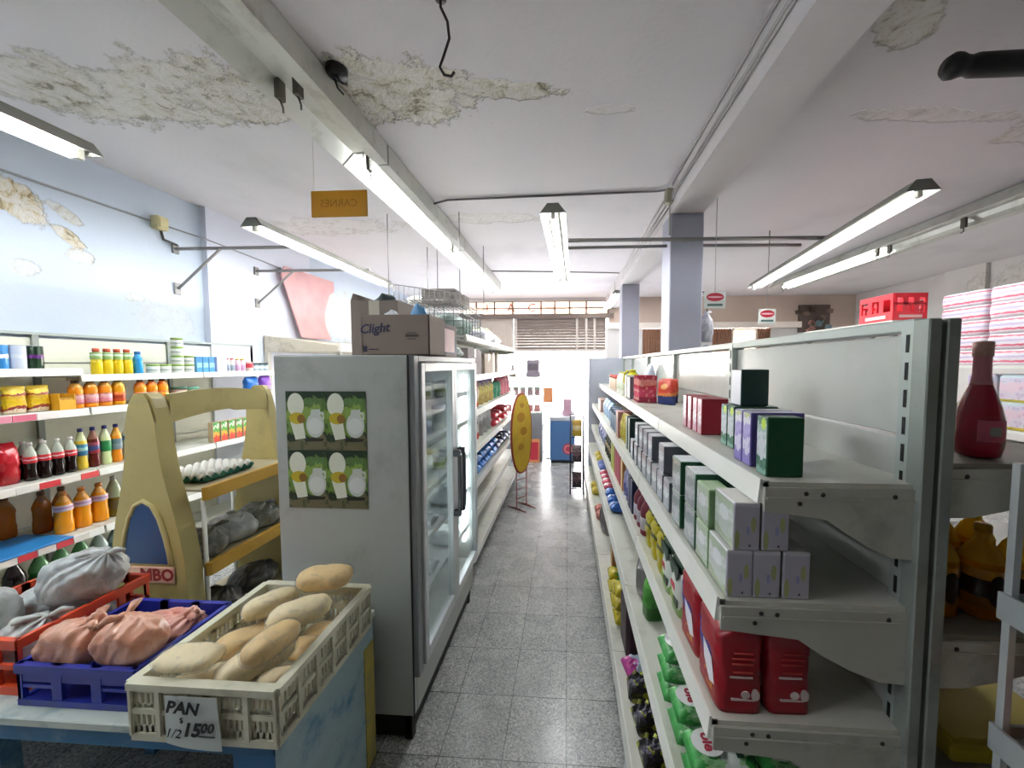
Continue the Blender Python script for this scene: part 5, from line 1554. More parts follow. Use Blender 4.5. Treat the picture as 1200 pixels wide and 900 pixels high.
def m_carton_box(w, d, h, m):
    def f():
        b = MB(); b.box(-w / 2, w / 2, -d / 2, d / 2, 0, h, bev=.004)
        o = b.build('cardboard_box', m)
        c = MB(); c.box(-w / 2, w / 2, -.025, .025, h, h + .0008); c.box(w / 2, w / 2 + .0008, -.025, .025, h * .7, h)
        c.build('tape', W('#cdbfa4', .3), o)
        return o
    return f
M_cardb = mat('#a8988a', .7, var=.08, vs=6)
put(Kind(m_carton_box(.32, .5, .24, mat('#8a7f80', .7)), 'big grey-brown cardboard box', 'box', 'grey boxes'), -1.01, 3.35, z, 0, S2, SE)
put(Kind(m_carton_box(.3, .42, .21, M_cardb), 'taped pale cardboard box', 'box', 'pale boxes'), -1.0, 3.95, z, 0, S2, SE)
put(Kind(m_carton('cereal_box', .1, .1, .24, W('#d8ccc0', .5)), 'slim cream carton', 'carton', 'cream cartons'), -.93, 4.35, z, 0, S2, SE)
put(Kind(m_carton('cereal_box', .1, .1, .24, W('#c8b8ae', .5)), 'slim beige carton', 'carton', 'beige cartons'), -.93, 4.62, z, 0, S2, SE)
z = 2.09 + e
def m_gridbox():
    b = MB()
    w, d, h = .16, .30, .24
    for q in range(7):
        y = -d + q * 2 * d / 6
        b.box(w - .003, w + .003, y - .003, y + .003, 0, h); b.box(-w - .003, -w + .003, y - .003, y + .003, 0, h)
    for q in range(5):
        zz = .003 + q * (h - .006) / 4
        for x in (w, -w):
            b.box(x - .003, x + .003, -d, d, zz - .003, zz + .003)
        for y in (d, -d):
            b.box(-w, w, y - .003, y + .003, zz - .003, zz + .003)
    for q in range(5):
        x = -w + q * 2 * w / 4
        for y in (d, -d):
            b.box(x - .003, x + .003, y - .003, y + .003, 0, h)
    o = b.build('wire_basket', W('#6f7a78', .4, metal=.5))
    c = MB()
    for q, (yy, cc) in enumerate(((-.2, 0), (.0, 0), (.19, 0))):
        c.grid(lambda u, v: Vector((.11 * math.cos(2 * PI * u) * math.sin(PI * v), yy + .085 * math.sin(2 * PI * u) * math.sin(PI * v), .11 - .09 * math.cos(PI * v) + .01 * noise.noise(Vector((u * 9, v * 9, yy * 7))))), 12, 9)
    c.build('packed_bag', mat('#9fb0a8', .35, var=.3, vs=14), o)
    return o
put(Kind(m_gridbox, 'wire basket of pale green bags', 'basket', 'wire baskets'), -1.025, 3.32, z, 0, S1, SE)
K_wg = Kind(m_pillow('paper_pack', .28, .5, .16, pack([(0, '#d8d4e0'), (.5, '#e6e2ec'), (.72, '#b8c83a'), (.8, '#dfe2da')], rough=.35, dist=.4, axis='Z'), wr=.01, seed=14, ends='y'), 'white plastic pack with a yellow-green end', 'pack', 'white packs')
put(K_wg, -.99, 4.05, z, 0, S1, SE)
put(Kind(m_pillow('paper_pack', .26, .4, .12, W('#e2dfe6', .35, var=.1), wr=.01, seed=15, ends='y'), 'plain white plastic pack', 'pack', 'plain packs'), -.99, 4.6, z, 0, S1, SE)

# ------------------------------------------------------------------ boxes on the fridge
zt = FT + e
cl = empty('cardboard_box', (-.83, 1.845, zt), 0)
b_ = MB(); w_, d_, h_ = .335, .22, .195
for a in ((-w_ / 2, w_ / 2, -d_ / 2, -d_ / 2 + .005, 0, h_), (-w_ / 2, w_ / 2, d_ / 2 - .005, d_ / 2, 0, h_), (-w_ / 2, -w_ / 2 + .005, -d_ / 2, d_ / 2, 0, h_), (w_ / 2 - .005, w_ / 2, -d_ / 2, d_ / 2, 0, h_), (-w_ / 2, w_ / 2, -d_ / 2, d_ / 2, 0, .005)):
    b_.box(*a)
b_.text('Clight', .062, frame_mtx((-.105, -d_ / 2 - .0006, .128), (1, 0, .07), (-.07, 0, 1)), 1, bold=.0012, shear=.25)
b_.box(-.16, -.142, -d_ / 2 - .001, -d_ / 2, .018, .045, mi=1); b_.box(-.135, -.085, -d_ / 2 - .001, -d_ / 2, .026, .031, mi=1)
b_.box(.05, .115, -d_ / 2 - .001, -d_ / 2, .088, .10, mi=2); b_.box(.055, .105, -d_ / 2 - .001, -d_ / 2, .105, .109, mi=2); b_.box(.06, .1, -d_ / 2 - .001, -d_ / 2, .076, .080, mi=2)
b_.build('carton', [mat('#8a7b70', .7, var=.06, vs=4), mat('#27254a', .6), mat('#4a423c', .6)], cl)
tag(cl, 'brown cardboard carton with navy lettering on top of the fridge', 'box')
def blob(name, rx, ry, rz, m, seed=0, amp=.18, n=20, parent=None, fr=2.2):
    b = MB()
    def P(u, v):
        th = 2 * PI * u; ph = PI * v
        d = Vector((math.cos(th) * math.sin(ph), math.sin(th) * math.sin(ph), -math.cos(ph)))
        q = 1 + amp * (noise.noise(d * fr + Vector((seed, seed * 2, 0))) + .5 * noise.noise(d * fr * 2.7 + Vector((0, seed, seed))))
        p = Vector((d.x * rx * q, d.y * ry * q, d.z * rz * q))
        return Vector((p.x, p.y, max(p.z, -rz * .8) + rz * .8))
    b.grid(P, n, n, wrap_u=True)
    bmesh.ops.remove_doubles(b.bm, verts=b.bm.verts[:], dist=.0003)
    return b.build(name, m, parent)
o_ = blob('plastic_bag', .058, .05, .05, mat('#6fa8d8', .3, var=.2, vs=20), 3); o_.location = (-.752, 1.845, zt + .008); o_.scale.z = 2.75
tag(o_, 'light blue plastic bag bulging out of the brown carton', 'bag')
o_ = blob('plastic_bag', .065, .06, .05, mat('#d2d6da', .35, var=.1, vs=20), 5); o_.location = (-.905, 1.845, zt + .008); o_.scale.z = 2.45
tag(o_, 'white plastic bag bulging out of the brown carton', 'bag')
b_ = m_openbox(.27, .28, .31, None)
b_.prism([(-.135, .31), (-.12, .35), (-.115, .35), (-.13, .31)], 'Y', -.14, .14)
o_ = b_.build('cardboard_box', mat('#7d7066', .7, var=.08)); o_.location = (-1.075, 2.14, zt)
c_ = MB(); c_.box(-.03, .03, -.142, -.1405, .18, .31); c_.build('tape', W('#b8b0a0', .3), o_)
tag(o_, 'taller open brown box behind the lettered carton on the fridge', 'box')
o_ = blob('bundle', .10, .09, .06, mat('#4a5a5c', .5, var=.3, vs=14), 8); o_.location = (-1.075, 2.14, zt + .008); o_.scale.z = 3.3
tag(o_, 'dark teal bundle inside the taller open box', 'bundle')
b_ = MB(); b_.box(-.05, .05, -.17, .17, 0, .20, bev=.003)
b_.box(-.0505, .0505, -.171, .171, .02, .13, mi=1)
o_ = b_.build('cardboard_box', [mat('#6a5a58', .6), mat('#3a3f56', .5, var=.2)]); o_.location = (-.78, 2.22, zt)
c_ = MB(); c_.box(.051, .0515, -.12, .12, .03, .17); c_.build('print', mat('#d8b8b8', .5, var=.2), o_)
tag(o_, 'slim dark box with a pink printed side at the door edge of the fridge top', 'box')
o_ = blob('plastic_bag', .10, .13, .05, mat('#c8d0cc', .4, var=.2, vs=16), 13); o_.location = (-.85, 2.58, zt)
tag(o_, 'pale plastic bag lying at the far end of the fridge top', 'bag')

# ------------------------------------------------------------------ inside the fridge
K_fy = Kind(m_jar('yogurt_pot', .04, .10, pack([(0, '#d8d8c0'), (.3, '#a8b86a'), (.6, '#dcdcd0')], rough=.35), W('#c8ccd0', .3)), 'small pale yogurt pot', 'pot', 'yogurt pots')
K_fp = Kind(m_pillow('cheese_packet', .16, .14, .07, W('#c8ccd0', .3, var=.2), seed=16), 'white vacuum packet', 'packet', 'white packets')
K_ft = Kind(m_jar('milk_bottle', .042, .17, W('#e0e2e0', .3), W('#7f98c0', .4)), 'white milk bottle with a blue lid', 'bottle', 'milk bottles')
FRL = {1.64: 'top fridge shelf', 1.42: 'second fridge shelf', 1.16: 'middle fridge shelf', .90: 'fourth fridge shelf', .62: 'lowest fridge shelf'}
for zz, k, ys in ((1.64, K_fy, (1.80, 1.91, 2.02, 2.13, 2.4, 2.5, 2.6)), (1.42, K_ft, (1.80, 1.92, 2.04, 2.36, 2.48, 2.6)), (1.16, K_fy, (1.80, 1.92, 2.04, 2.36, 2.48)), (.90, K_fp, (1.86, 2.06, 2.42, 2.6)), (.62, K_fp, (1.86, 2.06, 2.42))):
    for y in ys:
        put(k, -.85, y, zz + .0015, 0, FRL[zz], 'from the poster side')
# ================================================================== BREAD IN THE WHITE CRATE
M_crust = mat('#e6c68c', .55, var=.22, vs=9, bump=.2, bs=30)
M_crust2 = mat('#f0dfb4', .55, var=.16, vs=8, bump=.2, bs=30)
M_wrap, nt, bs_ = newmat('clear_plastic')
for n_ in list(nt.nodes):
    if n_.type != 'OUTPUT_MATERIAL':
        nt.nodes.remove(n_)
t1 = nd(nt, 'ShaderNodeBsdfTransparent'); t2 = nd(nt, 'ShaderNodeBsdfPrincipled'); mx_ = nd(nt, 'ShaderNodeMixShader')
t1.inputs[0].default_value = (.97, .97, .97, 1)
t2.inputs['Base Color'].default_value = lin('#ffffff'); t2.inputs['Roughness'].default_value = .16
bn_ = nd(nt, 'ShaderNodeBump'); bn_.inputs['Strength'].default_value = .7; bn_.inputs['Distance'].default_value = .012
fr_ = nd(nt, 'ShaderNodeLayerWeight'); fr_.inputs[0].default_value = .22
tcw = nd(nt, 'ShaderNodeTexCoord').outputs['Object']
nt.links.new(noisen(nt, tcw, 30, 3, .6, 1.5), bn_.inputs['Height']); nt.links.new(bn_.outputs[0], t2.inputs['Normal'])
crk = sstep(nt, noisen(nt, tcw, 26, 3, .6, 1.2), .52, .66)
nt.links.new(mth(nt, 'ADD', mth(nt, 'MULTIPLY', fr_.outputs[1], .20), mth(nt, 'MULTIPLY', crk, .13), clamp=True), mx_.inputs[0])
nt.links.new(t1.outputs[0], mx_.inputs[1]); nt.links.new(t2.outputs[0], mx_.inputs[2]); nt.links.new(mx_.outputs[0], nt.nodes['Material Output'].inputs[0])
def loaf(L, w, h, m, seed, twist=True):
    def f():
        root = empty('bread_pack')
        def body(u, v, g, wr):
            a = 2 * PI * u
            t = 2 * v - 1
            q = max(0.0, 1 - abs(t) ** 3.4) ** .5
            c, s = math.cos(a), math.sin(a)
            y = math.copysign(abs(c) ** .8, c) * (w / 2 * q + g)
            z = math.copysign(abs(s) ** .85, s) * (h / 2 * q + g)
            n0 = noise.noise(Vector((t * 3 + seed, c * 1.5, s * 1.5)))
            k = 1 + .10 * n0
            d = wr * noise.noise(Vector((t * 14 + seed, c * 5, s * 5)))
            return Vector((t * (L / 2 + g), y * k + d * c, max(-h * .46 - g, z * k + d * s) + h * .46 + .006))
        b = MB(); b.grid(lambda u, v: body(u, v, 0, 0), 20, 18, wrap_u=True)
        bmesh.ops.remove_doubles(b.bm, verts=b.bm.verts[:], dist=.0003)
        b.build('loaf', m, root)
        b = MB(); b.grid(lambda u, v: body(u, .0 + v, .004, .006), 26, 22, wrap_u=True)
        if twist:
            x = L / 2
            pts = [(x - .005, 0, h * .46), (x + .02, .002, h * .47), (x + .035, .004, h * .5), (x + .06, -.004, h * .56)]
            b.tube(pts, [.018, .007, .008, .02], 8)
        b.build('plastic_wrap', M_wrap, root)
        return root
    return f
def place_loaf(L, w, h, m, seed, x, y, z, rz, ty, label, rx=0.0):
    o = loaf(L, w, h, m, seed, twist=seed in (5, 8))()
    o.location = (x, y, z); o.rotation_euler = (rx, ty, rz)
    tag(o, label, 'bread', 'bagged loaves in the white crate')
    return o
zc = .714
LO = []
BASE = ((-1.205, 1.055, .05), (-.985, 1.06, -.04), (-1.20, 1.175, -.06), (-.985, 1.175, .05), (-1.205, 1.295, .04), (-.985, 1.29, -.03), (-1.20, 1.415, -.04), (-.985, 1.41, .03))
NB = ('first', 'second', 'third', 'fourth')
for i_, (x, y, r_) in enumerate(BASE):
    LO.append((.195, .105, .048, M_crust if i_ % 3 else M_crust2, i_ + 20, x, y, zc, r_, 0, 'loaf in the bottom layer, %s from the price paper, %s side' % (NB[i_ // 2], ('blue crate', 'aisle')[i_ % 2])))
LO += [
    (.225, .105, .075, M_crust2, 1, -1.19, 1.085, zc + .05, .45, 0, 'pale long loaf on top at the front corner above the price paper'),
    (.225, .105, .075, M_crust2, 2, -1.03, 1.115, zc + .05, .95, 0, 'pale loaf on top at the front, aisle side, pointing down the crate'),
    (.215, .115, .085, M_crust, 5, -1.19, 1.245, zc + .05, .75, 0, 'golden loaf on top in the middle, blue crate side'),
    (.21, .11, .08, M_crust2, 8, -1.0, 1.275, zc + .05, .7, 0, 'loaf in shiny crumpled plastic on top, aisle side of the middle'),
    (.19, .10, .075, M_crust2, 3, -1.175, 1.345, zc + .05, .9, 0, 'pale loaf on top towards the far end, blue crate side'),
    (.18, .095, .07, M_crust, 4, -.965, 1.10, zc + .04, 1.35, 0, 'loaf with a toasted side on top against the aisle wall of the crate'),
    (.215, .12, .08, M_crust, 10, -.99, 1.405, zc + .05, .2, 0, 'orange-brown loaf on top in the far corner by the fridge'),
]
laid = [cw]
for a in LO:
    o_ = place_loaf(*a)
    settle(o_, laid)
    laid.append(o_)

# ================================================================== KNOTTED SHOPPING BAGS
def m_bagmat(c1, c2, al=1.0):
    m, nt, b = newmat('thin_plastic_bag')
    tc = nd(nt, 'ShaderNodeTexCoord').outputs['Object']
    f = noisen(nt, tc, 16, 4, .6, .8)
    nt.links.new(mixc(nt, sstep(nt, f, .35, .7), c1, c2), b.inputs['Base Color'])
    b.inputs['Roughness'].default_value = .3
    b.inputs['Subsurface Weight'].default_value = .0
    bn = nd(nt, 'ShaderNodeBump'); bn.inputs['Strength'].default_value = .45; bn.inputs['Distance'].default_value = .008
    w = nd(nt, 'ShaderNodeTexWave'); w.inputs['Scale'].default_value = 5; w.inputs['Distortion'].default_value = 16; w.inputs['Detail'].default_value = 3
    nt.links.new(tc, w.inputs['Vector'])
    nt.links.new(mth(nt, 'ADD', w.outputs['Fac'], f), bn.inputs['Height']); nt.links.new(bn.outputs[0], b.inputs['Normal'])
    return m
M_gbag = m_bagmat('#9fa5a6', '#c9cecd')
M_gbag2 = m_bagmat('#b3bab8', '#d6dad6')
M_pbag = m_bagmat('#cf8f74', '#e2b39a')
M_pbag2 = m_bagmat('#c98a7c', '#dba898')
M_blkbag = m_bagmat('#2a2926', '#5a584e')
M_dkbag = m_bagmat('#5f6058', '#8f8f86')
def knot_bag(rx, ry, rz, kx, ky, m, seed, folds=9, ears=2, bound=None):
    """lumpy bag with pleats running to a knot at direction (kx, ky) on its top"""
    root = empty('shopping_bag')
    b = MB()
    K = Vector((kx, ky, .9)).normalized()
    A = K.orthogonal().normalized(); Bv = K.cross(A)
    def P(u, v):
        th = 2 * PI * u; ph = PI * (1 - v)
        d = K * math.cos(ph) + (A * math.cos(th) + Bv * math.sin(th)) * math.sin(ph)
        near = max(0, math.cos(ph))
        fold = math.sin(folds * th + 2.2 * noise.noise(Vector((math.cos(th) * 2, math.sin(th) * 2, seed))))
        q = 1 + .16 * noise.noise(d * 1.8 + Vector((seed, 0, 0))) + .05 * noise.noise(d * 6 + Vector((0, seed, 0)))
        q += .038 * fold * (near ** .8) * (1 if ph > .15 else ph / .15)
        q += .10 * near ** 14
        p = Vector((d.x * rx * q, d.y * ry * q, d.z * rz * q))
        p.z = max(p.z, -rz * .72) + rz * .72
        if bound:
            p.x = min(max(p.x, bound[0]), bound[1]); p.y = min(max(p.y, bound[2]), bound[3])
        return p
    b.grid(P, 54, 26, wrap_u=True)
    bmesh.ops.remove_doubles(b.bm, verts=b.bm.verts[:], dist=.0003)
    b.build('bag_body', m, root)
    tip = Vector((K.x * rx, K.y * ry, K.z * rz + rz * .72)) * 1.02
    b = MB()
    b.grid(lambda u, v: tip + Vector((.013 * math.cos(2 * PI * u) * math.sin(PI * v), .013 * math.sin(2 * PI * u) * math.sin(PI * v), -.012 * math.cos(PI * v))), 10, 7, wrap_u=True)
    for q in range(min(ears, 2)):
        a = seed * 1.3 + q * PI * .85
        s = Vector((math.cos(a), math.sin(a), .25))
        pts = [tip, tip + s * .02, tip + s * .045 + Vector((0, 0, .005)), tip + s * .075 - Vector((0, 0, .006))]
        b.tube(pts, [.006, .010, .014, .006], 7)
    b.build('knot', m, root)
    if bound and ears == 3:
        L = Vector((bound[1] - .02, .0, tip.z * .80))
        b = MB()
        for sg in (-1, 1):
            pts = []
            for q in range(13):
                t = q / 12
                p = tip.lerp(L, t)
                p.z = tip.z * (1 - t) + (rz * 1.5) * t + .022 * math.sin(PI * t) + .012
                p.y += sg * .012 * math.sin(3 * PI * t) + .015 * t
                pts.append(p)
            b.tube(pts, [.009 + .003 * math.sin(q * 1.7) for q in range(13)], 7)
        b.build('handle_loop', m, root)
    return root
def bag(rx, ry, rz, kx, ky, m, seed, loc, label, group, folds=9, ears=2, rz_=0.0, room=None):
    bd = None
    if room:
        bd = (room[0] - loc[0], room[1] - loc[0], room[2] - loc[1], room[3] - loc[1])
    o = knot_bag(rx, ry, rz, kx, ky, m, seed, folds, ears, bd)
    o.location = loc; o.rotation_euler.z = rz_
    return tag(o, label, 'bag', group)
zo = .714
OR_ = (-2.338, -1.912, 1.122, 1.488)
BL_ = (-1.833, -1.437, 1.089, 1.401)
laid = [co]
def lay(crate_, *a, **k):
    o = bag(*a, **k)
    settle(o, crate_)
    crate_.append(o)
GO, GP_ = 'grey bags in the orange crate', 'pink bags in the blue crate'
lay(laid, .10, .095, .075, .2, .3, M_gbag, 9, (-2.25, 1.40, zo), 'grey shopping bag at the back of the orange crate', GO, 8, room=OR_)
lay(laid, .105, .095, .095, .2, -.4, M_gbag2, 5, (-2.23, 1.22, zo), 'pale shopping bag with a twisted neck at the front of the orange crate', GO, 9, room=OR_)
lay(laid, .095, .085, .085, .5, .2, M_gbag2, 8, (-2.02, 1.21, zo), 'pale crumpled shopping bag along the blue crate side', GO, 8, room=OR_)
lay(laid, .115, .095, .07, 0, 0, M_gbag, 13, (-2.03, 1.395, zo), 'grey bag lying underneath the large grey bag', GO, 8, room=OR_)
lay(laid, .145, .12, .10, .6, .1, M_gbag, 3, (-2.04, 1.385, zo + .09), 'large grey knotted shopping bag on top at the bread stand end', GO, 13)
laid = [cb]
lay(laid, .20, .115, .085, .5, .2, M_pbag2, 12, (-1.60, 1.30, zo), 'dusky pink bag filling the far half of the blue crate', GP_, 12, 3, room=BL_)
lay(laid, .125, .08, .075, .4, .1, M_pbag, 14, (-1.725, 1.145, zo), 'salmon pink bag at the front corner beside the orange crate', GP_, 10, 3, room=(BL_[0], -1.625, BL_[2], 1.225))
lay(laid, .11, .08, .08, -.3, .2, M_pbag, 16, (-1.53, 1.15, zo), 'salmon pink bag at the front corner beside the bread crate', GP_, 11, room=(-1.618, BL_[1], BL_[2], 1.225))
o_ = blob('plastic_bag', .036, .036, .03, m_bagmat('#c8d0d6', '#e6eaec'), 17, .3); o_.location = (-1.79, 1.13, .80)
tag(o_, 'small white crumpled bag at the corner of the blue crate', 'bag')
settle(o_, laid)

# ================================================================== EGGS AND BAGS ON THE BREAD STAND
ty_, tx_ = 2.03, -2.135
tr = empty('egg_tray', (tx_, ty_, 1.1915), 0)
NE, NF, SPC = 6, 7, .047
def P(u, v):
    x = (u - .5) * NE * SPC; y = (v - .5) * NF * SPC
    cx = abs(math.sin(PI * (x / SPC + NE / 2))); cy = abs(math.sin(PI * (y / SPC + NF / 2)))
    h = .004 + .042 * (1 - cx) ** 1.2 * (1 - cy) ** 1.2 + .008 * ((1 - cx) ** 3 + (1 - cy) ** 3) * .5
    ed = max(abs(u - .5), abs(v - .5))
    if ed > .485:
        h = .034 + .012 * math.cos(2 * PI * (x if abs(v - .5) > abs(u - .5) else y) / SPC)
    return Vector((x, y, h))
b_ = MB(); b_.grid(P, 49, 57); b_.build('tray', mat('#1f6a5c', .6, var=.15), tr)
tag(tr, 'dark green pulp tray full of white eggs on the upper shelf of the bread stand', 'egg tray')
def m_egg():
    b = MB(); b.lathe([(.0008, 0), (.009, .0015), (.0165, .008), (.0205, .017), (.0215, .026), (.0195, .037), (.0135, .048), (.006, .0545), (.0008, .056)], 14)
    return b.build('egg', mat('#e9e6e0', .45, var=.04))
K_egg = Kind(m_egg, 'white egg', 'egg', 'white eggs in the green tray')
for jx in range(NE):
    for jy in range(NF):
        o = K_egg.get()
        o.location = (tx_ + (jx - NE / 2 + .5) * SPC, ty_ + (jy - NF / 2 + .5) * SPC, 1.1915 + .0075)
        tag(o, 'white egg, %s from the aisle side, %s from the blue window' % (ORD[NE - 1 - jx], ORD[jy]), 'egg', 'white eggs in the green tray')
laid = [bs]
ST_ = (-2.32, -1.935, 1.80, 2.385)
for (x, y, sd, zz, m, l, bd) in (
    (-2.06, 1.90, 20, .782, M_dkbag, 'grey plastic bag on the middle shelf of the stand at the blue window end', (-2.32, -1.935, 1.80, 1.995)),
    (-2.06, 2.09, 22, .782, M_gbag, 'grey plastic bag in the centre of the middle shelf of the stand', (-2.32, -1.935, 2.0, 2.185)),
    (-2.06, 2.28, 24, .782, M_dkbag, 'grey plastic bag on the middle shelf of the stand at the fridge end', (-2.32, -1.935, 2.19, 2.385)),
    (-2.06, 1.96, 27, .392, M_blkbag, 'dark bag on the lowest shelf of the stand at the blue window end', (-2.32, -1.935, 1.80, 2.09)),
    (-2.06, 2.23, 29, .392, M_blkbag, 'dark bag on the lowest shelf of the stand at the fridge end', (-2.32, -1.935, 2.10, 2.385))):
    lay(laid, .13, .125 if zz < .5 else .115, .085, .3, .2, m, sd, (x, y, zz), l, 'bags on the bread stand', 8, 1, room=bd)

# ================================================================== BACK LEFT CORNER
hd = empty('counter_canopy_hood', (0, 0, 0))
b_ = MB(); b_.prism([(-4.1, 2.02), (-3.05, 2.02), (-3.05, 2.10), (-4.1, 2.24)], 'Y', 4.75, 7.2); b_.build('top_panel', mat('#cfc6b4', .6, var=.12, vs=3, dirt='#8f8672'), hd)
b_ = MB(); b_.box(-3.06, -3.02, 4.74, 7.2, 2.03, 2.13); b_.build('fascia', W('#e9e4d6', .5), hd)
b_ = MB(); b_.box(-4.1, -4.05, 4.75, 4.80, 0, 2.02); b_.box(-3.12, -3.07, 7.1, 7.15, 0, 2.02); b_.box(-3.9, -3.2, 4.80, 7.1, 0, .95); b_.box(-4.1, -4.05, 7.1, 7.15, 0, 2.02); b_.box(-3.12, -3.07, 4.8, 4.85, .95, 2.02)
b_.build('counter_frame', mat('#b8b4aa', .5), hd)
tag(hd, 'pale canopy over the counter in the back corner beyond the wall shelving', 'counter')
pk = []
n = 12
for i in range(n + 1):
    t = i / n
    pk.append((5.95 - .12 * math.sin(t * 5) - .02 * t + (.10 if t > .8 else 0), 2.26 + t * .95 if False else 2.26 + t * 1.0))
poly = [(5.35, 2.26), (5.0, 3.10), (5.05, 3.24)] + [(p[0] + .1 * (1 - i / n) , p[1]) for i, p in list(enumerate(pk))[::-1]]
b_ = MB(); b_.prism(poly, 'X', -4.03, -4.01)
b_.bm.normal_update()
o_ = b_.build('sign_board', mat('#cf9e9e', .6, var=.2, vs=4))
tag(o_, 'faded pink curved board leaning on the wall above the canopy', 'board')
c_ = MB(); c_.box(-4.029, -4.024, 5.40, 5.75, 2.2501, 2.62); 
o2 = c_.build('paper_patch', mat('#b8a898', .6)); o2.parent = o_
# hanging wire shelf over the snack shelving
hw = empty('hanging_wire_rack', (0, 0, 0))
b_ = MB()
wx0, wx1, wy0, wy1, wz = -2.15, -1.28, 4.35, 5.6, 2.62
for q in range(15):
    x = wx0 + (wx1 - wx0) * q / 14
    b_.tube([(x, wy0, wz + .20 - .13 * q / 14), (x, wy0, wz), (x, wy1, wz)], .0045, 4)
for q in range(7):
    y = wy0 + (wy1 - wy0) * q / 6
    b_.tube([(wx0, y, wz), (wx1, y, wz)], .0045, 4)
b_.tube([(wx0, wy0, wz + .20), (wx1, wy0, wz + .07)], .007, 5)
b_.build('wire_grid', mat('#7a7674', .4, metal=.5), hw)
for x, y in ((wx0, wy0), (wx0, wy1), (wx1, wy0), (wx1, wy1), (-1.55, wy0)):
    b_ = MB(); b_.tube([(x, y, wz), (x, y, ZC)], .006, 5); b_.build('hanging_rod', mat('#8a8684', .4, metal=.4), hw)
tag(hw, 'wire rack hung from the ceiling by thin rods above the snack shelving', 'rack')
for i, (x, y, c, l) in enumerate(((-1.62, 4.7, '#5a5450', 'dark stack of trays on the hanging wire rack'), (-1.62, 5.1, '#6f6660', 'brown stack of trays on the hanging wire rack'))):
    b_ = MB()
    for q in range(5):
        b_.box(-.22, .22, -.13, .13, q * .035, q * .035 + .028, bev=.003)
        b_.box(-.2, .2, -.12, .12, q * .035 + .028, q * .035 + .035)
    o_ = b_.build('tray_stack', mat(c, .6, var=.2)); o_.location = (x, y, wz + .006); tag(o_, l, 'trays')
o_ = blob('plastic_bag', .13, .15, .07, mat('#d8d6d2', .4, var=.15, vs=12), 33); o_.location = (-1.98, 4.8, wz + .006)
tag(o_, 'white bag on the hanging wire rack', 'bag')

# ================================================================== NEAR THE STREET DOOR
ov = empty('oval_display_board', (-.585, 4.62, 0), .35)
pts = []
for k in range(40):
    a = 2 * PI * k / 40
    pts.append((.175 * math.copysign(abs(math.cos(a)) ** .85, math.cos(a)), .97 + .50 * math.sin(a)))
b_ = MB(); b_.prism(pts, 'Y', -.012, .012); b_.build('board', mat('#d6b23a', .45, var=.18, vs=9, dirt='#a8882a'), ov)
b_ = MB(); b_.tube([(p[0] * 1.02, 0, .97 + (p[1] - .97) * 1.01) for p in pts], .014, 6, closed=True); b_.build('rim', W('#a33a32', .4), ov)
b_ = MB()
for k, (x, z, r) in enumerate(((-.02, 1.18, .07), (.03, 1.0, .06), (-.02, .80, .05), (.0, 1.33, .035))):
    b_.prism([(x + r * math.cos(q * PI / 8), z + r * .9 * math.sin(q * PI / 8)) for q in range(16)], 'Y', -.0150, -.0121)
b_.build('print', mat('#b8862a', .5), ov)
b_ = MB()
for x in (-.09, .09):
    b_.tube([(x, -.0, .52), (x, -.0, .03), (x, -.16, .012), (x, .16, .012), (x, .0, .03)], .008, 5)
for z in (.14, .26, .38):
    b_.tube([(-.09, 0, z), (.09, 0, z)], .006, 5)
b_.build('stand', W('#8a3a36', .4), ov)
ov.rotation_euler.z = .92
tag(ov, 'tall yellow oval board with a red rim on a wire stand', 'display board')
# glass counter
gc = empty('glass_counter', (-.82, 7.2, 0))
b_ = MB(); b_.box(-.42, .34, -.3, .3, 0, .92, bev=.005); b_.box(-.42, .34, -.32, .3, .60, .66); b_.build('base', mat('#8f9096', .5, var=.08), gc)
b_ = MB()
for x in (-.41, .33):
    for y in (-.29, .29):
        b_.box(x - .01, x + .01, y - .01, y + .01, .92, 1.58)
for z in (.93, 1.25, 1.58):
    b_.box(-.42, .34, -.30, -.285, z - .012, z + .012); b_.box(-.42, .34, .285, .30, z - .012, z + .012); b_.box(-.42, -.405, -.3, .3, z - .012, z + .012); b_.box(.325, .34, -.3, .3, z - .012, z + .012)
b_.build('frame', W('#e6e4e2', .35), gc)
b_ = MB(); b_.box(-.40, .32, -.282, .28, 1.245, 1.255); b_.box(-.41, .33, -.29, .29, 1.592, 1.60); b_.build('glass_shelf', M_glass, gc)
tag(gc, 'glass topped grey counter near the street door', 'counter')
K_ct = Kind(m_jar('sweet_jar', .055, .16, W('#a88a8f', .3, var=.3), W('#8fae9a', .4)), 'small sweet jar', 'jar', 'sweet jars')
for i, x in enumerate((-1.14, -1.0, -.86, -.72, -.58)):
    put(K_ct, x, 7.05, 1.257, 0, 'glass shelf of the counter', 'from the oval board', key=i)
K_ct2 = Kind(m_carton('sweet_box', .11, .1, .13, W('#c88a84', .4, var=.2), W('#b8484a', .4)), 'red sweet box', 'box', 'sweet boxes')
for i, x in enumerate((-1.14, -1.0, -.86, -.72, -.58)):
    put(K_ct2, x, 7.05, .945, 0, 'inside the counter', 'from the oval board', key=i)
b_ = MB()
b_.box(-.14, .14, -.12, .12, 0, .10, bev=.02, seg=2); b_.prism([(-.12, .10), (.12, .10), (.10, .30), (.02, .34), (-.08, .32)], 'X', -.12, .12)
o_ = b_.build('cash_register', mat('#8f8490', .5)); o_.location = (-.67, 7.2, 1.602)
c_ = MB(); c_.box(-.09, .09, -.1235, -.12, .14, .26); c_.build('keypad', mat('#6a6068', .5), o_)
tag(o_, 'mauve-grey cash register on the glass counter', 'cash register')
b_ = MB(); b_.lathe([(.07, 0), (.075, .1), (.03, .16), (.028, .22), (.035, .24)], 12); o_ = b_.build('vase', mat('#a89a9a', .5)); o_.location = (-1.08, 7.2, 1.602)
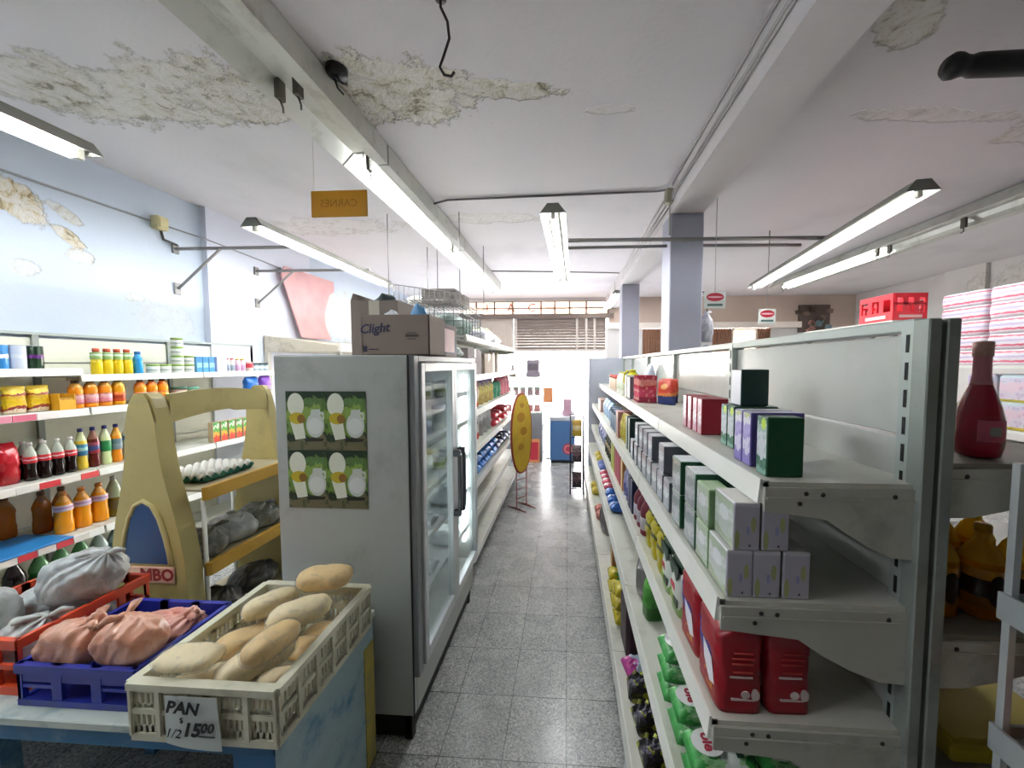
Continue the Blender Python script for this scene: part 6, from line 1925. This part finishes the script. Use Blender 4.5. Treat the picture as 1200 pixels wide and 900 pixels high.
tag(o_, 'slender grey vase on the glass counter', 'vase')
b_ = MB(); b_.box(-.10, .10, -.006, .006, 0, .44); 
o_ = b_.build('menu_board', W('#e89a6a', .5)); o_.location = (-.62, 6.80, .0); o_.rotation_euler = (-.12, 0, 0)
o_.location.z = 0.004
c_ = MB(); c_.box(-.075, .075, -.009, -.006, .05, .38); c_.build('sheet', W('#c8384a', .45), o_)
tag(o_, 'red sheet on a board leaning against the glass counter', 'board')
b_ = MB(); b_.box(-.09, .09, -.004, .004, 0, .30); b_.box(-.004, .004, -.004, .004, -.01, 0)
o_ = b_.build('hanging_sign', W('#eaa06a', .5)); o_.location = (-.372, 7.2, 1.10)
st_ = MB(); st_.tube([(0, .0, 0), (0, .0, -1.09)], .010, 6); st_.box(-.05, .05, -.1, .1, -1.099, -1.085); st_.build('stand', W('#d8d4d0', .4), o_)
tag(o_, 'orange notice on a thin stand beside the glass counter', 'sign')
# blue chest freezer
fz = empty('chest_freezer', (-.09, 7.15, 0))
b_ = MB(); b_.box(-.235, .235, -.36, .36, .05, .80, bev=.02, seg=2); b_.build('body', W('#4f77ac', .4, var=.06), fz)
b_ = MB(); b_.box(-.245, .245, -.37, .37, .80, .87, bev=.015, seg=2); b_.build('lid', W('#c8ccd4', .35), fz)
b_ = MB(); b_.box(-.22, .22, -.34, .34, 0, .05); b_.build('foot', M_dark, fz)
b_ = MB()
def ring(r0, r1, x, z, y, mi):
    b_.prism([(x + r1 * math.cos(q * PI / 12), z + r1 * math.sin(q * PI / 12)) for q in range(24)], 'Y', y - .002, y, mi)
ring(0, .105, .11, .27, -.3602, 0); ring(0, .08, .11, .27, -.3626, 1); ring(0, .05, .11, .27, -.3650, 0)
b_.build('emblem', [W('#b8384a', .4), W('#d88a90', .4)], fz)
tag(fz, 'blue chest freezer with a round red emblem near the street door', 'freezer')
b_ = MB(); b_.box(-.08, .08, -.06, .06, 0, .30, bev=.005); b_.box(-.075, .075, -.055, .055, .30, .315)
o_ = b_.build('cardboard_box', W('#c8a0b0', .5)); o_.location = (.0, 7.0, .872); tag(o_, 'upright pink box on the blue freezer', 'box')
b_ = MB(); b_.box(-.13, .13, -.1, .1, 0, .012); b_.box(-.13, -.12, -.1, .1, .012, .05); b_.box(.12, .13, -.1, .1, .012, .05); b_.box(-.12, .12, .09, .1, .012, .05); b_.box(-.12, .12, -.1, -.09, .012, .05)
o_ = b_.build('serving_tray', W('#e2e2e6', .35)); o_.location = (.01, 7.28, .872); tag(o_, 'white open tray on the blue freezer', 'tray')
# black wire snack rack
wr = empty('wire_snack_rack', (.140, 5.28, 0))
b_ = MB()
for x in (-.095, .095):
    for y in (-.12, .12):
        b_.tube([(x, y, 0), (x, y, 1.12)], .009, 6)
for z in (.08, .45, .82, 1.11):
    b_.tube([(-.095, -.12, z), (.095, -.12, z), (.095, .12, z), (-.095, .12, z)], .006, 5, closed=True)
    if z < 1:
        for q in range(1, 5):
            x = -.095 + .19 * q / 5
            b_.tube([(x, -.12, z), (x, .12, z)], .004, 4)
for q in (.2, .32, .6):
    b_.tube([(-.095, -.12, q), (.095, -.12, q)], .005, 4)
b_.build('wire_frame', W('#1c1b1c', .4), wr)
tag(wr, 'narrow black wire rack of snacks at the far end of the aisle', 'rack')
K_sn = Kind(m_pouch('crisp_bag', .14, .08, .22, pack([(0, '#c8a83a'), (.4, '#e0d0a0'), (.7, '#b8942a')], rough=.3, dist=.5, speck='#8f7a3a', sp_amt=.4, sp_scale=5), seed=51, nu=14, nv=9), 'yellow crisp bag', 'bag', 'yellow crisp bags')
K_sn2 = Kind(m_pouch('crisp_bag', .14, .08, .22, pack([(0, '#3f2f36'), (.4, '#8a6a70'), (.7, '#4a3a40')], rough=.3, dist=.6, speck='#b8a09a', sp_amt=.4, sp_scale=5), seed=52, nu=14, nv=9), 'brown crisp bag', 'bag', 'brown crisp bags')
for y, zz, k in ((5.21, .828, K_sn), (5.33, .828, K_sn), (5.21, .458, K_sn2), (5.33, .458, K_sn2), (5.21, .088, K_sn2)):
    put(k, .140, y, zz, PI / 2, 'wire snack rack', 'from the camera', key=y, lvl={.828: 'upper tier', .458: 'middle tier', .088: 'lowest tier'}[zz])

# ================================================================== FAR RIGHT
def bottle_crate(x, y, z, label, m):
    root = empty('bottle_crate', (x, y, z))
    b = MB(); w, d, h = .14, .19, .25
    for sx in (-1, 1):
        b.box(sx * w - .008, sx * w + .008, -d, d, 0, .09); b.box(sx * w - .008, sx * w + .008, -d, d, h - .05, h)
        for q in range(4):
            yy = -d + q * 2 * d / 3
            b.box(sx * w - .008, sx * w + .008, max(-d, yy - .025), min(d, yy + .025), .09, h - .05)
    for sy in (-1, 1):
        b.box(-w, w, sy * d - .008, sy * d + .008, 0, .08); b.box(-w, w, sy * d - .008, sy * d + .008, h - .04, h); b.box(-w, w, sy * d - .008, sy * d + .008, .145, .165)
        for q in range(4):
            xx = -w + q * 2 * w / 3
            b.box(max(-w, xx - .022), min(w, xx + .022), sy * d - .008, sy * d + .008, .08, h - .04)
    b.box(-w, w, -d, d, 0, .012)
    b.box(-.005, .005, -d, d, .012, h - .06); b.box(-w, w, -.005, .005, .012, h - .06)
    b.build('crate_body', m, root)
    c = MB(); c.box(-w * .7, w * .7, -d - .0095, -d - .0082, .03, .055); c.box(-w - .0095, -w - .0082, -d * .6, d * .6, .03, .06)
    c.build('lettering_band', W('#e6c8c4', .4), root)
    tag(root, label, 'crate', 'red crates behind the gondola')
    return root
M_rcr = W('#d22a36', .35, var=.06)
ua = empty('storage_shelving', (0, 0, 0))
b_ = MB()
for x in (2.88, 3.60):
    for y in (3.45, 4.6):
        b_.box(x, x + .04, y, y + .04, 0, 2.24)
b_.build('post', M_post, ua)
for z in (.5, 1.0, 1.5, 2.0, 2.24):
    b_ = MB(); b_.box(2.86, 3.66, 3.44, 4.66, z - .02, z); b_.build('shelf', M_shelf, ua)
tag(ua, 'tall storage shelving behind the gondola carrying the red crates', 'shelving')
bottle_crate(3.08, 3.72, 2.242, 'red bottle crate nearest the stacked toilet paper', M_rcr)
bottle_crate(3.44, 4.15, 2.242, 'red bottle crate nearest the column', M_rcr)
ub = empty('paper_shelving', (0, 0, 0))
b_ = MB()
for x in (3.25, 4.15):
    for y in (2.72, 3.38):
        b_.box(x, x + .035, y - .0, y + .03, 0, 1.82)
b_.build('post', M_post, ub)
for z in (.45, .93, 1.37, 1.84):
    b_ = MB(); b_.box(3.22, 4.21, 2.70, 3.42, z - .02, z); b_.build('shelf', M_rail, ub)
tag(ub, 'white shelving of paper goods beyond the pink bottle', 'shelving')
M_tp = pack([(0, '#e6d8de'), (.2, '#d8627c'), (.32, '#e9dfe6'), (.5, '#cfc0dc'), (.62, '#ece4ea'), (.8, '#dc7c92'), (.9, '#ece6ea')], rough=.3, dist=.12, dscale=9)
def m_tp(w, d, h, m, rolls=3):
    def f():
        b = MB()
        b.grid(lambda u, v: _sq(u, v, w, d, h, rolls), 40, 8, wrap_u=True)
        b.bm.verts.ensure_lookup_table(); n = len(b.bm.verts)
        b.bm.faces.new([b.bm.verts[i] for i in range(40)]); b.bm.faces.new([b.bm.verts[i] for i in range(n - 40, n)])
        return b.build('toilet_paper_pack', m)
    return f
def _sq(u, v, w, d, h, rolls):
    a = 2 * PI * u
    c, s = math.cos(a), math.sin(a)
    k = .3
    x = math.copysign(abs(c) ** k, c) * w / 2; y = math.copysign(abs(s) ** k, s) * d / 2
    bul = 1 - .05 * abs(math.sin(rolls * PI * (y / d + .5))) if abs(s) < .8 else 1
    e2 = .96 + .04 * math.sin(PI * v)
    return Vector((x * bul * e2, y * e2, v * h))
K_tp = Kind(m_tp(.30, .36, .118, M_tp), 'pink and white toilet paper pack', 'toilet paper', 'toilet paper packs')
M_cwrap = pack([(0, '#d2ccd4'), (.4, '#e2dde2'), (.7, '#c4bcc8')], speck='#f0eef2', rough=.15, dist=.5, sp_scale=5)
K_tpw = Kind(m_tp(.30, .36, .118, M_cwrap), 'clear wrapped white toilet paper pack', 'toilet paper', 'clear wrapped packs')
TIER = ['lowest', 'second', 'third', 'fourth', 'fifth']
for l in range(5):
    for c in range(3):
        for q in range(2 if c == 0 else 1):
            put(K_tp if c == 0 and not (q == 0 and False) else K_tpw, 3.38 + c * .31, 2.89 + q * .365, 1.842 + l * .1195, 0, 'above the paper shelving', 'from the camera',
                key=c * 10 + q, lvl=TIER[l] + ' tier')
M_gpk = pack([(0, '#e0c83a'), (.14, '#3fae3a'), (.3, '#dfe8e2'), (.85, '#cfe0e6')], spots=[('X', .55, .52, .34, .30, '#3aa83a'), ('X', .55, .56, .22, .14, '#8fd07a'), ('X', .55, .84, .26, .08, '#3a3f48')], rough=.3, dist=.08)
M_ppr = pack([(0, '#d8ccd8'), (.4, '#e2c8d4'), (.7, '#d4d0e0')], speck='#b890b8', rough=.3, dist=.5, sp_amt=.4, sp_scale=5)
K_gpk = Kind(m_carton('diaper_pack', .22, .2, .20, M_gpk, M_ppr, bev=.02), 'white and green nappy pack', 'pack', 'nappy packs')
K_ppk = Kind(m_carton('napkin_pack', .22, .2, .20, pack([(0, '#d8ccd8'), (.4, '#e2c8d4'), (.7, '#d4d0e0')], speck='#b890b8', rough=.3, dist=.5, sp_amt=.4, sp_scale=5), W('#b8a4cc', .3), bev=.015), 'lilac and white napkin pack', 'pack', 'napkin packs')
for l in range(2):
    for c in range(4):
        k = K_ppk if c == 2 and l == 0 else K_gpk
        put(k, 3.35 + c * .235, 2.87, 1.372 + l * .2015, 0, 'paper shelving', 'from the aisle', key=c, lvl=('lower', 'upper')[l] + ' tier, front row')
        put(K_ppk, 3.35 + c * .235, 3.085, 1.372 + l * .2015, 0, 'paper shelving', 'from the aisle', key=c, lvl=('lower', 'upper')[l] + ' tier, back row')
K_yb2 = Kind(m_carton('tissue_pack', .2, .2, .17, pack([(0, '#e2dfe2'), (.25, '#c8a02a'), (.7, '#2a2a5a'), (.85, '#e2e0e4')], rough=.3, dist=.2), W('#d8d0c8', .3), bev=.01), 'white and gold tissue pack', 'pack', 'tissue packs')
for c in range(4):
    put(K_yb2, 3.35 + c * .235, 2.87, .932, 0, 'paper shelving', 'from the aisle', key=c)
# wall clutter in the far right corner
hk = empty('hanging_tool_board', (6.35, 9.9, 2.70))
b_ = MB()
for k in range(14):
    x, z = R.uniform(-.3, .3), R.uniform(.05, .62)
    b_.box(x - .06, x + .06, -.06, .02, z - .05, z + .05, mi=k % 4, mtx=Matrix.Rotation(R.uniform(-.6, .6), 4, 'Y'))
b_.box(-.38, .38, .03, .09, -.02, .68, mi=4)
b_.build('clutter', [mat('#5a4a40', .6), mat('#8a7466', .6), mat('#b8887a', .6), mat('#7f98a0', .6), mat('#6a5a52', .7)], hk)
tag(hk, 'dark board crowded with odds and ends in the far right corner', 'board')
o_ = knot_bag(.065, .06, .17, 0, 0, m_bagmat('#c8c8d0', '#e2e2e6'), 44, 7, 1); o_.location = (1.43, 3.9, 2.08)
o_.name = 'hanging_bag'
tag(o_, 'white bag hanging on the side of the near column', 'bag')
c_ = MB(); c_.tube([(0, 0, .30), (0, 0, .5), (-.078, 0, .52)], .006, 5); c_.build('hook', M_dark, o_)
o_ = blob('hanging_bag', .06, .055, .07, W('#2f2f6a', .4), 47, .15); o_.location = (1.43, 3.9, 1.92)
tag(o_, 'navy bag just below the white bag on the near column', 'bag')

# ================================================================== BACK SIDE OF THE GONDOLA, NEAR END
M_pinkg = mat('#a31230', .12, var=.1, coat=.4)
def m_wine():
    root = empty('wine_bottle')
    b = MB(); b.lathe([(.034, 0), (.048, .004), (.054, .03), (.0555, .07), (.053, .10), (.046, .13), (.034, .165), (.024, .19), (.0185, .215), (.0175, .262)], 28)
    b.build('glass_body', M_pinkg, root)
    b = MB(); b.lathe([(.0245, .190), (.0205, .214), (.0198, .262), (.0225, .264), (.0228, .298), (.021, .302), (.006, .304)], 20, mis=[0, 0, 0, 1, 1, 1])
    b.build('foil_cap', [mat('#c4808c', .35, metal=.3, var=.1), mat('#b89088', .4, metal=.5, var=.4, vs=90)], root)
    b = MB()
    def L(u, v, r=.0558):
        a = -PI / 2 - .85 + u * 1.3 
        zz = .045 + .055 * v
        return Vector((r * math.cos(a), r * math.sin(a), zz))
    b.grid(L, 12, 4); b.grid(lambda u, v: L(.35 + .4 * u, .28 + .42 * v, .0563), 8, 3, mi=1)
    b.build('label', [mat('#c05a70', .4), mat('#8f9088', .4)], root)
    return root
o_ = m_wine(); o_.location = (1.085, 1.03, 1.6075); o_.scale = (.86, .86, 1)
tag(o_, 'bulbous crimson sparkling wine bottle with pink foil on the back shelf end', 'bottle')
M_gold = glow_through('#f0b020', .08)
M_goldc = glow_through('#f4cf50', .08)
K_liq = Kind(m_bottle('liquor_bottle', .044, .25, lambda r, h: [(.8 * r, 0), (r, .02 * h), (r, .62 * h), (.7 * r, .75 * h), (.34 * r, .84 * h), (.34 * r, .95 * h)], M_gold, W('#c8a02a', .3, metal=.5), pack([(0, '#8a5a14'), (.3, '#2a1a10'), (.75, '#b8842a')], rough=.3, spots=[('X', .5, .5, .25, .4, '#1c1410')]), (.12, .55), fill=.7, clear=M_goldc), 'amber liquor bottle', 'bottle', 'amber liquor bottles')
k_ = 0
for i, (x, y) in enumerate(((1.03, 1.06), (1.135, 1.05), (1.24, 1.06), (1.04, 1.18), (1.15, 1.18), (1.26, 1.19), (1.36, 1.10))):
    put(K_liq, x, y, 1.1665, 0, 'second back shelf', 'from the end post', key=x, lvl='front row' if i < 3 else 'back row')
K_dk = Kind(m_bottle('wine_bottle', .04, .28, lambda r, h: [(.9 * r, 0), (r, .02 * h), (r, .6 * h), (.5 * r, .74 * h), (.36 * r, .8 * h), (.36 * r, .96 * h)], mat('#1a1210', .12), W('#4a1a1c', .4), W('#8f7f4a', .4), (.25, .5), fill=.8, clear=mat('#201812', .12)), 'dark wine bottle with an ochre label', 'bottle', 'dark wine bottles')
for i, (x, y) in enumerate(((1.12, 1.40), (1.23, 1.42), (1.34, 1.39))):
    put(K_dk, x, y, .7815, 0, 'third back shelf', 'from the end post', key=x)
b_ = MB(); b_.box(1.03, 1.40, .99, 1.30, 0, .05, bev=.008); b_.box(1.05, 1.38, 1.01, 1.28, .05, .056)
o_ = b_.build('flat_carton', mat('#b5a41c', .5, var=.15)); o_.location.z = .7815
tag(o_, 'flat yellow carton on the third back shelf', 'carton')
# drinks rack at the right edge of the view
dr_ = empty('drinks_rack', (0, 0, 0))
b_ = MB()
for x in (1.045, 1.42):
    for y in (.56, .90):
        b_.box(x, x + .016, y, y + .016, 0, 1.62)
b_.build('post', W('#c4c9c8', .35), dr_)
for z in (.30, .62, .94, 1.27):
    b_ = MB(); b_.box(1.045, 1.436, .56, .916, z - .012, z); b_.box(1.04, 1.436, .912, .92, z - .03, z + .03); b_.box(1.036, 1.044, .56, .92, z - .03, z + .035)
    b_.build('shelf', W('#b8bdbc', .35), dr_)
tag(dr_, 'pale metal drinks rack at the right edge beside the gondola end', 'rack')
K_d1 = Kind(m_bottle('soda_bottle', .044, .26, prof_cola, W('#c8701a', .15, var=.1), W('#b8242c', .4), pack([(0, '#8a1a20'), (.4, '#c8c0b8'), (.6, '#8f1c24')], rough=.3, dist=.3), (.25, .6), fill=.75, clear=W('#c88a3a', .15)), 'orange soda bottle', 'bottle', 'orange sodas in the rack')
K_d2 = Kind(m_bottle('soda_bottle', .044, .27, prof_cola, W('#12100f', .15), W('#d8d8d8', .4), pack([(0, '#1a1a1c'), (.35, '#c8ccd0'), (.6, '#202024')], rough=.3), (.2, .6), fill=.75, clear=W('#2a2624', .15)), 'silver-labelled black soda bottle', 'bottle', 'black sodas in the rack')
K_d3 = Kind(m_bottle('soda_bottle', .044, .27, prof_cola, W('#14241a', .15), W('#1a3a2a', .4), pack([(0, '#8f9ab0'), (.3, '#2a3a5a'), (.6, '#c0c8d0')], rough=.3, dist=.2), (.05, .3), fill=.75, clear=W('#22382a', .15)), 'dark green soda bottle', 'bottle', 'green sodas in the rack')
for zz, k in ((1.2715, K_d3), (.9415, K_d1), (.6215, K_d2), (.3015, K_d2)):
    for i, (x, y) in enumerate(((1.11, .85), (1.21, .85), (1.31, .85), (1.11, .74), (1.21, .74))):
        put(k, x, y, zz, 0, 'drinks rack', 'from the gondola end', key=x, lvl='%s tier, %s row' % ({1.2715: 'top', .9415: 'second', .6215: 'third', .3015: 'lowest'}[zz], 'front' if y > .8 else 'back'))

finish_labels()

# ================================================================== LIGHT, CAMERA
wd = bpy.data.worlds.new('daylight')
SC.world = wd
wd.use_nodes = True
nt = wd.node_tree
bg = nt.nodes['Background']
tc = nd(nt, 'ShaderNodeTexCoord')
sp = nd(nt, 'ShaderNodeSeparateXYZ')
nt.links.new(tc.outputs['Generated'], sp.inputs[0])
nt.links.new(ramp(nt, sp.outputs[2], [(.0, '#fff6ea'), (.5, '#f4f6ff'), (1, '#dfe8ff')]), bg.inputs[0])
bg.inputs[1].default_value = WORLD
cam = bpy.data.cameras.new('camera')
co = bpy.data.objects.new('camera', cam)
COL.objects.link(co)
cam.sensor_fit = 'HORIZONTAL'
cam.sensor_width = 36
cam.lens = 36 * 430 / 1200
cam.shift_x = -39 / 1200
cam.clip_start = .02
th, psi = math.atan(23 / 430), math.radians(3.46)
co.location = (0, 0, 1.85)
co.rotation_euler = (PI / 2 - th, 0, psi)
SC.camera = co
vs_ = SC.view_settings
vs_.view_transform = 'Standard'
vs_.look = 'None'
vs_.gamma = 1
vs_.use_curve_mapping = False
vs_.exposure = EXPOSURE
SC.cycles.use_denoising = True
SC.cycles.max_bounces = 8
SC.cycles.diffuse_bounces = 5
SC.cycles.transparent_max_bounces = 12
SC.cycles.caustics_reflective = False
SC.cycles.caustics_refractive = False
SC.cycles.sample_clamp_indirect = 8
